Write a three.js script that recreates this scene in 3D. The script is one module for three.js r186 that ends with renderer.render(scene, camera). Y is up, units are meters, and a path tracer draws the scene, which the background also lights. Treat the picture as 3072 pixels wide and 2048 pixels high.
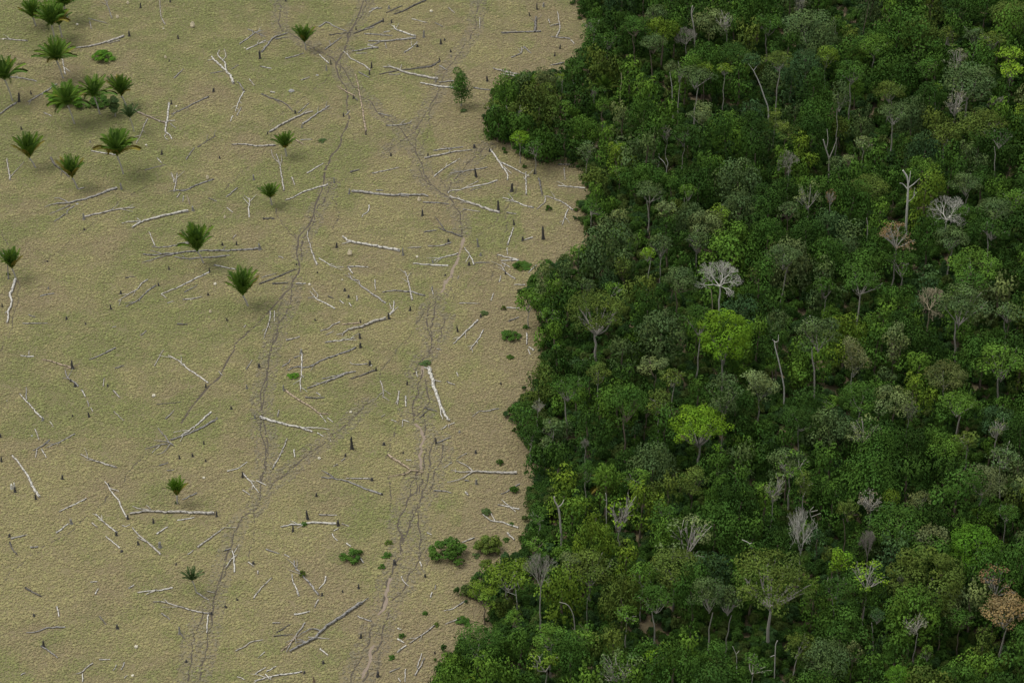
import * as THREE from 'three';
import { mergeGeometries } from 'three/addons/utils/BufferGeometryUtils.js';
import { createNoise2D, createNoise3D } from 'simplex-noise';

// ---------------------------------------------------------------- camera, sky, sun, exposure
const scene = new THREE.Scene();
const camera = new THREE.PerspectiveCamera(14.5, 1024 / 682, 1, 4000);
camera.position.set(0, 192.15, 274.42);
camera.lookAt(0, 0, 0);
const renderer = new THREE.WebGLRenderer({ antialias: true });
renderer.setSize(1024, 682);
renderer.shadowMap.enabled = true;
renderer.shadowMap.type = THREE.PCFSoftShadowMap;
renderer.toneMapping = THREE.LinearToneMapping;
renderer.toneMappingExposure = 1.62;
{ // an even overcast sky, brighter towards the zenith as such skies are
  const w = 64, h = 32, d = new Float32Array(w * h * 4);
  for (let j = 0; j < h; j++) for (let i = 0; i < w; i++) {
    const s = Math.max(0, Math.sin(((j + 0.5) / h - 0.5) * Math.PI)), l = 0.82 * (1 + 2 * s) / 3, o = (j * w + i) * 4;
    d[o] = l * 0.97; d[o + 1] = l; d[o + 2] = l * 1.03; d[o + 3] = 1;
  }
  const sky = new THREE.DataTexture(d, w, h, THREE.RGBAFormat, THREE.FloatType);
  sky.mapping = THREE.EquirectangularReflectionMapping; sky.magFilter = THREE.LinearFilter; sky.needsUpdate = true;
  scene.background = sky; scene.environment = sky;
}
const sun = new THREE.DirectionalLight(new THREE.Color(1, 0.965, 0.9), 1.5);
sun.position.set(-140, 260, -20); sun.target.position.set(0, 0, 0);
sun.castShadow = true; sun.shadow.radius = 55; sun.shadow.mapSize.set(4096, 4096);
Object.assign(sun.shadow.camera, { left: -120, right: 120, top: 120, bottom: -120, near: 10, far: 700 });
scene.add(sun, sun.target);

// ---------------------------------------------------------------- helpers
function rngOf(seed) { let a = seed >>> 0; return () => { a = (a + 0x6d2b79f5) | 0; let t = Math.imul(a ^ (a >>> 15), 1 | a); t = (t + Math.imul(t ^ (t >>> 7), 61 | t)) ^ t; return ((t ^ (t >>> 14)) >>> 0) / 4294967296; }; }
const noise2 = createNoise2D(rngOf(11)), noise3 = createNoise3D(rngOf(12));
const V = (x, y, z) => new THREE.Vector3(x, y, z);
const clamp = THREE.MathUtils.clamp, lerp = THREE.MathUtils.lerp, smooth = THREE.MathUtils.smoothstep;
const taken = new Map();
function numbered(name) { const n = taken.get(name) ?? 0; taken.set(name, n + 1); return n ? name + '_' + String(n).padStart(3, '0') : name; }
function shade(o) { o.traverse((m) => { if (m.isMesh) { m.castShadow = true; m.receiveShadow = true; } }); return o; }
function add(o, name, label, category, group, kind) {
  o.name = numbered(name);
  if (label) o.userData.label = label;
  if (category) o.userData.category = category;
  if (group) o.userData.group = group;
  if (kind) o.userData.kind = kind;
  scene.add(shade(o)); return o;
}
function part(parent, name, geo, mat) { const m = new THREE.Mesh(geo, mat); m.name = name; parent.add(m); return m; }

// a tapered, closed tube through points; uv in metres
function tube(pts, radii, sides = 6, seed = 0, rough = 0) {
  const n = pts.length, pos = [], nor = [], uv = [], idx = [], t = V(0, 0, 0), a = V(0, 0, 0), b = V(0, 0, 0);
  let along = 0; const up = V(0.31, 0.83, 0.47).normalize();
  for (let i = 0; i < n; i++) {
    t.subVectors(pts[Math.min(i + 1, n - 1)], pts[Math.max(i - 1, 0)]).normalize();
    if (i) along += pts[i].distanceTo(pts[i - 1]);
    a.copy(up).addScaledVector(t, -up.dot(t)).normalize(); if (a.lengthSq() < 0.5) a.set(1, 0, 0); b.crossVectors(t, a);
    for (let k = 0; k <= sides; k++) {
      const th = (k % sides) / sides * Math.PI * 2, c = Math.cos(th), s = Math.sin(th);
      const r = radii[i] * (1 + rough * noise3(c * 1.3 + seed, s * 1.3, along * 1.7 + seed));
      const nx = a.x * c + b.x * s, ny = a.y * c + b.y * s, nz = a.z * c + b.z * s;
      pos.push(pts[i].x + nx * r, pts[i].y + ny * r, pts[i].z + nz * r); nor.push(nx, ny, nz); uv.push(k / sides * Math.max(0.3, 6.28 * radii[0]) + seed, along);
    }
  }
  const w = sides + 1;
  for (let i = 0; i < n - 1; i++) for (let k = 0; k < sides; k++) { const p = i * w + k; idx.push(p, p + 1, p + w, p + 1, p + w + 1, p + w); }
  for (const [ring, dir] of [[0, -1], [n - 1, 1]]) {
    t.subVectors(pts[Math.min(ring + 1, n - 1)], pts[Math.max(ring - 1, 0)]).normalize().multiplyScalar(dir);
    const c0 = pos.length / 3; pos.push(pts[ring].x, pts[ring].y, pts[ring].z); nor.push(t.x, t.y, t.z); uv.push(seed, along);
    for (let k = 0; k <= sides; k++) { const p = (ring * w + k) * 3; pos.push(pos[p], pos[p + 1], pos[p + 2]); nor.push(t.x, t.y, t.z); uv.push(seed + 0.1 * Math.cos(k), along + 0.1 * Math.sin(k)); }
    for (let k = 0; k < sides; k++) dir > 0 ? idx.push(c0, c0 + 1 + k, c0 + 2 + k) : idx.push(c0, c0 + 2 + k, c0 + 1 + k);
  }
  const g = new THREE.BufferGeometry();
  g.setAttribute('position', new THREE.Float32BufferAttribute(pos, 3)); g.setAttribute('normal', new THREE.Float32BufferAttribute(nor, 3)); g.setAttribute('uv', new THREE.Float32BufferAttribute(uv, 2)); g.setIndex(idx);
  return g;
}
function smoothPath(pts, step) {
  if (pts.length < 2) return pts;
  const c = new THREE.CatmullRomCurve3(pts, false, 'centripetal'), n = clamp(Math.round(c.getLength() / step), 2, 60);
  return Array.from({ length: n + 1 }, (_, i) => c.getPoint(i / n));
}

// leaves: folded blades gathered into one geometry with a pigment of their own each
class Leaves {
  constructor(seed) { this.r = rngOf(seed); this.p = []; this.n = []; this.c = []; this.i = []; }
  leaf(x, y, z, nx, ny, nz, len, wid, tint) {
    const r = this.r, N = V(nx, ny, nz).normalize(), d = V(r() - 0.5, r() - 0.5, r() - 0.5); d.addScaledVector(N, -d.dot(N)).normalize();
    const s = V(0, 0, 0).crossVectors(N, d), o = this.p.length / 3, fold = wid * 0.28, droop = len * 0.18;
    const put = (a, b, h) => { this.p.push(x + d.x * a + s.x * b + N.x * h, y + d.y * a + s.y * b + N.y * h, z + d.z * a + s.z * b + N.z * h); this.c.push(...tint); };
    put(-len / 2, 0, 0); put(0, -wid / 2, fold); put(len / 2, 0, -droop); put(0, wid / 2, fold);
    for (const sg of [-1, 1]) { /* two faces */ }
    for (let k = 0; k < 4; k++) { const e = k === 1 ? -0.35 : k === 3 ? 0.35 : 0; const q = V(N.x - s.x * e, N.y - s.y * e, N.z - s.z * e).normalize(); this.n.push(q.x, q.y, q.z); }
    this.i.push(o, o + 1, o + 2, o, o + 2, o + 3);
  }
  clump(cx, cy, cz, rx, ry, rz, count, size, out = 0.6, shell = 0.55) {
    const r = this.r, tone = 0.7 + 0.6 * r(), warm = r();
    for (let k = 0; k < count; k++) {
      let x, y, z, q; do { x = r() * 2 - 1; y = r() * 2 - 1; z = r() * 2 - 1; q = x * x + y * y + z * z; } while (q > 1 || q < 0.12);
      q = Math.sqrt(q); const f = (shell + (1 - shell) * Math.pow(r(), 0.5)) / q; x *= f; y *= f; z *= f;
      if (y < -0.55 && r() < 0.6) y = -y;
      const j = 0.4, l = size * (0.7 + 0.6 * r()), t = tone * (0.84 + 0.32 * r());
      this.leaf(cx + x * rx, cy + y * ry, cz + z * rz, x * out + (r() - 0.5) * j, y * out + 0.35 + (r() - 0.5) * j, z * out + (r() - 0.5) * j, l, l * (0.5 + 0.25 * r()), [t * (0.94 + 0.16 * warm), t, t * (1.04 - 0.2 * warm)]);
    }
  }
  build() {
    const g = new THREE.BufferGeometry();
    g.setAttribute('position', new THREE.Float32BufferAttribute(this.p, 3)); g.setAttribute('normal', new THREE.Float32BufferAttribute(this.n, 3)); g.setAttribute('color', new THREE.Float32BufferAttribute(this.c, 3)); g.setIndex(this.i);
    return g;
  }
}

// ---------------------------------------------------------------- textures and materials
function dataTex(w, h, f, srgb = false) {
  const d = new Uint8Array(w * h * 4);
  for (let j = 0; j < h; j++) for (let i = 0; i < w; i++) { const c = f(i / w, j / h), o = (j * w + i) * 4; for (let k = 0; k < 3; k++) d[o + k] = clamp(Math.round(c[k] * 255), 0, 255); d[o + 3] = 255; }
  const t = new THREE.DataTexture(d, w, h); t.wrapS = t.wrapT = THREE.RepeatWrapping; t.magFilter = THREE.LinearFilter; t.minFilter = THREE.LinearMipmapLinearFilter; if (srgb) t.colorSpace = THREE.SRGBColorSpace; t.needsUpdate = true; return t;
}
// noise that tiles: points on a torus
const tnoise = (u, v, f, s) => { const a = u * 6.2832, b = v * 6.2832, k = f / 6.2832; return 0.5 * (noise3(Math.cos(a) * k + s, Math.sin(a) * k, Math.cos(b) * k + s * 2) + noise3(Math.sin(b) * k + s, Math.cos(a) * k + 5, Math.sin(a) * k - s)); };
const woodTex = dataTex(256, 512, (u, v) => { // weathered wood, 0.6 m round and 3 m long: grain, checks and scorched patches
  const g = 0.5 + 0.5 * noise2(u * 34, v * 5), blot = noise2(u * 2.4 + 9, v * 4.3), c = noise2(u * 50, v * 3 + 7) > 0.72 ? 0.45 : 1;
  const burn = blot > 0.22 ? lerp(1, 0.22, clamp((blot - 0.22) * 3.2, 0, 1)) : 1, k = (0.72 + 0.28 * g) * c * burn;
  return [k, k * 0.985, k * 0.96];
});
woodTex.repeat.set(1 / 0.6, 1 / 3);
const barkTex = dataTex(128, 256, (u, v) => { const g = 0.5 + 0.5 * noise2(u * 12, v * 7), l = 0.5 + 0.5 * noise2(u * 4 + 3, v * 9); const k = 0.62 + 0.2 * g + 0.18 * l; return [k, k, k * 0.97]; });
const soilTex = dataTex(1024, 1024, (u, v) => { const a = tnoise(u, v, 90, 3), b = tnoise(u, v, 240, 8), c = tnoise(u, v, 22, 1); const k = 0.74 + 0.12 * a + 0.16 * b + 0.07 * c; return [k, k * (0.98 + 0.04 * c), k * 0.95]; });
const L = (r, g, b) => new THREE.Color().setRGB(r, g, b);
const std = (o) => new THREE.MeshStandardMaterial({ roughness: 0.9, metalness: 0, ...o });
const WOOD2 = { w: std({ color: L(0.42, 0.395, 0.35), map: woodTex }), g: std({ color: L(0.26, 0.25, 0.235), map: woodTex }), b: std({ color: L(0.3, 0.25, 0.19), map: woodTex }), k: std({ color: L(0.16, 0.15, 0.135), map: woodTex }) };
const WOOD = { w: std({ color: L(0.54, 0.52, 0.47), map: woodTex }), g: std({ color: L(0.33, 0.315, 0.29), map: woodTex }), b: std({ color: L(0.4, 0.315, 0.225), map: woodTex }), k: std({ color: L(0.13, 0.122, 0.11), map: woodTex }) };
const STUMP = { w: std({ color: L(0.6, 0.57, 0.5), map: barkTex }), g: std({ color: L(0.22, 0.21, 0.195), map: barkTex }), b: std({ color: L(0.2, 0.14, 0.09), map: barkTex }), k: std({ color: L(0.05, 0.047, 0.044), map: barkTex }) };
const BARK = { pale: std({ color: L(0.38, 0.355, 0.31), map: barkTex }), grey: std({ color: L(0.3, 0.28, 0.24), map: barkTex }), brown: std({ color: L(0.16, 0.125, 0.09), map: barkTex }), white: std({ color: L(0.56, 0.54, 0.49), map: barkTex }), tan: std({ color: L(0.42, 0.36, 0.24), map: barkTex }), purp: std({ color: L(0.27, 0.235, 0.21), map: barkTex }) };
const foliage = (o) => new THREE.MeshPhysicalMaterial({ roughness: 0.7, metalness: 0, specularIntensity: 0.12, vertexColors: true, side: THREE.DoubleSide, ...o });
const leafMat = (r, g, b) => foliage({ color: L(r, g, b) });
const LEAF = { dk: leafMat(0.028, 0.064, 0.011), md: leafMat(0.043, 0.096, 0.015), lt: leafMat(0.07, 0.14, 0.019), olv: leafMat(0.072, 0.108, 0.02), gry: leafMat(0.066, 0.106, 0.036), blu: leafMat(0.042, 0.086, 0.03),
  ylw: leafMat(0.105, 0.2, 0.014), ylg: leafMat(0.095, 0.155, 0.017), lime: leafMat(0.15, 0.26, 0.022), green: leafMat(0.06, 0.14, 0.012), pale: leafMat(0.115, 0.155, 0.056), tanl: leafMat(0.145, 0.16, 0.066), tanp: leafMat(0.105, 0.13, 0.046),
  tanb: leafMat(0.2, 0.145, 0.065), brn: leafMat(0.18, 0.12, 0.06), olvb: leafMat(0.08, 0.1, 0.03), gryo: leafMat(0.09, 0.112, 0.045), grey: leafMat(0.15, 0.165, 0.095), white: leafMat(0.19, 0.2, 0.13), purp: leafMat(0.135, 0.13, 0.095) };

// ---------------------------------------------------------------- the layout, in metres
const TRAILS = [[0.42,"d",[-22.74,-91.91,-22.69,-90.8,-22.99,-86.05,-24.28,-81.03,-24.46,-77.86,-24.83,-75.07,-25.24,-73.35,-25.76,-70.61,-25.43,-67.57,-24.45,-64.57,-23.88,-62.92,-23.6,-60.63,-23.61,-57.71,-23.13,-54.52,-23.61,-51.36,-24.09,-48.25,-24.99,-44.58,-25.61,-41.56,-25.77,-38.88]],
[0.36,"d",[-22.39,-91.91,-22.34,-90.8,-22.59,-86.77,-23.96,-81.38,-24.35,-78.91]],
[0.36,"d",[-24.68,-75.42,-25.1,-72.32,-24.9,-69.93,-23.91,-66.9,-22.96,-64.24,-21.67,-61.28,-20.49,-60.3,-19.2,-56.75,-17.34,-54.52,-15.81,-51.99,-14.6,-49.18,-13.58,-47.02,-12.86,-43.97,-12.15,-40.96,-11.47,-38.88,-10.48,-36.28,-8.74,-34.24,-7.93,-31.93,-6.97,-29.65,-6.7,-26.82,-6.59,-24.03]],
[0.36,"d",[-35.86,-91.91,-35.69,-90.8,-35.02,-87.5,-35.22,-84.24,-34.31,-81.03,-33.05,-79.97,-31.79,-78.91,-30.48,-76.81,-28.86,-75.07,-27.08,-73.35,-25.98,-71.63]],
[0.32,"d",[-29.45,-76.46,-28.65,-74.38,-26.36,-72.32,-25.21,-69.59,-24.7,-66.23]],
[0.3,"d",[-5.35,-91.54,-5.37,-85.32,-5.67,-81.38,-6.72,-77.16,-8.0,-73.35,-9.27,-69.59,-10.04,-66.57,-10.77,-62.59,-11.5,-59.0,-12.55,-55.79,-13.42,-52.31,-14.93,-49.49,-16.44,-47.33,-17.78,-45.19]],
[0.26,"f",[-2.75,-90.8,-4.09,-86.05,-5.42,-81.38]],
[0.26,"f",[-12.95,-52.94,-13.48,-49.18,-13.26,-47.02]],
[0.3,"d",[-3.46,-47.64,-5.01,-44.88,-6.24,-42.46,-7.44,-39.47,-8.33,-37.16,-8.75,-34.82]],
[0.26,"f",[-10.76,-61.93,-11.6,-56.43,-11.78,-50.74,-12.79,-47.02]],
[0.26,"f",[-26.13,-68.24,-27.88,-64.24,-29.67,-61.28,-30.86,-59.65]],
[0.26,"f",[-31.75,-58.36,-33.03,-55.79,-34.57,-52.62]],
[0.4,"d",[-25.49,-42.22,-25.75,-38.64,-26.12,-34.24,-26.3,-32.22,-26.81,-27.95,-27.99,-25.14,-28.24,-22.1,-28.12,-19.1,-27.8,-16.41,-28.13,-13.76,-28.47,-12.18,-29.62,-9.83,-31.07,-5.98,-32.56,-2.95,-33.56,-0.95,-34.43,0.53,-34.69,2.45,-35.6,6.55,-36.85,9.64,-38.33,12.91,-39.7,17.04]],
[0.36,"d",[-24.79,-38.05,-25.18,-33.95,-26.22,-30.79,-26.49,-27.66,-27.1,-25.42,-27.58,-23.48,-27.6,-19.1]],
[0.36,"d",[-28.21,-13.76,-28.16,-9.83,-28.9,-5.73,-29.45,-3.45,-29.59,0.53,-30.07,1.71,-30.13,6.55,-30.51,10.82,-30.29,15.45,-29.92,18.4,-29.13,21.75,-28.82,25.05,-29.17,28.28,-29.14,30.41,-29.4,33.77,-30.63,34.79,-31.3,37.66,-31.72,40.29,-32.0,42.89,-32.45,46.42,-32.78,49.69,-32.68,52.15]],
[0.3,"d",[-29.69,-1.75,-29.9,1.22,-30.0,4.63,-30.13,10.35,-29.98,14.99,-29.16,19.52,-28.85,21.97,-29.07,26.13,-29.38,28.93]],
[0.3,"f",[-29.54,-9.83,-29.6,-5.47,-29.6,-3.45,-30.16,0.53]],
[0.26,"f",[-31.07,-28.23,-29.83,-25.7,-28.63,-23.48]],
[0.26,"f",[-31.66,-32.22,-31.21,-29.08,-29.87,-26.26,-28.44,-24.03]],
[0.3,"f",[-23.67,-34.53,-23.85,-32.22,-23.26,-29.65,-24.1,-25.7]],
[0.26,"f",[-22.52,-39.23,-24.4,-36.58,-25.19,-34.24]],
[0.3,"f",[-41.49,20.64,-43.57,23.73,-44.49,26.13,-45.35,28.93,-46.54,31.05,-47.46,33.15,-49.06,35.82,-50.34,37.87,-52.27,39.69,-53.87,41.89,-55.19,44.07,-56.67,46.8,-57.24,47.96]],
[0.34,"d",[-12.78,-41.32,-11.93,-38.64,-11.12,-37.16]],
[0.3,"f",[-10.75,-41.02,-9.59,-38.05,-8.93,-35.99]],
[0.45,"p",[-6.59,-24.03,-6.69,-21.28,-7.24,-18.29,-7.92,-14.81,-8.74,-12.18,-9.29,-10.61]],
[0.36,"d",[-9.29,-10.61,-9.97,-8.54,-10.65,-6.74,-10.79,-3.95,-10.3,-1.45,-9.95,1.02,-10.34,2.69,-11.07,4.15,-11.86,6.08,-12.04,7.03]],
[0.34,"d",[-9.54,-8.54,-10.04,-5.22,-10.26,-2.7,-9.91,-0.21]],
[0.3,"d",[-8.6,-5.22,-8.83,-2.45,-9.2,0.04]],
[0.4,"p",[-10.9,5.35,-11.18,7.99]],
[0.34,"d",[-11.01,6.32,-11.36,8.7,-11.44,10.82,-11.94,12.68,-12.02,14.53,-11.68,16.81]],
[0.4,"p",[-11.67,17.04,-10.95,18.62,-10.56,20.42,-10.78,22.19,-10.8,23.95,-10.74,26.13]],
[0.34,"d",[-10.74,26.13,-11.07,28.28,-11.27,30.41,-11.88,31.89,-12.48,33.77,-12.9,36.44,-12.56,38.88,-12.59,41.89,-13.37,44.86]],
[0.3,"d",[-10.69,7.99,-10.41,10.82,-9.88,12.68,-10.66,14.07,-11.45,15.45,-12.56,14.76]],
[0.3,"d",[-10.64,14.99,-10.37,17.27,-10.52,19.52]],
[0.3,"d",[-9.29,19.97,-9.6,23.95,-9.78,27.21,-10.22,30.41,-10.79,33.36,-11.62,36.03,-12.18,38.88,-12.37,40.9]],
[0.3,"d",[-8.07,20.42,-8.26,23.95,-9.11,27.43,-9.45,29.99,-10.44,32.1]],
[0.28,"d",[-10.05,21.75,-10.37,25.05,-10.54,28.28,-10.74,30.84]],
[0.28,"d",[-11.15,25.7,-11.59,28.71,-11.79,30.84]],
[0.3,"f",[-13.46,16.36,-14.16,19.52,-14.61,21.97,-14.81,23.95]],
[0.28,"f",[-14.26,27.86,-14.03,30.41,-14.04,33.77]],
[0.3,"d",[-10.68,32.71,-10.57,36.85,-10.38,38.88,-10.31,41.5,-10.64,43.28,-11.34,45.25,-11.9,47.19,-13.19,49.69]],
[0.3,"d",[-11.19,33.13,-11.37,35.82,-12.07,38.07,-12.54,39.49]],
[0.34,"d",[-13.37,44.86,-13.8,46.8,-13.98,48.73,-14.35,51.77]],
[0.4,"p",[-13.4,45.64,-13.76,47.96,-13.93,49.88,-14.46,52.15]],
[0.34,"d",[-13.36,51.77,-13.99,54.77,-14.38,57.16,-14.94,58.43,-15.33,60.6,-15.6,62.74]],
[0.3,"d",[-15.04,53.28,-15.52,56.24,-16.05,58.07,-16.65,60.78,-17.04,62.74]],
[0.4,"p",[-15.0,56.98,-15.36,59.88,-15.85,62.38]],
[0.26,"f",[-14.24,57.71,-14.15,59.88,-14.24,62.03]],
[0.3,"f",[-10.41,-8.8,-11.88,-4.46,-13.05,-0.7,-13.86,0.73,-15.15,3.91,-16.17,6.55,-16.25,7.99]],
[0.3,"d",[-17.43,12.91,-18.44,14.76,-20.07,17.72,-21.83,20.19,-23.06,22.19,-24.81,24.17,-26.48,27.0,-28.26,29.78]],
[0.26,"f",[0.8,-38.05,0.33,-34.53,-0.89,-30.79,-0.73,-27.38,-1.18,-23.48,-1.91,-20.19,-2.48,-16.41,-2.62,-13.76]],
[0.26,"f",[-1.8,-28.79,-2.99,-26.26,-4.78,-23.48,-6.39,-20.73]],
[0.26,"f",[-7.77,-14.81,-7.7,-11.13,-7.51,-8.54]],
[0.3,"d",[-33.7,51.77,-34.23,54.02,-34.38,56.24,-34.36,58.98,-34.35,62.74]],
[0.28,"d",[-32.59,51.77,-32.81,54.77,-32.9,58.98,-33.29,62.56]],
[0.28,"f",[-29.73,33.13,-29.24,36.03,-29.35,39.49,-29.49,42.49]],
[0.28,"f",[-30.84,40.09,-31.77,44.07,-32.51,47.19]],
[0.26,"f",[-67.73,-24.87,-66.36,-21.83]],
[0.26,"f",[-63.68,-13.49,-63.25,-11.13,-63.09,-6.23,-62.93,-1.45,-63.48,0.53,-63.61,2.45]],
[0.26,"f",[-36.44,-41.92,-37.76,-38.93,-39.44,-35.11]],
[0.26,"f",[-49.65,-36.87,-51.7,-34.53,-53.65,-31.64,-56.09,-26.82,-58.29,-22.93,-59.7,-20.19,-61.14,-17.75]]];
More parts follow.
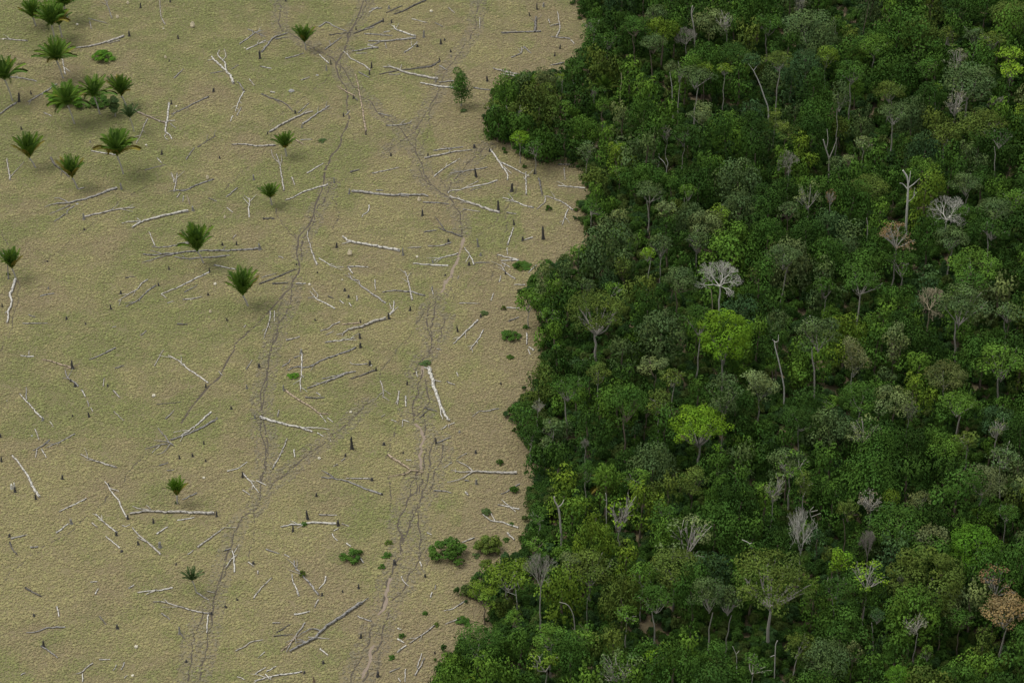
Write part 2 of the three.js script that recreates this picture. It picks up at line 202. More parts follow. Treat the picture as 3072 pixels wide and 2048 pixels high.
const LOGS = [["fallen_log","w","long thick bleached pale fallen log with one side branch beside a charred stump",[[0.2,[-57.91,-79.08,-59.3,-78.03,-60.86,-76.98,-62.43,-76.11,-63.4,-75.76,-65.71,-75.42]],[0.08,[-58.27,-77.86,-60.0,-76.81]]]],
["fallen_log","w","medium straight bleached pale fallen log beside a pale stone",[[0.14,[-72.09,-77.68,-74.0,-78.03,-75.66,-78.38]]]],
["fallen_log","g","long thin straight silver grey fallen log beside a pale mound",[[0.07,[-60.38,-84.78,-61.32,-88.23,-62.34,-91.54]]]],
["fallen_log","w","long thin straight bleached pale fallen log in open grass",[[0.07,[-52.12,-82.81,-52.99,-85.32,-53.87,-91.17]]]],
["fallen_log","w","medium bleached pale fallen log with one side branch at the foot of a palm",[[0.12,[-65.08,-67.74,-65.5,-69.59,-66.1,-72.15]],[0.07,[-65.5,-69.59,-64.4,-68.24]]]],
["fallen_log","g","long straight silver grey fallen log at the foot of a palm",[[0.15,[-65.9,-64.74,-67.24,-62.59,-69.26,-59.65]]]],
["fallen_log","g","medium straight silver grey fallen log at the foot of a palm",[[0.15,[-70.94,-59.49,-72.02,-57.55,-72.77,-56.11]]]],
["fallen_log","g","medium straight silver grey fallen log in open grass",[[0.12,[-68.9,-65.57,-70.91,-66.4,-72.97,-66.9]]]],
["fallen_log","w","long thick bleached pale fallen log with a spread of branches near another log",[[0.21,[-40.36,-64.9,-40.75,-66.57,-41.75,-68.58,-42.92,-70.61,-43.88,-71.97,-44.31,-73.0]],[0.15,[-41.64,-68.24,-42.12,-70.95,-43.34,-73.35,-43.21,-74.72]],[0.07,[-43.88,-71.97,-44.68,-71.63]],[0.07,[-42.51,-71.63,-42.13,-73.0,-42.55,-74.9]]]],
["fallen_branch","g","short thin straight silver grey dead branch near another log",[[0.07,[-43.92,-67.91,-42.08,-68.58]]]],
["fallen_branch","g","short thin straight silver grey dead branch near another log",[[0.07,[-40.96,-69.09,-40.08,-70.44]]]],
["fallen_log","g","medium straight silver grey fallen log beside a charred stump",[[0.11,[-38.72,-62.92,-39.45,-64.9,-39.82,-65.4]]]],
["fallen_branch","g","medium straight silver grey dead branch in open grass",[[0.08,[-49.08,-66.57,-48.01,-69.09]]]],
["fallen_log","w","long straight bleached pale fallen log beside a charred stump",[[0.1,[-38.61,-62.59,-39.07,-60.3,-39.35,-56.91]]]],
["fallen_branch","w","medium straight bleached pale dead branch near another log",[[0.08,[-38.64,-58.04,-39.08,-55.63]]]],
["fallen_branch","w","short straight bleached pale dead branch near another log",[[0.08,[-39.65,-55.63,-39.85,-54.2]]]],
["fallen_log","b","long thick straight reddish brown fallen log at the foot of a palm",[[0.18,[-53.96,-57.39,-52.44,-56.11,-50.33,-54.52,-48.94,-53.57]]]],
["fallen_log","w","very long bleached pale fallen log with a spread of branches beside a charred stump",[[0.16,[-49.06,-59.33,-48.95,-56.75,-48.85,-54.2,-48.84,-52.62,-48.67,-51.05,-48.03,-50.27,-47.6,-49.18]],[0.11,[-48.83,-54.04,-47.65,-54.26]],[0.11,[-48.81,-53.88,-49.95,-54.04]],[0.06,[-48.61,-50.43,-48.68,-49.65,-48.13,-48.87]]]],
["fallen_branch","g","short thin straight silver grey dead branch near another log",[[0.06,[-48.3,-53.57,-47.35,-52.15]]]],
["fallen_log","g","long straight silver grey fallen log near another log",[[0.11,[-43.54,-61.12,-45.03,-59.65,-47.08,-57.39,-48.4,-56.11]]]],
["fallen_log","w","long straight bleached pale fallen log at the foot of a palm",[[0.07,[-51.65,-54.83,-51.96,-52.62,-52.03,-51.05,-52.47,-47.95]]]],
["fallen_log","w","medium straight bleached pale fallen log in open grass",[[0.13,[-54.87,-44.88,-56.42,-45.34,-58.47,-45.95]]]],
["fallen_branch","w","short straight bleached pale dead branch in open grass",[[0.08,[-66.62,-56.59,-65.36,-55.63]]]],
["fallen_log","k","long straight charred dark fallen log in open grass",[[0.14,[-63.92,-44.27,-63.11,-42.46,-62.17,-41.26,-60.63,-39.17]]]],
["fallen_log","w","long bleached pale fallen log with one side branch in open grass",[[0.14,[-68.6,-38.43,-69.23,-40.96,-69.93,-43.97]],[0.06,[-68.64,-39.17,-67.33,-42.91]]]],
["fallen_log","g","long straight silver grey fallen log in open grass",[[0.12,[-40.44,-76.81,-39.1,-78.91,-38.36,-80.32,-37.57,-81.03]]]],
["fallen_log","w","medium straight bleached pale fallen log beside a pale stone",[[0.1,[-39.29,-75.07,-37.89,-76.46,-36.65,-77.86]]]],
["fallen_log","w","long straight bleached pale fallen log in open grass",[[0.16,[-32.94,-47.48,-35.62,-47.33,-37.39,-47.79,-39.05,-47.64]]]],
["fallen_branch","g","medium thin straight silver grey dead branch near another log",[[0.07,[-39.55,-81.38,-36.64,-78.91]]]],
["fallen_branch","k","medium thin straight charred dark dead branch near another log",[[0.06,[-43.82,-47.02,-41.57,-50.12]]]],
["fallen_branch","g","medium straight silver grey dead branch near another log",[[0.08,[-45.07,-43.67,-44.28,-46.87]]]],
["fallen_branch","g","medium thin straight silver grey dead branch near another log",[[0.06,[-50.42,-40.96,-47.75,-42.31]]]],
["fallen_branch","w","short thin straight bleached pale dead branch near another log",[[0.06,[-49.12,-44.12,-48.35,-42.76]]]],
["fallen_branch","w","medium thin straight bleached pale dead branch in open grass",[[0.07,[-38.16,-66.23,-37.26,-64.24]]]],
["fallen_branch","g","medium thin straight silver grey dead branch near another log",[[0.07,[-63.89,-84.78,-60.95,-83.17]]]],
["fallen_branch","w","medium thin straight bleached pale dead branch near another log",[[0.07,[-63.6,-83.88,-63.03,-81.38]]]],
["fallen_log","g","long thick silver grey fallen log with one side branch on a cattle trail",[[0.17,[-36.94,-74.21,-36.27,-76.46,-35.35,-78.91,-33.56,-79.97]],[0.1,[-35.3,-78.21,-33.47,-78.73]]]],
["fallen_log","g","medium straight silver grey fallen log near another log",[[0.12,[-38.33,-75.94,-36.64,-78.03]]]],
["fallen_log","g","medium straight silver grey fallen log at the foot of a palm",[[0.12,[-33.29,-72.32,-32.08,-73.0,-30.8,-73.86]]]],
["fallen_log","g","long crooked silver grey fallen log on a cattle trail",[[0.12,[-29.02,-82.09,-27.82,-83.52,-26.91,-82.45,-24.77,-80.67]]]],
["fallen_branch","k","medium straight charred dark dead branch on a cattle trail",[[0.08,[-27.26,-79.61,-24.25,-80.32]]]],
["fallen_log","g","medium silver grey fallen log with one side branch on a cattle trail",[[0.12,[-27.68,-75.07,-26.76,-76.63,-25.44,-78.73]],[0.07,[-26.91,-76.28,-27.16,-77.68]]]],
["fallen_log","k","long straight charred dark fallen log beside a charred stump",[[0.15,[-19.47,-84.06,-20.94,-82.45,-22.41,-81.03,-23.72,-79.97]]]],
["fallen_branch","w","short straight bleached pale dead branch near another log",[[0.08,[-20.67,-82.09,-22.08,-81.21]]]],
["fallen_log","k","long straight charred dark fallen log near another log",[[0.16,[-13.14,-90.61,-14.83,-88.96,-16.5,-87.13,-17.83,-86.05]]]],
["fallen_log","k","medium straight charred dark fallen log beside a grey stump",[[0.1,[-16.72,-88.78,-19.06,-86.59]]]],
["fallen_log","w","short straight bleached pale fallen log on a cattle trail",[[0.1,[-21.64,-86.77,-20.41,-88.23]]]],
["fallen_log","g","short straight silver grey fallen log near another log",[[0.1,[-21.26,-87.86,-19.8,-87.94]]]],
["fallen_log","g","long thick silver grey fallen log with one side branch near another log",[[0.19,[-14.35,-78.56,-16.87,-78.03,-19.38,-77.58,-21.41,-77.68]],[0.12,[-19.71,-77.33,-20.52,-76.46,-21.37,-76.63]]]],
["fallen_log","w","medium thick curved bleached pale fallen log near another log",[[0.17,[-14.36,-79.08,-16.1,-80.32,-17.49,-81.38,-17.7,-82.27]]]],
["fallen_log","g","medium straight silver grey fallen log near another log",[[0.1,[-22.02,-79.97,-19.97,-79.61,-17.85,-79.33]]]],
["fallen_log","g","medium thick straight silver grey fallen log near another log",[[0.17,[-19.81,-75.59,-21.48,-75.42,-22.63,-74.72,-23.71,-74.55]]]],
["fallen_branch","w","short straight bleached pale dead branch near another log",[[0.08,[-21.36,-76.46,-19.89,-75.59]]]],
["fallen_branch","g","short thin straight silver grey dead branch near another log",[[0.07,[-18.86,-77.16,-18.54,-75.42]]]],
["fallen_branch","w","short thin straight bleached pale dead branch near another log",[[0.07,[-23.01,-73.86,-21.42,-73.93]]]],
["fallen_branch","w","short straight bleached pale dead branch near another log",[[0.08,[-19.16,-80.5,-18.15,-80.74]]]],
["fallen_log","w","medium straight bleached pale fallen log beside a charred stump",[[0.1,[-15.9,-74.21,-14.93,-75.59,-14.06,-77.33]]]],
["fallen_log","w","long bleached pale fallen log with one side branch beside a charred stump",[[0.13,[-20.7,-68.92,-21.94,-70.61,-23.68,-72.32,-24.34,-73.69,-24.97,-74.55]],[0.08,[-24.14,-73.0,-24.37,-74.38]]]],
["fallen_log","w","medium straight bleached pale fallen log beside a charred stump",[[0.13,[-26.86,-70.95,-27.5,-71.97,-28.35,-73.52]]]],
["fallen_log","w","long thick bleached pale fallen log with two branches beside a grey stump",[[0.21,[-10.85,-66.23,-12.85,-66.9,-14.69,-67.74,-16.21,-68.58,-17.41,-69.59,-18.9,-69.59]],[0.08,[-16.55,-68.99,-18.26,-70.27]],[0.08,[-16.38,-68.75,-16.18,-70.27]]]],
["fallen_log","k","long charred dark fallen log with one side branch beside a charred stump",[[0.13,[-10.64,-71.46,-12.1,-69.93,-14.57,-69.26,-16.22,-68.92,-17.2,-68.58,-19.32,-67.57]],[0.07,[-17.2,-68.51,-17.92,-67.74]]]],
["fallen_branch","w","short curved bleached pale dead branch near another log",[[0.07,[-16.27,-67.84,-17.16,-67.5,-17.92,-67.74]]]],
["fallen_branch","k","medium straight charred dark dead branch near another log",[[0.07,[-11.28,-70.27,-13.92,-69.59]]]],
["fallen_branch","g","short straight silver grey dead branch on a cattle trail",[[0.1,[-10.61,-70.27,-9.59,-68.92]]]],
["fallen_log","w","long thick bleached pale fallen log with one side branch on a cattle trail",[[0.18,[-8.33,-63.58,-10.48,-64.07,-12.13,-64.57,-13.29,-65.07]],[0.08,[-11.47,-64.34,-12.96,-64.97]]]],
["fallen_branch","g","medium straight silver grey dead branch beside a grey stump",[[0.1,[-8.45,-65.73,-10.67,-65.23]]]],
["fallen_branch","g","medium straight silver grey dead branch close to the forest edge",[[0.1,[-5.55,-63.74,-4.23,-63.25,-2.76,-62.92]]]],
["fallen_log","w","medium thick bleached pale fallen log with one side branch close to the forest edge",[[0.17,[1.02,-67.57,-0.47,-68.08,-1.63,-68.75,-2.79,-69.26]],[0.08,[0.36,-67.74,-1.3,-68.92]]]],
["fallen_branch","w","medium straight bleached pale dead branch close to the forest edge",[[0.1,[0.85,-67.07,-1.63,-67.74]]]],
["fallen_log","b","very long straight reddish brown fallen log beside a charred stump",[[0.14,[-20.53,-51.36,-20.96,-54.52,-21.36,-58.04,-21.84,-61.28,-22.33,-64.9,-22.79,-67.57]]]],
["fallen_log","b","medium straight reddish brown fallen log beside a charred stump",[[0.11,[-22.49,-61.28,-23.52,-62.26,-24.56,-63.41,-25.26,-64.24]]]],
["fallen_branch","k","short straight charred dark dead branch beside a charred stump",[[0.08,[-22.02,-59.98,-22.8,-60.95]]]],
["fallen_log","w","long thick bleached pale fallen log with one side branch beside a charred stump",[[0.19,[-34.13,-51.05,-32.67,-52.94,-31.03,-54.83,-29.81,-55.95,-28.34,-56.91]],[0.11,[-30.57,-55.15,-28.78,-57.46]]]],
["fallen_log","g","long straight silver grey fallen log beside a grey stump",[[0.16,[-29.64,-53.25,-28.62,-54.83,-27.14,-57.07,-26.09,-58.52]]]],
["fallen_branch","g","medium straight silver grey dead branch beside a charred stump",[[0.08,[-30.41,-56.43,-29.06,-59.33]]]],
["fallen_log","k","long charred dark fallen log with one side branch beside a charred stump",[[0.11,[-36.08,-61.93,-34.69,-60.79,-33.84,-60.3,-32.63,-59.33,-32.1,-58.68,-31.17,-56.91]],[0.07,[-34.0,-60.3,-33.18,-59.0]]]],
["fallen_branch","w","short straight bleached pale dead branch beside a charred stump",[[0.08,[-23.6,-55.95,-23.1,-57.07]]]],
["fallen_branch","g","medium straight silver grey dead branch beside a charred stump",[[0.08,[-22.32,-68.24,-20.68,-66.57]]]],
["fallen_branch","g","medium straight silver grey dead branch on a cattle trail",[[0.08,[-19.03,-56.43,-18.04,-55.95,-16.97,-55.47]]]],
["fallen_branch","g","medium straight silver grey dead branch on a cattle trail",[[0.1,[-17.76,-52.94,-15.84,-53.09,-14.19,-53.88]]]],
["fallen_log","w","long straight bleached pale fallen log beside a charred stump",[[0.16,[-12.08,-44.12,-10.05,-44.88,-7.86,-45.8,-5.5,-46.26]]]],
["fallen_log","g","medium silver grey fallen log with one side branch near another log",[[0.13,[-10.87,-46.1,-9.14,-46.56,-6.78,-47.02]],[0.07,[-8.58,-46.26,-9.62,-47.02]]]],
["fallen_log","w","long straight bleached pale fallen log on a cattle trail",[[0.11,[-10.7,-39.17,-9.8,-40.66,-8.74,-42.16,-7.2,-43.97]]]],
["fallen_log","g","long straight silver grey fallen log on a cattle trail",[[0.09,[-3.41,-41.56,-5.44,-40.96,-6.99,-40.51,-8.54,-40.06]]]],
["fallen_log","w","medium straight bleached pale fallen log in open grass",[[0.11,[-19.14,-40.06,-17.3,-40.81,-15.45,-41.56]]]],
["fallen_branch","b","short straight reddish brown dead branch near another log",[[0.1,[-30.24,-49.03,-29.13,-47.79]]]],
["fallen_branch","w","short straight bleached pale dead branch near another log",[[0.07,[-29.61,-49.03,-28.03,-49.12]]]],
["fallen_log","w","long bleached pale fallen log with two branches at the foot of a palm",[[0.14,[-30.97,-35.55,-31.4,-38.28,-31.68,-40.06,-32.1,-42.76,-32.75,-45.19]],[0.06,[-32.13,-42.76,-32.97,-43.97,-33.45,-46.1]],[0.06,[-31.98,-42.16,-31.83,-43.37,-32.02,-44.88]]]],
["fallen_branch","w","medium straight bleached pale dead branch on a cattle trail",[[0.09,[-28.17,-40.06,-27.01,-41.41,-25.99,-42.76]]]],
["fallen_log","k","short straight charred dark fallen log in open grass",[[0.16,[-22.19,-40.36,-20.97,-40.96]]]],
["fallen_branch","w","medium thin straight bleached pale dead branch in open grass",[[0.07,[-9.63,-88.23,-8.65,-86.41]]]],
["fallen_branch","w","medium thin straight bleached pale dead branch on a cattle trail",[[0.07,[-4.86,-84.96,-4.82,-81.56]]]],
["fallen_log","k","medium straight charred dark fallen log near another log",[[0.12,[-1.5,-80.14,1.05,-80.5]]]],
["fallen_branch","w","medium thin straight bleached pale dead branch near another log",[[0.07,[-15.04,-84.6,-12.78,-83.34]]]],
["fallen_branch","g","short thin straight silver grey dead branch near another log",[[0.07,[-11.59,-83.34,-10.36,-82.09]]]],
["fallen_log","w","short straight bleached pale fallen log in open grass",[[0.12,[-36.86,-69.93,-35.15,-69.26]]]],
["fallen_branch","g","short straight silver grey dead branch in open grass",[[0.08,[-30.53,-65.9,-29.43,-66.73]]]],
["fallen_branch","k","short straight charred dark dead branch close to the forest edge",[[0.08,[-0.06,-72.66,1.03,-73.69]]]],
["fallen_log","w","short straight bleached pale fallen log near another log",[[0.13,[-34.81,-62.43,-34.14,-62.26]]]],
["fallen_log","g","long thick silver grey fallen log with a spread of branches beside a grey stump",[[0.2,[-53.74,-36.14,-55.17,-35.26,-56.56,-34.1,-58.43,-33.08,-59.87,-32.36,-61.38,-32.22]],[0.11,[-59.48,-31.79,-60.7,-30.64,-61.91,-29.5]],[0.08,[-59.88,-32.51,-61.25,-33.52,-61.84,-33.37]],[0.09,[-58.91,-31.5,-59.61,-30.5,-59.61,-29.36]],[0.08,[-61.07,-32.22,-62.23,-31.79,-62.76,-31.21]]]],
["fallen_branch","g","medium thin straight silver grey dead branch in open grass",[[0.07,[-59.88,-29.65,-61.12,-27.66]]]],
["fallen_log","w","long straight bleached pale fallen log beside a grey stump",[[0.15,[-57.2,-28.94,-54.97,-29.93,-53.09,-30.79,-50.7,-31.21]]]],
["fallen_log","w","long thick bleached pale fallen log with two branches beside a grey stump",[[0.21,[-43.44,-30.36,-45.05,-29.79,-46.94,-28.94,-48.67,-28.09,-49.38,-27.66,-50.49,-26.12]],[0.12,[-49.38,-27.66,-51.18,-27.52,-51.96,-27.1]],[0.07,[-49.55,-27.81,-50.14,-28.37]]]],
["fallen_log","g","long curved silver grey fallen log beside a pale mound",[[0.14,[-40.82,-38.49,-42.28,-37.46,-43.43,-36.58,-44.41,-35.55,-45.97,-35.7]]]],
["fallen_log","w","medium straight bleached pale fallen log near another log",[[0.09,[-45.92,-35.26,-45.87,-37.75,-45.96,-40.12]]]],
["fallen_branch","w","medium straight bleached pale dead branch near another log",[[0.08,[-46.1,-37.75,-46.75,-40.27]]]],
["fallen_branch","w","short straight bleached pale dead branch near another log",[[0.08,[-45.31,-33.81,-44.97,-34.97]]]],
["fallen_branch","w","short thin straight bleached pale dead branch near another log",[[0.07,[-44.44,-32.79,-44.42,-34.1]]]],
["fallen_branch","b","medium thin straight reddish brown dead branch near another log",[[0.06,[-43.45,-32.07,-43.97,-34.24]]]],
["fallen_branch","w","medium straight bleached pale dead branch near another log",[[0.07,[-47.0,-21.83,-47.66,-23.76,-48.12,-25.14]]]],
["fallen_log","g","long silver grey fallen log with one side branch near another log",[[0.12,[-42.36,-22.51,-43.67,-22.1,-44.97,-21.69,-46.43,-21.42,-47.35,-21.55]],[0.07,[-42.68,-22.71,-44.12,-22.1]]]],
["fallen_log","g","very long silver grey fallen log with a spread of branches beside a grey stump",[[0.16,[-33.12,-21.14,-35.19,-20.87,-37.7,-20.6,-40.53,-20.6,-42.59,-20.32,-43.91,-20.05,-45.81,-19.78,-47.12,-19.51,-48.34,-19.78]],[0.13,[-43.74,-19.92,-45.47,-19.37,-46.99,-18.29,-48.17,-17.62]],[0.07,[-45.81,-19.78,-47.54,-20.6]],[0.06,[-37.88,-20.87,-37.64,-21.55]]]],
["fallen_log","g","long straight silver grey fallen log at the foot of a palm",[[0.13,[-37.01,-19.51,-38.76,-19.1,-40.23,-18.97,-42.59,-18.78,-44.11,-19.1]]]],
["fallen_log","w","medium straight bleached pale fallen log at the foot of a palm",[[0.1,[-38.81,-17.27,-37.36,-16.68,-35.84,-16.14]]]],
["fallen_log","w","long bleached pale fallen log with one side branch beside a charred stump",[[0.13,[-39.31,-15.48,-41.21,-13.76,-43.07,-11.91,-44.89,-10.48]],[0.06,[-44.88,-10.35,-44.2,-9.44]]]],
["fallen_log","w","long straight bleached pale fallen log near another log",[[0.1,[-47.07,-13.76,-47.83,-12.7,-48.02,-11.78,-49.17,-10.35,-50.23,-8.93]]]],
["fallen_log","g","long straight silver grey fallen log beside a charred stump",[[0.1,[-45.9,-12.44,-46.9,-10.87,-47.97,-8.8,-49.13,-7.56]]]],
["fallen_branch","g","medium straight silver grey dead branch near another log",[[0.07,[-42.02,-10.87,-41.29,-11.65,-40.51,-12.57]]]],
["fallen_log","w","medium straight bleached pale fallen log beside a charred stump",[[0.13,[-42.06,-9.11,-40.93,-9.37,-39.66,-9.78]]]],
["fallen_branch","w","short thin straight bleached pale dead branch near another log",[[0.06,[-43.95,-8.41,-43.19,-8.8]]]],
["fallen_branch","k","short straight charred dark dead branch in open grass",[[0.07,[-49.99,-14.23,-48.77,-14.5]]]],
["fallen_branch","g","short straight silver grey dead branch in open grass",[[0.09,[-60.39,-9.96,-59.64,-10.35,-58.66,-10.61]]]],
["fallen_log","w","long thick bleached pale fallen log with one side branch at the foot of a palm",[[0.21,[-64.09,-13.76,-64.21,-11.65,-64.3,-10.35,-64.09,-9.44,-63.78,-8.67,-63.89,-6.74,-63.68,-3.95]],[0.07,[-63.89,-6.74,-64.28,-5.98]]]],
["fallen_branch","g","medium straight silver grey dead branch near another log",[[0.07,[-61.72,-3.83,-58.57,-3.83]]]],
["fallen_branch","k","short straight charred dark dead branch in open grass",[[0.09,[-42.23,-3.7,-40.94,-3.63]]]],
["fallen_branch","g","short straight silver grey dead branch in open grass",[[0.07,[-46.53,-1.2,-45.93,-2.2]]]],
["fallen_branch","w","short thin straight bleached pale dead branch in open grass",[[0.06,[-50.3,-2.95,-49.83,-3.15]]]],
["fallen_log","w","medium straight bleached pale fallen log in open grass",[[0.11,[-35.13,-28.79,-35.42,-31.07,-35.38,-32.51,-35.55,-33.66]]]],
["fallen_branch","g","medium straight silver grey dead branch in open grass",[[0.09,[-37.38,-36.28,-38.63,-33.81]]]],
["fallen_branch","g","short thin straight silver grey dead branch in open grass",[[0.06,[-41.0,-33.66,-39.85,-32.79]]]],
["fallen_branch","w","short thin straight bleached pale dead branch in open grass",[[0.06,[-38.33,-31.21,-37.46,-29.93]]]],
["fallen_branch","w","short thin straight bleached pale dead branch in open grass",[[0.06,[-36.54,-24.45,-36.9,-23.48]]]],
["fallen_branch","w","short thin straight bleached pale dead branch in open grass",[[0.06,[-33.72,-2.95,-33.55,-3.5]]]],
["fallen_branch","w","short straight bleached pale dead branch at the foot of a palm",[[0.09,[-58.97,-35.99,-58.17,-36.37]]]],
["fallen_log","w","short straight bleached pale fallen log in open grass",[[0.1,[-67.08,-19.78,-66.55,-19.73]]]],
["fallen_branch","g","short straight silver grey dead branch in open grass",[[0.07,[-61.22,-5.73,-60.35,-5.22]]]],
["fallen_log","g","very long thick silver grey fallen log with one side branch beside a grey stump",[[0.22,[-21.71,-35.35,-19.69,-34.97,-17.67,-34.53,-15.97,-34.3,-15.05,-34.53,-13.51,-34.3,-12.28,-34.47,-11.27,-34.01]],[0.09,[-15.04,-34.18,-13.95,-33.81]]]],
["fallen_log","g","medium straight silver grey fallen log beside a pale mound",[[0.12,[-11.92,-32.56,-10.08,-32.45,-8.55,-32.22]]]],
["fallen_branch","g","short straight silver grey dead branch near another log",[[0.09,[-18.48,-35.61,-17.48,-35.55]]]],
["fallen_log","w","long thick straight bleached pale fallen log beside a charred stump",[[0.21,[-1.73,-29.93,-3.48,-30.93,-5.18,-32.07,-6.88,-33.08,-8.43,-34.1]]]],
["fallen_log","w","long bleached pale fallen log with one side branch on a cattle trail",[[0.12,[-1.99,-38.19,-4.31,-36.87,-6.31,-36.28,-7.07,-35.7,-8.3,-35.55,-8.75,-34.82]],[0.07,[-4.63,-37.9,-6.31,-36.28]]]],
["fallen_branch","g","short thin straight silver grey dead branch near another log",[[0.07,[-4.22,-36.43,-5.68,-35.55]]]],
["fallen_branch","w","short straight bleached pale dead branch near another log",[[0.09,[-0.74,-29.93,0.63,-29.65]]]],
["fallen_branch","w","medium thin straight bleached pale dead branch on a cattle trail",[[0.06,[-6.54,-30.84,-4.24,-30.16]]]],
["fallen_log","w","long straight bleached pale fallen log on a cattle trail",[[0.14,[-25.05,-37.16,-26.84,-36.14,-28.62,-34.97,-29.62,-33.81,-30.65,-33.08]]]],
["fallen_log","w","medium straight bleached pale fallen log near another log",[[0.11,[-30.13,-39.08,-29.61,-37.02]]]],
["fallen_branch","w","medium curved bleached pale dead branch in open grass",[[0.09,[-19.24,-31.79,-19.33,-30.21,-19.9,-29.5,-20.1,-28.79]]]],
["fallen_log","k","short straight charred dark fallen log in open grass",[[0.15,[-33.29,-28.45,-31.77,-28.51]]]],
["fallen_log","k","medium charred dark fallen log with one side branch on a cattle trail",[[0.14,[-6.81,-24.09,-7.8,-24.87,-8.87,-25.42,-9.71,-26.26]],[0.09,[-8.87,-25.42,-9.51,-27.1,-10.3,-28.79]]]],
["fallen_branch","g","short straight silver grey dead branch near another log",[[0.09,[-11.73,-25.23,-10.07,-25.48]]]],
["fallen_log","w","medium curved bleached pale fallen log beside a charred stump",[[0.1,[-8.06,-22.65,-8.8,-22.1,-9.47,-21.83,-11.03,-21.69]]]],
["fallen_branch","w","short thin straight bleached pale dead branch near another log",[[0.07,[-11.92,-21.5,-13.71,-21.28]]]],
["fallen_log","w","long thick bleached pale fallen log with one side branch near another log",[[0.22,[-14.73,-20.6,-16.84,-21.28,-18.51,-21.83,-20.02,-22.24,-21.25,-22.79,-21.71,-23.07,-22.43,-24.03]],[0.1,[-21.1,-22.79,-22.41,-22.1]]]],
["fallen_log","w","long straight bleached pale fallen log on a cattle trail",[[0.13,[-25.41,-17.22,-25.98,-19.37,-26.36,-20.73,-26.6,-22.1,-27.02,-24.03,-27.11,-25.56]]]],
["fallen_branch","w","medium curved bleached pale dead branch near another log",[[0.07,[-25.21,-18.83,-24.26,-17.89,-23.47,-16.95,-21.91,-16.73]]]],
["fallen_log","w","medium straight bleached pale fallen log near another log",[[0.12,[-21.4,-16.81,-20.07,-16.87,-18.66,-16.68]]]],
["fallen_log","w","medium straight bleached pale fallen log beside a grey stump",[[0.15,[-8.33,-17.03,-10.03,-17.16,-11.36,-17.35,-12.85,-17.54]]]],
["fallen_branch","w","medium straight bleached pale dead branch beside a grey stump",[[0.09,[-7.04,-19.92,-8.3,-19.37,-9.47,-18.83,-10.13,-18.29]]]],
["fallen_log","w","medium bleached pale fallen log with one side branch beside a charred stump",[[0.1,[-4.93,-17.35,-5.47,-19.37,-6.24,-21.28]],[0.07,[-5.55,-19.37,-6.04,-17.62]]]],
["fallen_branch","g","short straight silver grey dead branch beside a charred stump",[[0.07,[-4.86,-17.75,-2.94,-17.75]]]],
["fallen_log","w","medium straight bleached pale fallen log touching a green bush",[[0.13,[0.91,-18.43,-0.72,-19.1,-1.98,-19.64]]]],
["fallen_log","w","medium straight bleached pale fallen log touching a green bush",[[0.1,[0.77,-18.35,-1.46,-18.16]]]],
["fallen_branch","w","short straight bleached pale dead branch touching a green bush",[[0.07,[-1.31,-17.75,-0.27,-16.68]]]],
["fallen_branch","w","medium straight bleached pale dead branch beside a charred stump",[[0.09,[0.46,-13.89,-0.86,-15.61,-1.45,-17.22]]]],
["fallen_branch","w","short thin straight bleached pale dead branch beside a charred stump",[[0.07,[-1.66,-13.23,-1.45,-14.68]]]],
["fallen_log","w","medium straight bleached pale fallen log beside a charred stump",[[0.13,[-0.57,-22.1,-0.13,-24.59,0.18,-26.26]]]],
["fallen_branch","w","short thin straight bleached pale dead branch close to the forest edge",[[0.06,[-0.65,-21.28,-0.57,-19.64]]]],
["fallen_log","w","long straight bleached pale fallen log near another log",[[0.13,[-12.81,-9.06,-13.01,-10.87,-13.29,-12.7,-13.57,-14.55,-13.97,-15.74]]]],
["fallen_log","g","long curved silver grey fallen log near another log",[[0.13,[-11.1,-10.09,-12.79,-10.87,-14.26,-11.13,-15.14,-11.26,-16.58,-10.87]]]],
["fallen_log","g","long curved silver grey fallen log near another log",[[0.13,[-16.12,-8.41,-17.57,-10.09,-18.64,-11.39,-19.57,-12.44,-19.76,-13.49,-20.66,-13.89,-21.16,-15.08]]]],
["fallen_log","w","short straight bleached pale fallen log near another log",[[0.1,[-21.23,-16.55,-20.65,-15.21]]]],
["fallen_branch","w","medium thin straight bleached pale dead branch near another log",[[0.06,[-17.72,-13.76,-17.54,-11.26]]]],
["fallen_branch","w","short straight bleached pale dead branch near another log",[[0.09,[-19.89,-9.96,-19.81,-8.93]]]],
["fallen_branch","w","short straight bleached pale dead branch near another log",[[0.09,[-22.01,-8.93,-21.47,-8.28]]]],
["fallen_branch","w","short straight bleached pale dead branch near another log",[[0.07,[-20.76,-8.41,-20.43,-7.64]]]],
["fallen_log","w","medium bleached pale fallen log with a spread of branches near another log",[[0.1,[-22.5,-7.13,-23.72,-8.28,-24.94,-9.31,-25.4,-9.83]],[0.06,[-25.25,-9.7,-26.11,-9.44]],[0.06,[-25.26,-9.83,-25.9,-10.87]],[0.06,[-24.95,-9.57,-24.83,-9.96,-25.66,-11.65]]]],
["fallen_branch","k","short straight charred dark dead branch near another log",[[0.07,[-23.52,-9.96,-22.84,-9.44]]]],
["fallen_log","w","medium bleached pale fallen log with two branches beside a charred stump",[[0.1,[-15.51,-5.73,-15.12,-6.74,-15.05,-8.8]],[0.06,[-15.35,-7.0,-15.61,-8.15]],[0.06,[-15.31,-5.98,-14.49,-7.38]]]],
["fallen_log","w","long thick bleached pale fallen log with two branches beside a charred stump",[[0.22,[-15.99,-4.96,-17.6,-4.08,-18.99,-3.07,-20.67,-2.32]],[0.1,[-20.67,-2.32,-21.34,-1.45,-22.03,-1.08]],[0.06,[-21.08,-1.95,-21.3,-0.83]]]],
["fallen_log","w","medium curved bleached pale fallen log near another log",[[0.11,[-21.76,-4.08,-22.59,-3.58,-23.11,-2.7,-24.01,-2.2]]]],
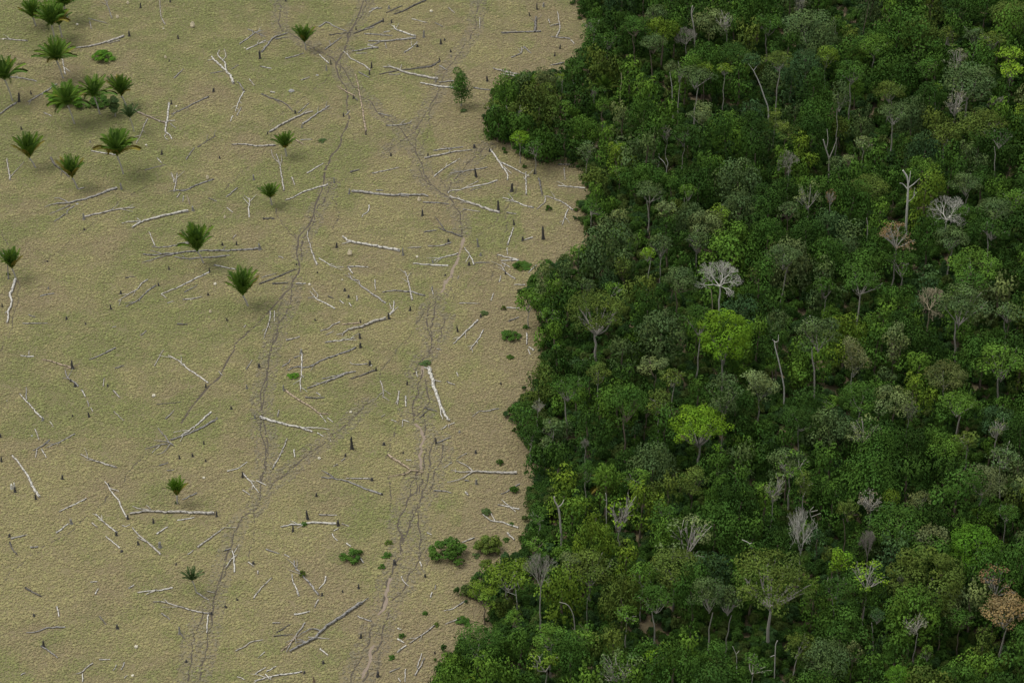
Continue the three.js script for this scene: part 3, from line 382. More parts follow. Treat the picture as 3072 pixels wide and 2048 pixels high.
["fallen_log","b","medium straight reddish brown fallen log beside a charred stump",[[0.1,[-19.17,-3.95,-20.31,-3.83,-21.44,-3.45]]]],
["fallen_log","w","medium straight bleached pale fallen log beside a charred stump",[[0.11,[-23.37,0.33,-22.11,0.04,-20.99,-0.21,-19.59,-0.58]]]],
["fallen_branch","w","short thin straight bleached pale dead branch near another log",[[0.06,[-23.32,-1.33,-22.37,-2.07]]]],
["fallen_branch","w","short straight bleached pale dead branch in open grass",[[0.1,[-28.22,-0.09,-26.56,-0.83]]]],
["fallen_log","w","long straight bleached pale fallen log on a cattle trail",[[0.1,[-30.68,-6.49,-30.64,-4.96,-30.74,-3.45,-30.88,-2.45,-31.03,-0.7]]]],
["fallen_branch","w","medium thin straight bleached pale dead branch on a cattle trail",[[0.06,[-30.18,-6.62,-30.01,-4.21]]]],
["fallen_log","k","long straight charred dark fallen log on a cattle trail",[[0.12,[-32.61,-12.83,-30.52,-14.28,-29.13,-15.48,-28.0,-16.14]]]],
["fallen_branch","g","medium thin straight silver grey dead branch near another log",[[0.06,[-32.36,-14.28,-30.51,-15.21]]]],
["fallen_log","k","medium straight charred dark fallen log on a cattle trail",[[0.1,[-30.85,-12.83,-28.81,-12.96]]]],
["fallen_log","w","short straight bleached pale fallen log beside a pale stone",[[0.12,[-27.85,-12.83,-26.54,-12.89]]]],
["fallen_log","w","long straight bleached pale fallen log beside a charred stump",[[0.14,[-4.28,-4.58,-5.82,-1.95,-7.34,0.65]]]],
["fallen_log","w","medium straight bleached pale fallen log in open grass",[[0.11,[-3.62,-2.32,-4.1,-0.7,-4.65,0.65,-5.2,1.96]]]],
["fallen_branch","w","medium straight bleached pale dead branch in open grass",[[0.07,[-6.71,-8.41,-4.1,-8.33]]]],
["fallen_branch","w","short straight bleached pale dead branch close to the forest edge",[[0.09,[-0.7,-7.38,0.96,-7.2]]]],
["fallen_log","g","short straight silver grey fallen log close to the forest edge",[[0.1,[-0.41,-4.33,0.89,-5.22]]]],
["fallen_branch","w","short straight bleached pale dead branch close to the forest edge",[[0.07,[-2.66,-8.93,-2.38,-10.61]]]],
["fallen_branch","w","short thin straight bleached pale dead branch in open grass",[[0.07,[-7.02,-14.02,-6.85,-14.68]]]],
["fallen_branch","w","short straight bleached pale dead branch beside a grey stump",[[0.07,[-10.09,-10.35,-10.34,-11.78]]]],
["fallen_branch","w","short thin straight bleached pale dead branch in open grass",[[0.07,[-30.51,-19.24,-29.88,-18.83]]]],
["fallen_log","b","medium reddish brown fallen log with two branches beside a charred stump",[[0.13,[-53.98,5.84,-55.33,5.23,-56.53,4.63,-58.02,4.03]],[0.07,[-54.12,5.84,-55.21,6.08]],[0.06,[-54.02,5.6,-53.27,4.87]]]],
["fallen_branch","w","short bleached pale dead branch with one side branch near another log",[[0.1,[-59.24,3.35,-60.09,3.35,-60.89,3.18]],[0.06,[-59.9,3.18,-60.0,2.2]]]],
["fallen_branch","g","medium straight silver grey dead branch in open grass",[[0.1,[-49.34,1.47,-50.22,2.32,-51.1,3.18,-52.26,4.03]]]],
["fallen_branch","g","short straight silver grey dead branch in open grass",[[0.08,[-48.87,5.91,-47.9,5.28]]]],
["fallen_log","w","long straight bleached pale fallen log beside a charred stump",[[0.11,[-37.19,8.93,-38.44,7.51,-40.0,5.84,-41.12,4.39,-42.65,3.18]]]],
["fallen_log","w","long straight bleached pale fallen log beside a grey stump",[[0.12,[-56.25,16.36,-57.27,14.99,-58.5,13.14,-59.81,11.28]]]],
["fallen_branch","g","medium thin straight silver grey dead branch near another log",[[0.07,[-58.81,12.45,-59.26,9.88]]]],
["fallen_branch","g","medium curved silver grey dead branch beside a charred stump",[[0.1,[-52.92,9.64,-53.6,8.7,-54.39,7.99,-54.97,6.32]]]],
["fallen_branch","w","short straight bleached pale dead branch near another log",[[0.1,[-52.41,10.35,-51.71,11.98]]]],
["fallen_branch","g","short thin straight silver grey dead branch near another log",[[0.06,[-51.42,12.68,-51.06,13.84]]]],
["fallen_branch","w","short thin straight bleached pale dead branch near another log",[[0.05,[-50.83,14.07,-50.45,14.87]]]],
["fallen_branch","w","short straight bleached pale dead branch in open grass",[[0.1,[-48.51,10.58,-47.58,11.98]]]],
["fallen_log","w","long straight bleached pale fallen log near another log",[[0.14,[-36.29,14.99,-37.39,17.04,-38.34,18.4,-39.43,19.75]]]],
["fallen_log","g","long silver grey fallen log with a spread of branches beside a grey stump",[[0.16,[-35.66,16.59,-36.65,17.72,-38.03,18.85,-39.29,19.75,-40.56,20.53]],[0.09,[-40.64,21.08,-41.33,19.63]],[0.08,[-40.04,21.64,-40.78,20.97,-42.42,20.75]],[0.09,[-40.75,21.31,-41.79,21.64,-43.25,22.41]],[0.07,[-40.48,21.31,-40.99,22.86,-41.85,23.51]],[0.06,[-41.47,19.63,-42.3,18.17]]]],
["fallen_branch","w","short thin straight bleached pale dead branch near another log",[[0.05,[-41.67,21.53,-42.45,22.97]]]],
["fallen_branch","g","medium straight silver grey dead branch near another log",[[0.08,[-52.05,19.3,-53.47,20.75,-55.05,21.97]]]],
["fallen_branch","g","medium straight silver grey dead branch near another log",[[0.09,[-54.86,20.42,-55.51,21.53,-56.56,22.63]]]],
["fallen_branch","w","short straight bleached pale dead branch near another log",[[0.08,[-56.11,22.52,-56.05,23.84]]]],
["fallen_branch","w","short straight bleached pale dead branch near another log",[[0.08,[-55.52,22.41,-54.76,23.95]]]],
["fallen_branch","w","medium thin straight bleached pale dead branch beside a pale stone",[[0.07,[-56.93,18.29,-56.14,20.42]]]],
["fallen_log","w","long thick straight bleached pale fallen log beside a charred stump",[[0.18,[-54.56,31.36,-55.55,29.57,-56.36,27.64,-57.44,25.7,-58.82,23.62]]]],
["fallen_log","w","long straight bleached pale fallen log in open grass",[[0.12,[-46.26,25.81,-48.1,24.94,-49.66,24.17,-50.78,23.3]]]],
["fallen_log","w","long bleached pale fallen log with one side branch beside a charred stump",[[0.12,[-43.97,35.12,-44.57,33.88,-45.39,31.89,-46.2,30.63,-46.73,29.57,-47.32,28.5]],[0.06,[-46.57,29.78,-45.49,30.52]]]],
["fallen_branch","w","medium straight bleached pale dead branch near another log",[[0.09,[-49.08,31.68,-50.49,32.94,-51.66,33.88]]]],
["fallen_branch","g","short straight silver grey dead branch at the foot of a palm",[[0.08,[-36.49,30.63,-37.94,31.89]]]],
["fallen_branch","g","short thin straight silver grey dead branch in open grass",[[0.07,[-41.55,16.31,-40.7,14.64]]]],
["fallen_branch","w","medium thin straight bleached pale dead branch in open grass",[[0.05,[-48.0,14.76,-46.54,16.7]]]],
["fallen_branch","w","short thin straight bleached pale dead branch near another log",[[0.05,[-55.37,16.81,-54.8,17.95]]]],
["fallen_branch","g","short thin straight silver grey dead branch near another log",[[0.07,[-41.37,25.48,-40.37,24.94]]]],
["fallen_branch","g","short thin straight silver grey dead branch near another log",[[0.07,[-40.34,26.41,-39.56,26.3]]]],
["fallen_branch","w","medium curved bleached pale dead branch near another log",[[0.08,[-33.3,26.56,-32.02,25.91,-31.06,24.72]]]],
["fallen_log","w","medium straight bleached pale fallen log beside a charred stump",[[0.11,[-31.4,27.0,-30.51,28.28,-29.34,30.52]]]],
["fallen_branch","w","short thin straight bleached pale dead branch near another log",[[0.07,[-31.15,30.1,-30.28,31.05]]]],
["fallen_branch","w","short thin straight bleached pale dead branch on a cattle trail",[[0.07,[-29.71,28.28,-28.52,29.25]]]],
["fallen_branch","k","medium thin straight charred dark dead branch in open grass",[[0.05,[-42.96,13.38,-39.98,12.91]]]],
["fallen_branch","w","medium thin straight bleached pale dead branch near another log",[[0.06,[-44.11,5.35,-43.35,1.96]]]],
["fallen_branch","w","short thin straight bleached pale dead branch on a cattle trail",[[0.06,[-36.02,6.55,-35.52,7.39]]]],
["fallen_branch","w","short thin straight bleached pale dead branch beside a charred stump",[[0.06,[-49.87,9.64,-49.94,7.99]]]],
["fallen_branch","g","medium thin straight silver grey dead branch in open grass",[[0.06,[-32.71,6.08,-32.16,4.15]]]],
["fallen_log","g","long curved silver grey fallen log beside a charred stump",[[0.13,[-19.42,1.47,-21.12,2.69,-22.48,3.54,-23.84,4.39,-24.9,5.47,-25.72,5.72,-26.71,5.6,-27.64,6.32]]]],
["fallen_log","w","long straight bleached pale fallen log touching a green bush",[[0.11,[-26.16,2.2,-26.02,3.91,-25.94,5.6,-25.88,7.51,-25.9,8.93,-25.68,10.7]]]],
["fallen_branch","g","short straight silver grey dead branch beside a grey stump",[[0.08,[-26.98,3.66,-26.3,3.3]]]],
["fallen_branch","g","short curved silver grey dead branch near another log",[[0.08,[-28.25,5.47,-27.6,4.75,-27.44,4.03]]]],
["fallen_log","g","long straight silver grey fallen log near another log",[[0.15,[-20.27,6.91,-21.14,7.63,-22.22,8.34,-23.56,9.17,-24.89,10.11]]]],
["fallen_branch","g","medium straight silver grey dead branch near another log",[[0.1,[-19.24,6.55,-20.89,7.15,-22.25,7.75,-23.34,8.1]]]],
["fallen_log","k","medium straight charred dark fallen log beside a charred stump",[[0.11,[-16.95,6.32,-18.37,7.27,-19.73,8.1]]]],
["fallen_branch","w","medium curved bleached pale dead branch beside a charred stump",[[0.07,[-17.85,4.92,-18.89,5.07,-19.6,5.07,-20.04,4.63]]]],
["fallen_log","b","long curved reddish brown fallen log beside a grey stump",[[0.14,[-27.71,10.35,-26.73,11.52,-25.4,12.91,-24.09,14.07,-23.34,15.1,-22.1,15.33]]]],
["fallen_branch","k","medium straight charred dark dead branch near another log",[[0.1,[-25.11,11.98,-23.94,12.03,-22.77,12.03]]]],
["fallen_branch","w","short straight bleached pale dead branch near another log",[[0.08,[-23.73,10.93,-23.27,11.63]]]],
["fallen_log","w","long thick bleached pale fallen log with one side branch beside a grey stump",[[0.19,[-30.24,16.02,-28.83,16.7,-27.29,17.38,-26.03,17.83,-25.06,18.17,-23.79,19.03]],[0.08,[-25.06,18.17,-23.3,18.17,-21.71,18.62]]]],
["fallen_branch","w","short thin straight bleached pale dead branch beside a pale stone",[[0.07,[-23.18,19.07,-22.39,19.86]]]],
["fallen_branch","w","short straight bleached pale dead branch near another log",[[0.08,[-28.15,15.79,-28.1,14.53]]]],
["fallen_branch","w","short thin straight bleached pale dead branch near another log",[[0.05,[-23.05,15.45,-22.28,17.04]]]],
["fallen_branch","w","short thin straight bleached pale dead branch near another log",[[0.06,[-22.13,16.02,-21.47,16.93]]]],
["fallen_log","w","long bleached pale fallen log with one side branch on a cattle trail",[[0.12,[-28.0,26.13,-27.7,24.83,-27.27,23.3,-26.93,21.53,-26.68,20.19]],[0.06,[-27.28,23.19,-26.91,22.74]]]],
["fallen_branch","w","short straight bleached pale dead branch on a cattle trail",[[0.09,[-25.73,22.41,-25.56,23.95]]]],
["fallen_branch","w","short thin straight bleached pale dead branch near another log",[[0.07,[-20.49,25.15,-20.92,25.7]]]],
["fallen_branch","w","short thin straight bleached pale dead branch beside a charred stump",[[0.06,[-19.68,24.06,-20.05,24.61]]]],
["fallen_log","g","long silver grey fallen log with one side branch beside a charred stump",[[0.13,[-15.07,30.84,-16.81,29.99,-17.9,29.25,-18.71,28.71,-19.8,28.18,-21.0,27.86,-22.2,27.75]],[0.11,[-20.74,27.86,-21.58,27.0,-22.2,26.56]]]],
["fallen_log","w","medium straight bleached pale fallen log beside a charred stump",[[0.11,[-16.5,27.96,-17.96,27.96,-19.35,27.86]]]],
["fallen_log","b","medium reddish brown fallen log with a spread of branches on a cattle trail",[[0.16,[-14.56,23.41,-13.58,24.5,-12.62,25.48,-11.79,26.46]],[0.09,[-11.79,26.46,-12.43,27.1,-13.48,27.43,-14.46,27.81]],[0.09,[-11.79,26.56,-11.26,26.46,-10.32,26.82]],[0.06,[-10.45,26.89,-11.43,27.38]]]],
["fallen_branch","w","short straight bleached pale dead branch near another log",[[0.08,[-12.45,24.39,-11.85,24.43]]]],
["fallen_log","w","very long thick bleached pale fallen log with two branches touching a green bush",[[0.28,[-10.25,5.96,-9.86,7.75,-9.38,10.35,-8.77,13.14,-8.17,15.22,-7.53,16.93]],[0.1,[-8.68,13.84,-8.58,15.22,-8.28,16.59]],[0.13,[-10.18,6.2,-10.81,5.96]]]],
["fallen_branch","w","short thin straight bleached pale dead branch near another log",[[0.06,[-7.58,17.49,-7.5,18.06]]]],
["fallen_branch","w","short straight bleached pale dead branch near another log",[[0.08,[-7.78,17.61,-8.44,18.51]]]],
["fallen_branch","w","short thin straight bleached pale dead branch near another log",[[0.06,[-6.91,17.15,-7.45,17.49]]]],
["fallen_branch","w","short thin straight bleached pale dead branch near another log",[[0.07,[-9.43,8.34,-8.66,8.7]]]],
["fallen_branch","w","short straight bleached pale dead branch near another log",[[0.1,[-7.96,8.7,-6.98,9.36]]]],
["fallen_branch","w","medium straight bleached pale dead branch near another log",[[0.08,[-13.73,10.7,-13.82,11.98,-14.05,13.26]]]],
["fallen_branch","w","short thin straight bleached pale dead branch near another log",[[0.06,[-13.76,11.75,-13.84,13.49]]]],
["fallen_branch","w","medium straight bleached pale dead branch on a cattle trail",[[0.1,[-12.93,11.75,-12.8,13.84]]]],
["fallen_branch","w","medium thin straight bleached pale dead branch in open grass",[[0.07,[-16.1,8.46,-15.75,10.11,-15.61,12.1]]]],
["fallen_branch","w","short thin straight bleached pale dead branch near another log",[[0.06,[-13.12,16.47,-13.1,17.95]]]],
["fallen_branch","w","short thin straight bleached pale dead branch on a cattle trail",[[0.06,[-13.05,16.47,-12.28,17.04]]]],
["fallen_branch","w","short thin straight bleached pale dead branch near another log",[[0.06,[-14.48,16.47,-13.85,16.93]]]],
["fallen_branch","w","short thin straight bleached pale dead branch near another log",[[0.05,[-15.66,15.9,-15.21,15.33]]]],
["fallen_branch","k","short straight charred dark dead branch on a cattle trail",[[0.08,[-10.6,14.07,-9.0,14.76]]]],
["fallen_branch","k","medium thin straight charred dark dead branch on a cattle trail",[[0.07,[-11.09,16.02,-9.97,14.3]]]],
["fallen_branch","g","medium straight silver grey dead branch beside a charred stump",[[0.09,[-9.13,21.08,-8.2,20.64,-7.33,19.97]]]],
["fallen_log","w","long thick bleached pale fallen log with a spread of branches close to the forest edge",[[0.21,[0.49,26.89,-1.04,26.89,-2.76,26.78,-4.62,26.67]],[0.11,[-4.56,26.56,-5.16,25.7,-6.11,24.94,-6.51,24.72]],[0.11,[-4.62,26.67,-5.94,26.78,-7.14,26.56]],[0.12,[-4.69,26.78,-5.66,27.86,-6.58,28.5,-7.56,28.82]],[0.05,[-6.61,26.89,-6.62,26.24]]]],
["fallen_branch","w","short thin straight bleached pale dead branch on a cattle trail",[[0.05,[-7.04,24.83,-7.95,25.91]]]],
["fallen_branch","g","short thin straight silver grey dead branch near another log",[[0.05,[-5.33,23.08,-6.52,24.17]]]],
["fallen_branch","w","medium thin curved bleached pale dead branch close to the forest edge",[[0.07,[-1.62,14.18,-3.12,14.76,-3.94,14.76,-4.75,15.9]]]],
["fallen_log","g","short straight silver grey fallen log in open grass",[[0.11,[-5.53,28.28,-5.0,28.35]]]],
["fallen_log","w","short straight bleached pale fallen log in open grass",[[0.14,[-5.43,30.41,-5.03,31.05]]]],
["fallen_branch","g","medium straight silver grey dead branch on a cattle trail",[[0.08,[-9.05,30.2,-7.73,30.31,-7.0,30.63]]]],
["fallen_branch","g","medium straight silver grey dead branch close to the forest edge",[[0.08,[0.88,28.93,-0.37,30.2,-1.29,30.84]]]],
["fallen_branch","w","short thin straight bleached pale dead branch in open grass",[[0.06,[-6.82,6.67,-6.59,7.63]]]],
["fallen_branch","w","short thin straight bleached pale dead branch on a cattle trail",[[0.06,[-9.37,1.71,-8.8,1.96]]]],
["fallen_branch","w","short thin straight bleached pale dead branch on a cattle trail",[[0.06,[-11.77,6.67,-11.6,7.75]]]],
["fallen_log","w","long thick bleached pale fallen log with two branches at the foot of a palm",[[0.21,[-34.04,34.48,-35.22,34.38,-37.05,34.27,-38.88,34.17,-39.91,34.21,-41.11,34.0,-42.14,34.07,-43.77,34.58]],[0.09,[-41.51,33.86,-42.98,33.55,-43.54,33.23]],[0.06,[-41.39,33.75,-42.0,33.02]]]],
["fallen_branch","w","short straight bleached pale dead branch near another log",[[0.08,[-38.2,35.72,-37.06,35.41,-36.31,35.16]]]],
["fallen_branch","w","short straight bleached pale dead branch near another log",[[0.09,[-50.49,32.92,-51.89,34.13]]]],
["fallen_branch","w","medium straight bleached pale dead branch beside a charred stump",[[0.09,[-44.8,37.87,-45.84,36.75,-46.74,35.72,-47.6,34.58]]]],
["fallen_branch","w","medium straight bleached pale dead branch beside a charred stump",[[0.09,[-44.15,40.6,-44.97,39.69,-45.94,38.58]]]],
["fallen_log","w","long bleached pale fallen log with one side branch beside a grey stump",[[0.14,[-39.42,41.79,-40.39,40.5,-41.27,39.49,-42.31,38.27,-43.16,37.05]],[0.1,[-41.26,39.59,-42.37,38.88]]]],
["fallen_branch","w","short thin crooked bleached pale dead branch near another log",[[0.06,[-44.38,36.54,-43.9,36.81,-43.49,36.44]]]],
["fallen_log","w","short straight bleached pale fallen log near another log",[[0.12,[-40.27,38.11,-39.18,36.85]]]],
["fallen_log","w","short straight bleached pale fallen log beside a grey stump",[[0.1,[-51.63,37.87,-51.13,37.26,-50.55,36.34]]]],
["fallen_branch","w","short straight bleached pale dead branch near another log",[[0.08,[-47.86,36.13,-47.17,36.95]]]],
["fallen_log","g","short straight silver grey fallen log beside a charred stump",[[0.1,[-56.61,38.98,-55.77,38.58,-54.91,38.27]]]],
["fallen_branch","k","medium straight charred dark dead branch near another log",[[0.09,[-56.72,39.49,-56.12,40.9,-55.47,41.79]]]],
["fallen_branch","g","short straight silver grey dead branch in open grass",[[0.09,[-54.26,40.5,-53.38,40.45]]]],
["fallen_log","w","medium bleached pale fallen log with one side branch near another log",[[0.12,[-35.41,40.5,-34.38,39.19,-33.34,37.87,-32.77,37.01]],[0.05,[-32.77,37.01,-31.35,37.05]]]],
["fallen_branch","w","short thin straight bleached pale dead branch near another log",[[0.06,[-36.43,41.79,-35.81,41.0]]]],
["fallen_log","w","medium bleached pale fallen log with two branches on a cattle trail",[[0.1,[-30.88,44.86,-31.08,43.28,-31.18,42.09,-31.46,41.1]],[0.08,[-30.94,41.99,-31.49,42.89,-31.95,44.27]],[0.05,[-31.23,41.5,-30.71,40.09]]]],
["fallen_branch","g","short straight silver grey dead branch on a cattle trail",[[0.08,[-32.35,41.1,-31.62,40.7]]]],
["fallen_branch","w","short straight bleached pale dead branch beside a charred stump",[[0.08,[-29.51,43.08,-28.81,43.87]]]],
["fallen_log","w","short straight bleached pale fallen log near another log",[[0.11,[-28.31,44.66,-28.25,45.15]]]],
["fallen_log","k","medium straight charred dark fallen log in open grass",[[0.13,[-53.74,47.48,-52.81,48.25,-51.7,49.02]]]],
["fallen_branch","w","short thin straight bleached pale dead branch near another log",[[0.06,[-46.71,46.57,-45.91,46.42]]]],
["fallen_log","w","short straight bleached pale fallen log near another log",[[0.1,[-42.31,47.58,-41.81,47.04]]]],
["fallen_branch","w","short straight bleached pale dead branch near another log",[[0.08,[-45.89,48.54,-45.62,47.67]]]],
["fallen_log","w","medium bleached pale fallen log with one side branch near another log",[[0.11,[-37.5,47.48,-38.71,47.87,-39.81,48.06,-41.23,48.31]],[0.09,[-39.21,47.87,-40.24,48.73]]]],
["fallen_log","w","long straight bleached pale fallen log beside a charred stump",[[0.11,[-32.9,51.81,-34.35,51.49,-35.64,51.02,-36.94,50.45,-38.37,49.88,-39.37,49.88]]]],
["fallen_branch","w","medium straight bleached pale dead branch beside a charred stump",[[0.09,[-33.12,52.06,-33.11,53.46,-33.01,54.95]]]],
["fallen_branch","g","short straight silver grey dead branch in open grass",[[0.07,[-38.23,51.77,-37.18,52.9]]]],
["fallen_log","w","short straight bleached pale fallen log in open grass",[[0.11,[-49.84,50.73,-49.3,52.34]]]],
["fallen_log","g","medium curved silver grey fallen log in open grass",[[0.11,[-48.44,54.12,-49.61,54.12,-50.58,54.21,-51.35,54.86,-52.49,55.04]]]],
["fallen_branch","g","medium straight silver grey dead branch beside a charred stump",[[0.1,[-50.65,57.16,-49.68,57.98,-48.55,59.07]]]],
["fallen_branch","k","short straight charred dark dead branch in open grass",[[0.07,[-44.97,52.34,-44.07,53.65]]]],
["fallen_branch","w","short straight bleached pale dead branch near another log",[[0.07,[-44.09,59.3,-42.94,59.3]]]],
["fallen_branch","w","short straight bleached pale dead branch near another log",[[0.08,[-41.37,59.79,-41.54,60.87]]]],
["fallen_branch","w","short thin straight bleached pale dead branch near another log",[[0.05,[-42.16,60.24,-42.37,61.05]]]],
["fallen_branch","w","short thin straight bleached pale dead branch beside a pale stone",[[0.05,[-41.08,62.21,-40.82,61.85]]]],
["fallen_branch","w","medium straight bleached pale dead branch near another log",[[0.08,[-44.69,59.88,-45.32,60.6,-45.71,61.32,-46.27,61.67]]]],
["fallen_branch","w","short straight bleached pale dead branch near another log",[[0.08,[-45.55,61.58,-45.42,62.83]]]],
["fallen_branch","w","short straight bleached pale dead branch in open grass",[[0.07,[-52.1,61.76,-51.67,61.41]]]],
["fallen_branch","w","medium curved bleached pale dead branch near another log",[[0.07,[-29.66,57.89,-28.79,57.25,-28.12,56.52,-26.8,56.15]]]],
["fallen_branch","g","short straight silver grey dead branch at the foot of a palm",[[0.08,[-34.72,48.35,-33.29,49.59]]]],
["fallen_branch","w","short thin straight bleached pale dead branch at the foot of a palm",[[0.06,[-33.62,48.06,-32.78,48.31]]]],
["fallen_branch","w","short thin straight bleached pale dead branch near another log",[[0.06,[-29.07,62.03,-28.31,62.47]]]],
["fallen_branch","k","short thin straight charred dark dead branch beside a grey stump",[[0.06,[-35.98,54.95,-35.26,56.06]]]],
["fallen_branch","w","medium straight bleached pale dead branch in open grass",[[0.1,[-28.37,49.31,-27.8,47.77,-26.63,45.74]]]],
["fallen_log","w","long straight bleached pale fallen log beside a charred stump",[[0.16,[-20.03,36.19,-21.19,36.19,-22.23,36.13,-23.13,36.13,-24.28,36.4,-25.43,36.54,-26.31,36.91]]]],
["fallen_branch","w","medium straight bleached pale dead branch near another log",[[0.08,[-22.05,34.69,-19.97,34.75]]]],
["fallen_branch","w","short thin straight bleached pale dead branch beside a charred stump",[[0.06,[-19.38,36.23,-18.57,36.75]]]],
["fallen_branch","w","short thin straight bleached pale dead branch beside a charred stump",[[0.06,[-20.21,37.56,-19.78,37.15]]]],
["fallen_branch","w","short curved bleached pale dead branch near another log",[[0.08,[-20.37,38.07,-20.21,38.68,-19.73,39.29]]]],
["fallen_branch","w","short straight bleached pale dead branch near another log",[[0.09,[-18.68,39.79,-18.14,40.29]]]],
["fallen_branch","w","short straight bleached pale dead branch touching a green bush",[[0.09,[-17.02,42.39,-16.54,43.28]]]],
["fallen_branch","g","short straight silver grey dead branch near another log",[[0.08,[-27.7,40.8,-26.11,41.6]]]],
["fallen_branch","w","short thin straight bleached pale dead branch near another log",[[0.06,[-25.46,41.79,-24.92,42.25]]]],
["fallen_log","g","long straight silver grey fallen log beside a charred stump",[[0.14,[-21.29,48.73,-22.06,47.39,-22.76,46.22,-23.6,44.86,-24.16,44.07,-24.39,42.89]]]],
["fallen_branch","w","medium straight bleached pale dead branch near another log",[[0.08,[-20.66,45.54,-20.73,46.42,-21.18,47.39,-21.29,47.73]]]],
["fallen_branch","w","medium straight bleached pale dead branch near another log",[[0.09,[-23.47,48.83,-23.8,47.58,-24.25,46.51,-24.46,45.25]]]],
["fallen_log","w","short straight bleached pale fallen log beside a charred stump",[[0.11,[-21.31,49.5,-21.54,50.83]]]],
["fallen_branch","w","short straight bleached pale dead branch near another log",[[0.1,[-23.76,52.0,-22.9,51.81,-22.12,51.45]]]],
["fallen_branch","w","short straight bleached pale dead branch near another log",[[0.07,[-26.0,53.46,-25.15,53.37]]]],
["fallen_branch","k","medium straight charred dark dead branch near another log",[[0.07,[-25.47,54.95,-24.02,53.56]]]],
["fallen_log","g","very long thick silver grey fallen log with a spread of branches near another log",[[0.22,[-16.42,50.07,-17.37,51.02,-18.54,52.34,-19.71,53.56,-20.63,54.77,-21.3,55.87,-21.99,56.52,-22.92,57.25,-23.77,58.16]],[0.12,[-20.75,54.67,-21.63,54.39,-22.57,55.14,-23.2,55.78]],[0.09,[-22.23,56.52,-23.11,56.15]],[0.09,[-22.1,56.65,-23.2,56.65]],[0.1,[-16.48,50.11,-15.76,49.31]]]],
["fallen_branch","b","medium straight reddish brown dead branch near another log",[[0.1,[-23.27,55.6,-23.82,56.61,-24.7,57.98]]]],
["fallen_log","g","long straight silver grey fallen log near another log",[[0.09,[-22.5,53.37,-22.97,54.58,-23.61,56.06,-24.21,58.07]]]],
["fallen_branch","k","medium thin straight charred dark dead branch near another log",[[0.06,[-25.73,55.51,-24.64,55.41,-23.66,55.32]]]],
["fallen_branch","w","medium thin straight bleached pale dead branch near another log",[[0.06,[-22.04,55.69,-20.56,55.87,-19.7,55.97]]]],
["fallen_log","w","short straight bleached pale fallen log in open grass",[[0.12,[-20.58,57.62,-19.67,58.62]]]],
["fallen_branch","w","short straight bleached pale dead branch on a cattle trail",[[0.1,[-15.23,53.09,-16.17,52.71,-16.87,52.25]]]],
["fallen_branch","w","short straight bleached pale dead branch on a cattle trail",[[0.09,[-12.27,45.54,-11.99,46.42,-11.4,47.23]]]],
["fallen_log","w","medium straight bleached pale fallen log close to the forest edge",[[0.11,[-8.42,53.84,-9.2,54.77,-10.15,55.78,-11.1,56.79]]]],
["fallen_branch","w","short straight bleached pale dead branch close to the forest edge",[[0.09,[-11.4,57.07,-12.33,58.25]]]],
["fallen_branch","w","medium straight bleached pale dead branch touching a green bush",[[0.09,[-5.18,52.34,-6.15,53.0,-7.25,53.65]]]],
["fallen_branch","w","medium curved bleached pale dead branch close to the forest edge",[[0.07,[-5.21,49.78,-6.44,51.02,-7.48,51.4]]]],
["fallen_branch","w","short straight bleached pale dead branch close to the forest edge",[[0.09,[-12.35,55.97,-11.59,56.65]]]],
["fallen_branch","w","short straight bleached pale dead branch close to the forest edge",[[0.1,[-12.35,54.3,-12.06,54.49]]]],
["fallen_branch","w","medium straight bleached pale dead branch close to the forest edge",[[0.1,[-10.28,61.85,-9.89,60.78,-9.32,59.16]]]],
["fallen_branch","w","medium straight bleached pale dead branch close to the forest edge",[[0.07,[-10.13,60.6,-9.65,58.34]]]],
["fallen_branch","g","short straight silver grey dead branch close to the forest edge",[[0.07,[-13.01,61.32,-11.95,60.6]]]],
["fallen_branch","w","short straight bleached pale dead branch close to the forest edge",[[0.08,[-12.07,62.3,-11.75,62.83]]]],
["fallen_branch","w","short straight bleached pale dead branch close to the forest edge",[[0.07,[-11.33,60.87,-11.33,62.83]]]],
["fallen_branch","w","short straight bleached pale dead branch near another log",[[0.08,[-26.04,61.23,-25.08,60.33]]]],
["fallen_branch","w","short straight bleached pale dead branch near another log",[[0.07,[-27.22,61.58,-26.21,60.6]]]],
["fallen_log","w","long straight bleached pale fallen log beside a charred stump",[[0.1,[-22.3,61.23,-23.6,61.58,-25.03,61.85,-26.09,62.21,-27.25,62.74]]]],
["fallen_branch","w","short straight bleached pale dead branch near another log",[[0.07,[-26.19,61.67,-25.46,62.56]]]],
["fallen_branch","w","short straight bleached pale dead branch close to the forest edge",[[0.09,[-8.97,49.21,-8.84,48.35]]]],
["fallen_branch","w","short thin straight bleached pale dead branch close to the forest edge",[[0.06,[-8.46,47.0,-8.5,47.77]]]],
["fallen_log","w","short straight bleached pale fallen log on a cattle trail",[[0.11,[-10.26,43.08,-10.11,43.87]]]],
["fallen_log","w","medium bleached pale fallen log with two branches close to the forest edge",[[0.13,[0.67,36.95,-0.37,36.44,-1.4,35.93,-2.44,35.78]],[0.06,[-1.92,35.82,-2.58,33.96]],[0.06,[-2.44,35.78,-3.35,34.69]]]],
["fallen_branch","w","medium bleached pale dead branch with two branches close to the forest edge",[[0.09,[0.8,33.65,-0.5,33.13,-1.67,32.82]],[0.08,[-0.5,33.02,-1.16,31.98]],[0.08,[-0.37,33.13,0.41,34.17]]]],
["fallen_log","w","short straight bleached pale fallen log close to the forest edge",[[0.13,[-0.49,37.97,0.28,39.29]]]],
["fallen_branch","w","short straight bleached pale dead branch close to the forest edge",[[0.09,[-4.28,38.78,-5.62,39.59]]]],
["fallen_branch","w","short thin straight bleached pale dead branch in open grass",[[0.05,[-26.52,58.07,-27.17,59.07]]]],
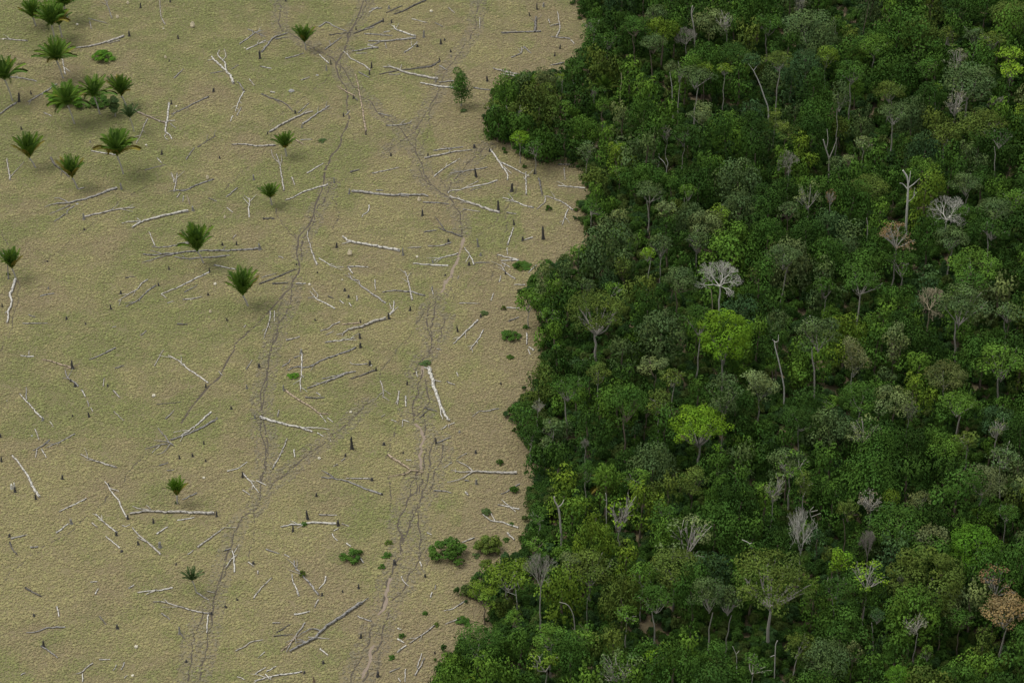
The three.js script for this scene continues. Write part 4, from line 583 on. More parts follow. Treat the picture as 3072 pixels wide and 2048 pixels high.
["fallen_branch","w","short thin straight bleached pale dead branch on a cattle trail",[[0.06,[-9.64,37.87,-9.11,38.27]]]],
["fallen_log","k","medium thick straight charred dark fallen log near another log",[[0.22,[3.49,-80.44,3.55,-82.94,3.63,-85.22]]]],
["fallen_log","g","long thick straight silver grey fallen log near another log",[[0.17,[4.25,-80.67,3.38,-80.53,1.65,-80.44,-1.59,-80.13]]]],
["fallen_log","w","long bleached pale fallen log with one side branch close to the forest edge",[[0.13,[6.6,-78.87,7.18,-81.57,7.11,-83.85,6.93,-86.84]],[0.15,[7.09,-82.94,5.78,-82.25]]]],
["fallen_log","g","medium straight silver grey fallen log close to the forest edge",[[0.13,[8.64,-78.42,7.25,-78.65,5.85,-79.1]]]],
["fallen_branch","w","short straight bleached pale dead branch close to the forest edge",[[0.1,[8.74,-77.98,9.26,-76.87]]]],
["fallen_branch","w","short straight bleached pale dead branch close to the forest edge",[[0.09,[5.48,-84.53,5.68,-83.16]]]],
["fallen_log","g","medium curved silver grey fallen log close to the forest edge",[[0.11,[-0.08,-72.68,1.31,-74.0,1.42,-75.76]]]],
["fallen_log","g","medium straight silver grey fallen log close to the forest edge",[[0.11,[1.74,-75.98,2.8,-74.0]]]],
["fallen_log","g","medium straight silver grey fallen log close to the forest edge",[[0.15,[7.56,-71.07,5.64,-70.29]]]],
["fallen_log","w","long bleached pale fallen log with two branches beside a charred stump",[[0.16,[-2.99,-46.28,-1.97,-43.57,-1.27,-41.65,-0.57,-39.56,-0.6,-38.24]],[0.14,[-1.47,-42.8,0.13,-41.27,2.4,-38.99]],[0.06,[-1.07,-41.65,-0.07,-39.75]]]],
["fallen_log","w","long straight bleached pale fallen log close to the forest edge",[[0.11,[1.93,-34.51,1.9,-37.86,1.91,-40.51]]]],
["fallen_log","k","medium straight charred dark fallen log close to the forest edge",[[0.16,[3.69,-38.8,3.87,-36.74,4.08,-34.51]]]],
["fallen_log","w","medium straight bleached pale fallen log close to the forest edge",[[0.12,[9.96,-36.18,8.0,-36.55,6.23,-36.81]]]],
["fallen_branch","w","short straight bleached pale dead branch close to the forest edge",[[0.08,[6.31,-42.34,8.1,-42.42]]]],
["fallen_branch","w","medium thin straight bleached pale dead branch close to the forest edge",[[0.07,[7.19,-41.46,7.24,-38.43]]]],
["fallen_log","w","medium straight bleached pale fallen log close to the forest edge",[[0.13,[8.18,-30.66,6.76,-32.67,4.82,-34.14]]]],
["fallen_branch","w","medium straight bleached pale dead branch close to the forest edge",[[0.09,[7.51,-30.84,6.67,-26.87]]]],
["fallen_branch","w","medium curved bleached pale dead branch close to the forest edge",[[0.09,[4.53,-33.95,4.42,-32.67,3.33,-30.84]]]],
["fallen_log","w","medium straight bleached pale fallen log near another log",[[0.12,[2.94,-31.2,1.68,-31.75,0.32,-32.85,-1.24,-33.77]]]],
["fallen_log","w","short straight bleached pale fallen log beside a charred stump",[[0.11,[2.7,-23.82,1.65,-23.15]]]],
["fallen_log","w","short straight bleached pale fallen log touching a green bush",[[0.11,[5.38,-16.47,4.45,-16.81,3.7,-17.43]]]],
["fallen_branch","w","short straight bleached pale dead branch touching a green bush",[[0.08,[3.13,-17.16,2.18,-15.45]]]],
["fallen_branch","w","short straight bleached pale dead branch close to the forest edge",[[0.07,[1.7,-12.53,0.31,-12.59]]]],
["fallen_branch","w","medium straight bleached pale dead branch close to the forest edge",[[0.1,[1.84,-1.68,1.85,0.84]]]],
["fallen_branch","w","short straight bleached pale dead branch close to the forest edge",[[0.1,[2.72,2.0,2.1,1.31]]]],
["fallen_branch","w","short straight bleached pale dead branch close to the forest edge",[[0.07,[2.0,1.78,2.27,3.02]]]]];
const STUMPS = [["tree_stump","k","knee high charred black tree stump in open grass",-56.44,-88.23,0.84],
["tree_stump","k","knee high charred black tree stump in open grass",-52.11,-90.06,0.85],
["tree_stump","k","knee high charred black tree stump near another log",-57.09,-79.33,0.83],
["tree_stump","k","low charred black tree stump in open grass",-49.72,-78.56,0.58],
["tree_stump","k","low charred black tree stump beside a pale mound",-50.35,-71.63,0.41],
["tree_stump","k","low charred black tree stump in open grass",-69.19,-61.93,0.56],
["tree_stump","k","knee high charred black tree stump at the foot of a palm",-70.62,-59.81,1.29],
["tree_stump","k","low charred black tree stump in open grass",-69.08,-51.99,0.55],
["tree_stump","k","low charred black tree stump beside a pale stone",-48.68,-59.07,0.67],
["tree_stump","k","low charred black tree stump in open grass",-43.03,-62.66,0.6],
["tree_stump","k","low charred black tree stump at the foot of a palm",-54.29,-59.0,0.32],
["tree_stump","k","knee high charred black tree stump beside a charred stump",-37.08,-72.49,1.22],
["tree_stump","k","low charred black tree stump near another log",-48.62,-45.19,0.67],
["tree_stump","g","low weathered grey tree stump in open grass",-58.95,-48.41,0.35],
["tree_stump","k","low charred black tree stump in open grass",-40.47,-44.06,0.46],
["tree_stump","k","low charred black tree stump near another log",-38.63,-62.92,0.3],
["tree_stump","k","knee high charred black tree stump beside a charred stump",-37.05,-72.38,1.12],
["tree_stump","k","low charred black tree stump near another log",-19.37,-83.7,0.63],
["tree_stump","k","low charred black tree stump near another log",-18.12,-83.45,0.5],
["tree_stump","k","low charred black tree stump on a cattle trail",-23.36,-81.31,0.54],
["tree_stump","g","knee high weathered grey tree stump near another log",-13.14,-78.98,1.03],
["tree_stump","k","knee high charred black tree stump in open grass",-10.56,-76.88,0.82],
["tree_stump","k","low charred black tree stump in open grass",-9.99,-77.93,0.41],
["tree_stump","k","low charred black tree stump in open grass",-9.06,-74.45,0.41],
["tree_stump","g","low weathered grey tree stump on a cattle trail",-8.97,-73.0,0.41],
["tree_stump","k","knee high charred black tree stump near another log",-20.56,-69.59,1.11],
["tree_stump","k","low charred black tree stump near another log",-20.76,-67.64,0.69],
["tree_stump","k","low charred black tree stump near another log",-10.65,-71.8,0.49],
["tree_stump","g","knee high weathered grey tree stump on a cattle trail",-11.05,-65.5,0.8],
["tree_stump","k","low charred black tree stump close to the forest edge",-6.41,-62.82,0.48],
["tree_stump","k","low charred black tree stump on a cattle trail",-22.75,-60.69,0.44],
["tree_stump","k","low charred black tree stump near another log",-30.79,-56.49,0.59],
["tree_stump","k","low charred black tree stump near another log",-34.33,-50.49,0.58],
["tree_stump","g","low weathered grey tree stump near another log",-29.62,-52.37,0.59],
["tree_stump","k","low charred black tree stump near another log",-20.49,-50.61,0.55],
["tree_stump","k","low charred black tree stump on a cattle trail",-26.52,-70.75,0.69],
["tree_stump","g","knee high weathered grey tree stump in open grass",-27.08,-68.85,0.81],
["tree_stump","k","low charred black tree stump on a cattle trail",-23.91,-55.63,0.51],
["tree_stump","k","low charred black tree stump in open grass",-16.74,-44.73,0.54],
["tree_stump","k","low charred black tree stump near another log",-11.62,-44.52,0.61],
["tree_stump","k","knee high charred black tree stump close to the forest edge",-3.6,-65.73,0.9],
["tree_stump","k","high charred black tree stump beside a charred stump",-4.92,-39.23,1.42],
["tree_stump","g","low weathered grey tree stump near another log",-18.68,-87.94,0.51],
["tree_stump","k","low charred black tree stump close to the forest edge",-3.13,-45.95,0.58],
["tree_stump","k","low charred black tree stump near another log",-14.02,-76.04,0.45],
["tree_stump","k","low charred black tree stump close to the forest edge",-5.24,-46.96,0.58],
["tree_stump","k","low charred black tree stump in open grass",-34.53,-90.36,0.63],
["tree_stump","g","knee high weathered grey tree stump near another log",-53.1,-35.99,0.94],
["tree_stump","g","low weathered grey tree stump near another log",-42.85,-30.56,0.74],
["tree_stump","k","low charred black tree stump in open grass",-38.13,-22.05,0.47],
["tree_stump","k","low charred black tree stump near another log",-36.27,-22.16,0.55],
["tree_stump","g","knee high weathered grey tree stump near another log",-33.12,-21.06,0.91],
["tree_stump","k","low charred black tree stump in open grass",-44.58,-16.28,0.47],
["tree_stump","k","low charred black tree stump near another log",-39.23,-15.66,0.61],
["tree_stump","k","low charred black tree stump near another log",-45.46,-12.36,0.5],
["tree_stump","k","low charred black tree stump near another log",-50.14,-10.56,0.53],
["tree_stump","k","low charred black tree stump in open grass",-50.95,-7.05,0.74],
["tree_stump","k","low charred black tree stump in open grass",-56.32,-4.84,0.46],
["tree_stump","k","low charred black tree stump near another log",-64.89,-7.61,0.56],
["tree_stump","k","low charred black tree stump near another log",-38.95,-10.3,0.43],
["tree_stump","g","low weathered grey tree stump near another log",-59.63,-11.78,0.36],
["tree_stump","g","knee high weathered grey tree stump near another log",-57.21,-28.45,0.85],
["tree_stump","k","low charred black tree stump in open grass",-56.83,-25.76,0.44],
["tree_stump","k","low charred black tree stump in open grass",-60.62,-18.08,0.3],
["tree_stump","k","low charred black tree stump in open grass",-53.76,-3.75,0.3],
["dead_post","g","tall weathered grey dead trunk standing at the foot of a palm",-65.09,-14.07,1.97],
["tree_stump","k","low charred black tree stump in open grass",-36.0,-4.46,0.49],
["tree_stump","g","knee high weathered grey tree stump in open grass",-35.31,-38.49,0.85],
["tree_stump","g","low weathered grey tree stump near another log",-22.07,-34.82,0.75],
["tree_stump","k","knee high charred black tree stump in open grass",-23.05,-21.5,0.8],
["tree_stump","g","knee high weathered grey tree stump near another log",-14.25,-19.64,1.0],
["tree_stump","k","knee high charred black tree stump in open grass",-11.99,-29.3,0.84],
["tree_stump","k","low charred black tree stump near another log",-8.36,-22.6,0.66],
["tree_stump","g","knee high weathered grey tree stump in open grass",-4.43,-21.66,1.28],
["tree_stump","k","high charred black tree stump near another log",-1.84,-30.56,1.49],
["tree_stump","k","low charred black tree stump near another log",0.28,-27.05,0.74],
["tree_stump","k","knee high charred black tree stump beside a charred stump",-0.02,-35.52,1.13],
["tree_stump","k","low charred black tree stump near another log",-5.59,-17.27,0.54],
["tree_stump","g","low weathered grey tree stump near another log",-10.34,-17.89,0.45],
["tree_stump","k","low charred black tree stump in open grass",-12.96,-6.8,0.7],
["tree_stump","k","knee high charred black tree stump near another log",-15.56,-4.96,0.88],
["tree_stump","k","low charred black tree stump in open grass",-21.48,-11.34,0.46],
["tree_stump","k","low charred black tree stump near another log",-20.9,-9.78,0.43],
["tree_stump","k","low charred black tree stump near another log",-19.15,-4.16,0.52],
["tree_stump","k","low charred black tree stump beside a charred stump",-19.02,-0.66,0.66],
["tree_stump","k","low charred black tree stump in open grass",-24.87,-4.51,0.32],
["tree_stump","k","knee high charred black tree stump near another log",-6.82,-2.15,0.87],
["tree_stump","k","low charred black tree stump in open grass",-25.23,-15.4,0.3],
["tree_stump","k","low charred black tree stump on a cattle trail",-28.08,-17.32,0.3],
["tree_stump","k","low charred black tree stump near another log",-3.93,-5.32,0.53],
["tree_stump","k","low charred black tree stump close to the forest edge",-0.86,-15.13,0.5],
["tree_stump","g","knee high weathered grey tree stump on a cattle trail",-24.27,-37.69,0.85],
["tree_stump","k","low charred black tree stump on a cattle trail",-8.65,-14.76,0.3],
["tree_stump","g","low weathered grey tree stump near another log",-10.24,-11.26,0.64],
["tree_stump","k","knee high charred black tree stump near another log",-54.12,5.88,0.99],
["tree_stump","k","low charred black tree stump near another log",-54.0,8.65,0.44],
["tree_stump","k","low charred black tree stump near another log",-53.34,9.59,0.44],
["tree_stump","k","low charred black tree stump near another log",-50.81,15.79,0.73],
["tree_stump","k","low charred black tree stump in open grass",-52.78,15.86,0.43],
["tree_stump","g","low weathered grey tree stump near another log",-56.29,16.54,0.5],
["tree_stump","k","low charred black tree stump on a cattle trail",-37.36,9.76,0.57],
["tree_stump","k","low charred black tree stump beside a charred stump",-31.13,5.6,0.55],
["tree_stump","g","low weathered grey tree stump in open grass",-32.32,9.99,0.61],
["tree_stump","k","low charred black tree stump in open grass",-33.87,14.21,0.47],
["tree_stump","g","low weathered grey tree stump on a cattle trail",-30.86,16.18,0.6],
["tree_stump","k","low charred black tree stump in open grass",-36.52,21.2,0.43],
["tree_stump","k","low charred black tree stump in open grass",-39.1,24.02,0.55],
["tree_stump","k","low charred black tree stump in open grass",-37.61,23.6,0.46],
["tree_stump","k","low charred black tree stump in open grass",-35.97,24.57,0.36],
["tree_stump","k","low charred black tree stump in open grass",-52.34,27.98,0.61],
["tree_stump","k","low charred black tree stump near another log",-54.91,31.68,0.64],
["tree_stump","k","low charred black tree stump beside a grey stump",-57.5,30.41,0.77],
["tree_stump","k","knee high charred black tree stump near another log",-31.39,27.6,0.84],
["tree_stump","g","low weathered grey tree stump near another log",-35.42,16.25,0.3],
["tree_stump","k","low charred black tree stump in open grass",-60.0,24.61,0.65],
["tree_stump","k","low charred black tree stump near another log",-49.32,9.59,0.34],
["tree_stump","k","low charred black tree stump in open grass",-60.85,19.86,0.49],
["tree_stump","w","low bleached white tree stump beside a charred stump",-57.95,29.78,0.72],
["tree_stump","w","low bleached white tree stump beside a charred stump",-57.67,29.61,0.74],
["tree_stump","k","low charred black tree stump near another log",-46.77,29.25,0.48],
["tree_stump","g","low weathered grey tree stump near another log",-26.2,2.64,0.69],
["tree_stump","k","low charred black tree stump beside a charred stump",-19.07,-0.7,0.73],
["tree_stump","k","low charred black tree stump near another log",-18.9,1.32,0.76],
["tree_stump","k","low charred black tree stump beside a pale stone",-17.49,5.16,0.68],
["tree_stump","k","low charred black tree stump beside a pale stone",-16.74,6.27,0.58],
["tree_stump","k","low charred black tree stump in open grass",-12.81,9.17,0.61],
["tree_stump","g","low weathered grey tree stump near another log",-27.8,10.44,0.74],
["tree_stump","k","high charred black tree stump in open grass",-18.9,22.19,1.83],
["tree_stump","k","low charred black tree stump near another log",-19.6,23.65,0.46],
["tree_stump","k","low charred black tree stump near another log",-16.3,28.16,0.42],
["tree_stump","k","low charred black tree stump in open grass",-22.59,31.17,0.58],
["tree_stump","k","low charred black tree stump near another log",-12.57,27.06,0.45],
["tree_stump","k","low charred black tree stump beside a charred stump",-31.21,5.6,0.58],
["tree_stump","k","low charred black tree stump in open grass",-15.17,21.42,0.46],
["tree_stump","k","low charred black tree stump close to the forest edge",-4.26,22.97,0.39],
["tree_stump","k","knee high charred black tree stump on a cattle trail",-8.99,21.13,0.82],
["tree_stump","g","low weathered grey tree stump near another log",-4.13,28.82,0.71],
["tree_stump","k","low charred black tree stump near another log",-12.83,23.03,0.3],
["tree_stump","k","low charred black tree stump near another log",-15.0,30.88,0.3],
["tree_stump","k","low charred black tree stump close to the forest edge",-1.36,9.17,0.34],
["tree_stump","g","low weathered grey tree stump near another log",-6.27,18.89,0.3],
["tree_stump","k","low charred black tree stump near another log",-43.88,35.33,0.63],
["tree_stump","k","low charred black tree stump near another log",-33.77,34.87,0.7],
["tree_stump","k","low charred black tree stump near another log",-56.87,38.54,0.47],
["tree_stump","k","low charred black tree stump near another log",-44.82,38.27,0.57],
["tree_stump","k","low charred black tree stump near another log",-42.12,39.93,0.56],
["tree_stump","g","low weathered grey tree stump near another log",-39.66,40.41,0.72],
["tree_stump","k","low charred black tree stump near another log",-43.82,41.22,0.3],
["tree_stump","k","low charred black tree stump in open grass",-37.53,43.44,0.3],
["tree_stump","k","low charred black tree stump near another log",-28.9,43.28,0.37],
["tree_stump","k","low charred black tree stump near another log",-42.77,54.21,0.48],
["tree_stump","k","knee high charred black tree stump near another log",-50.34,57.2,0.92],
["tree_stump","g","knee high weathered grey tree stump near another log",-35.95,55.04,0.9],
["tree_stump","k","low charred black tree stump in open grass",-31.31,50.79,0.36],
["tree_stump","k","low charred black tree stump on a cattle trail",-32.8,51.89,0.36],
["tree_stump","k","low charred black tree stump in open grass",-52.11,52.19,0.3],
["tree_stump","k","low charred black tree stump on a cattle trail",-34.78,59.61,0.3],
["tree_stump","k","low charred black tree stump in open grass",-30.18,49.5,0.33],
["tree_stump","k","low charred black tree stump in open grass",-40.85,36.07,0.66],
["tree_stump","g","low weathered grey tree stump near another log",-50.2,36.19,0.63],
["tree_stump","k","knee high charred black tree stump near another log",-23.31,35.37,1.11],
["tree_stump","k","knee high charred black tree stump near another log",-24.84,37.66,0.94],
["tree_stump","k","knee high charred black tree stump near another log",-19.77,36.56,0.82],
["tree_stump","k","low charred black tree stump on a cattle trail",-13.08,43.44,0.68],
["tree_stump","k","low charred black tree stump in open grass",-16.93,47.54,0.58],
["tree_stump","k","low charred black tree stump close to the forest edge",-9.66,45.54,0.46],
["tree_stump","k","low charred black tree stump on a cattle trail",-16.33,55.73,0.57],
["tree_stump","k","low charred black tree stump near another log",-20.91,48.85,0.46],
["tree_stump","k","low charred black tree stump near another log",-20.13,59.81,0.35],
["tree_stump","k","low charred black tree stump near another log",-22.05,61.39,0.3],
["tree_stump","k","low charred black tree stump near another log",-14.25,61.89,0.65],
["tree_stump","b","knee high reddish brown tree stump in open grass",-20.94,62.74,0.81],
["tree_stump","k","low charred black tree stump in open grass",-18.67,48.16,0.31],
["tree_stump","k","low charred black tree stump close to the forest edge",-8.25,58.29,0.36],
["tree_stump","k","knee high charred black tree stump in open grass",3.8,-87.72,1.02],
["tree_stump","k","low charred black tree stump near another log",2.65,-85.68,0.64],
["tree_stump","g","low weathered grey tree stump close to the forest edge",4.76,-88.65,0.64],
["tree_stump","k","low charred black tree stump close to the forest edge",7.09,-75.4,0.68],
["tree_stump","k","low charred black tree stump close to the forest edge",6.27,-73.21,0.73],
["tree_stump","k","low charred black tree stump close to the forest edge",3.06,-39.98,0.68],
["tree_stump","k","knee high charred black tree stump beside a charred stump",-4.92,-39.29,1.11],
["tree_stump","k","knee high charred black tree stump beside a charred stump",-0.07,-35.47,1.1],
["tree_stump","k","low charred black tree stump close to the forest edge",1.4,-23.18,0.61],
["tree_stump","g","low weathered grey tree stump near another log",-4.1,-19.49,0.51],
["tree_stump","k","high charred black tree stump close to the forest edge",4.13,-23.46,1.87]];
const STONES = [["m","pale tan pointed mound of earth in open grass",-58.5,-89.51,0.45],
["m","pale tan pointed mound of earth in open grass",-59.55,-84.96,0.48],
["s","small rounded whitish stone at the foot of a palm",-65.34,-82.81,0.38],
["m","pale tan pointed mound of earth in open grass",-47.92,-82.09,0.75],
["m","pale tan pointed mound of earth in open grass",-51.0,-72.59,0.4],
["s","small rounded whitish stone in open grass",-47.94,-58.36,0.29],
["s","small rounded whitish stone in open grass",-51.03,-47.58,0.32],
["s","small rounded whitish stone in open grass",-52.24,-81.56,0.27],
["s","small rounded whitish stone in open grass",-39.58,-75.56,0.24],
["s","small rounded whitish stone in open grass",-75.75,-78.21,0.34],
["m","pale tan pointed mound of earth in open grass",-41.65,-38.73,0.5],
["g","low flat grey stone in open grass",-28.35,-67.44,0.43],
["s","small rounded whitish stone in open grass",-12.24,-86.95,0.45],
["g","low flat grey stone in open grass",-31.8,-62.72,0.82],
["g","low flat grey stone in open grass",-58.62,-32.22,0.4],
["m","pale tan pointed mound of earth in open grass",-38.42,-28.74,0.36],
["s","small rounded whitish stone in open grass",-38.26,-12.75,0.38],
["m","pale tan pointed mound of earth in open grass",-38.28,-6.36,0.4],
["s","small rounded whitish stone in open grass",-41.06,-9.26,0.23],
["m","pale tan pointed mound of earth in open grass",-12.55,-32.97,0.55],
["m","pale tan pointed mound of earth in open grass",-21.24,-19.7,0.68],
["s","small rounded whitish stone in open grass",-12.42,-19.16,0.33],
["s","small rounded whitish stone in open grass",-26.09,-12.7,0.32],
["s","small rounded whitish stone in open grass",-21.93,-13.81,0.23],
["s","small rounded whitish stone in open grass",-43.49,11.66,0.44],
["s","small rounded whitish stone in open grass",-35.88,27.77,0.32],
["g","low flat grey stone in open grass",-61.23,12.54,0.25],
["g","low flat grey stone in open grass",-57.14,19.57,0.3],
["s","small rounded whitish stone in open grass",-19.42,14.94,0.33],
["s","small rounded whitish stone in open grass",-22.68,24.06,0.35],
["s","small rounded whitish stone in open grass",-21.54,20.55,0.16],
["s","small rounded whitish stone beside a charred stump",-17.37,5.26,0.28],
["s","small rounded whitish stone in open grass",-40.38,57.31,0.39],
["s","small rounded whitish stone in open grass",-40.24,61.85,0.31]];
const PALMS = [[-71.53,-82.52,4.85,-0.34,3.84,"u","in open grass"],
[-67.95,-77.68,6.6,-0.25,4.39,"s","in a clump of palms"],
[-66.82,-83.88,5.84,-0.46,4.27,"s","in open grass"],
[-67.13,-79.08,5.48,-0.25,3.22,"u","in a clump of palms"],
[-65.25,-66.57,6.4,-0.78,4.62,"s","beside a fallen log"],
[-71.61,-60.14,6.95,-0.9,4.39,"s","beside a fallen log"],
[-61.86,-53.57,6.37,-0.8,5.14,"s","in a clump of palms"],
[-58.59,-56.27,6.56,-0.68,4.68,"s","in a clump of palms"],
[-55.16,-58.68,4.91,-0.62,3.25,"u","in a clump of palms"],
[-53.15,-51.36,4.39,-0.51,1.79,"d","beside a fallen log"],
[-65.64,-41.71,5.48,-0.81,3.6,"u","in open grass"],
[-53.35,-40.06,6.69,-0.73,3.66,"s","in open grass"],
[-59.12,-36.22,5.37,-0.65,2.86,"u","beside a fallen log"],
[-30.5,-75.07,4.26,-0.12,2.6,"u","beside a fallen log"],
[-31.27,-44.73,4.09,-0.16,2.68,"u","beside a fallen log"],
[-64.15,-14.15,4.84,-0.37,2.42,"u","beside a fallen log"],
[-40.24,-17.75,6.56,-0.8,3.7,"u","beside a fallen log"],
[-33.67,-7.9,5.74,-0.64,3.69,"u","in open grass"],
[-32.36,-31.99,3.79,-0.2,2.91,"u","in open grass"],
[-38.5,32.52,3.43,0.08,2.02,"y","beside a fallen log"],
[-34.78,48.31,3.51,-0.4,1.56,"d","beside a fallen log"]];
const BUSHES = [[-60.26,-72.26,3.25,1.34,"l"],
[-63.57,-59.57,4.86,2.39,"l"],
[-59.3,-59.23,3.4,1.18,"d"],
[-65.28,-15.02,0.59,0.35,"d"],
[-0.23,-0.66,2.34,0.94,"d"],
[0.69,-16.64,1.03,0.9,"d"],
[-3.57,-6.08,1.01,0.35,"m"],
[-38.58,32.49,0.39,0.35,"m"],
[-26.82,7.57,1.32,0.35,"l"],
[-0.23,3.56,0.84,0.35,"d"],
[-1.44,25.09,0.8,0.8,"d"],
[0.28,30.26,1.05,0.81,"d"],
[-10.62,4.87,1.26,0.35,"m"],
[-17.85,42.36,2.35,1.09,"d"],
[-7.18,42.2,3.93,2.35,"d"],
[-2.59,40.9,3.12,2.01,"d"],
[-13.97,41.95,1.08,0.36,"d"],
[-14.51,43.88,0.82,0.35,"d"],
[-13.9,39.74,0.9,0.35,"d"],
[-9.49,51.82,0.68,0.35,"d"],
[-12.82,59.0,0.73,0.36,"d"],
[-23.3,45.37,0.76,0.83,"d"],
[-11.86,55.62,0.74,0.51,"d"],
[-23.68,36.37,0.78,0.35,"d"],
[-8.17,53.71,0.62,0.43,"d"],
[-4.05,41.98,0.89,0.35,"m"],
[-0.62,39.22,0.77,0.38,"d"],
[-2.97,34.28,1.17,0.65,"m"],
[-5.28,53.13,1.48,0.58,"d"],
[-0.11,36.42,0.65,0.37,"d"],
[-2.76,43.54,1.52,0.59,"d"],
[1.34,-17.02,2.35,0.35,"d"],
[4.68,-17.58,1.22,0.74,"d"],
[-1.08,-7.05,0.64,0.67,"d"],
[-0.15,3.51,0.81,0.45,"d"],
[1.75,-2.92,0.82,0.46,"d"],
[1.15,-16.29,0.94,0.35,"d"],
[4.88,-30.69,0.82,0.88,"d"],
[1.72,-41.67,0.6,0.66,"d"],
[-6.92,-57.09,0.97,0.35,"m"],
[-26.63,-48.8,1.11,0.35,"m"]];
const PLACES = ["beside a bleached white dead snag","beside a bleached white slender trunk","beside a leafless grey tree","beside a purplish leafless tree","beside a rusty sparse tree","beside a sparse lime tree","beside a tan dead snag","beside a vivid emerald round tree","beside a vivid lime tree","beside a weathered grey dead snag","beside a whitish leafless tree","beside a wide spreading olive tree","beside a yellow green oval tree","beside the broad yellow green layered tree","beside the large cauliflower clumped tree","beside the straw coloured leafless tree","beside the tall yellow green rounded tree","beside the tan brown tree","beside the yellow green edge tree","inside the forest","on the forest edge facing the pasture"];
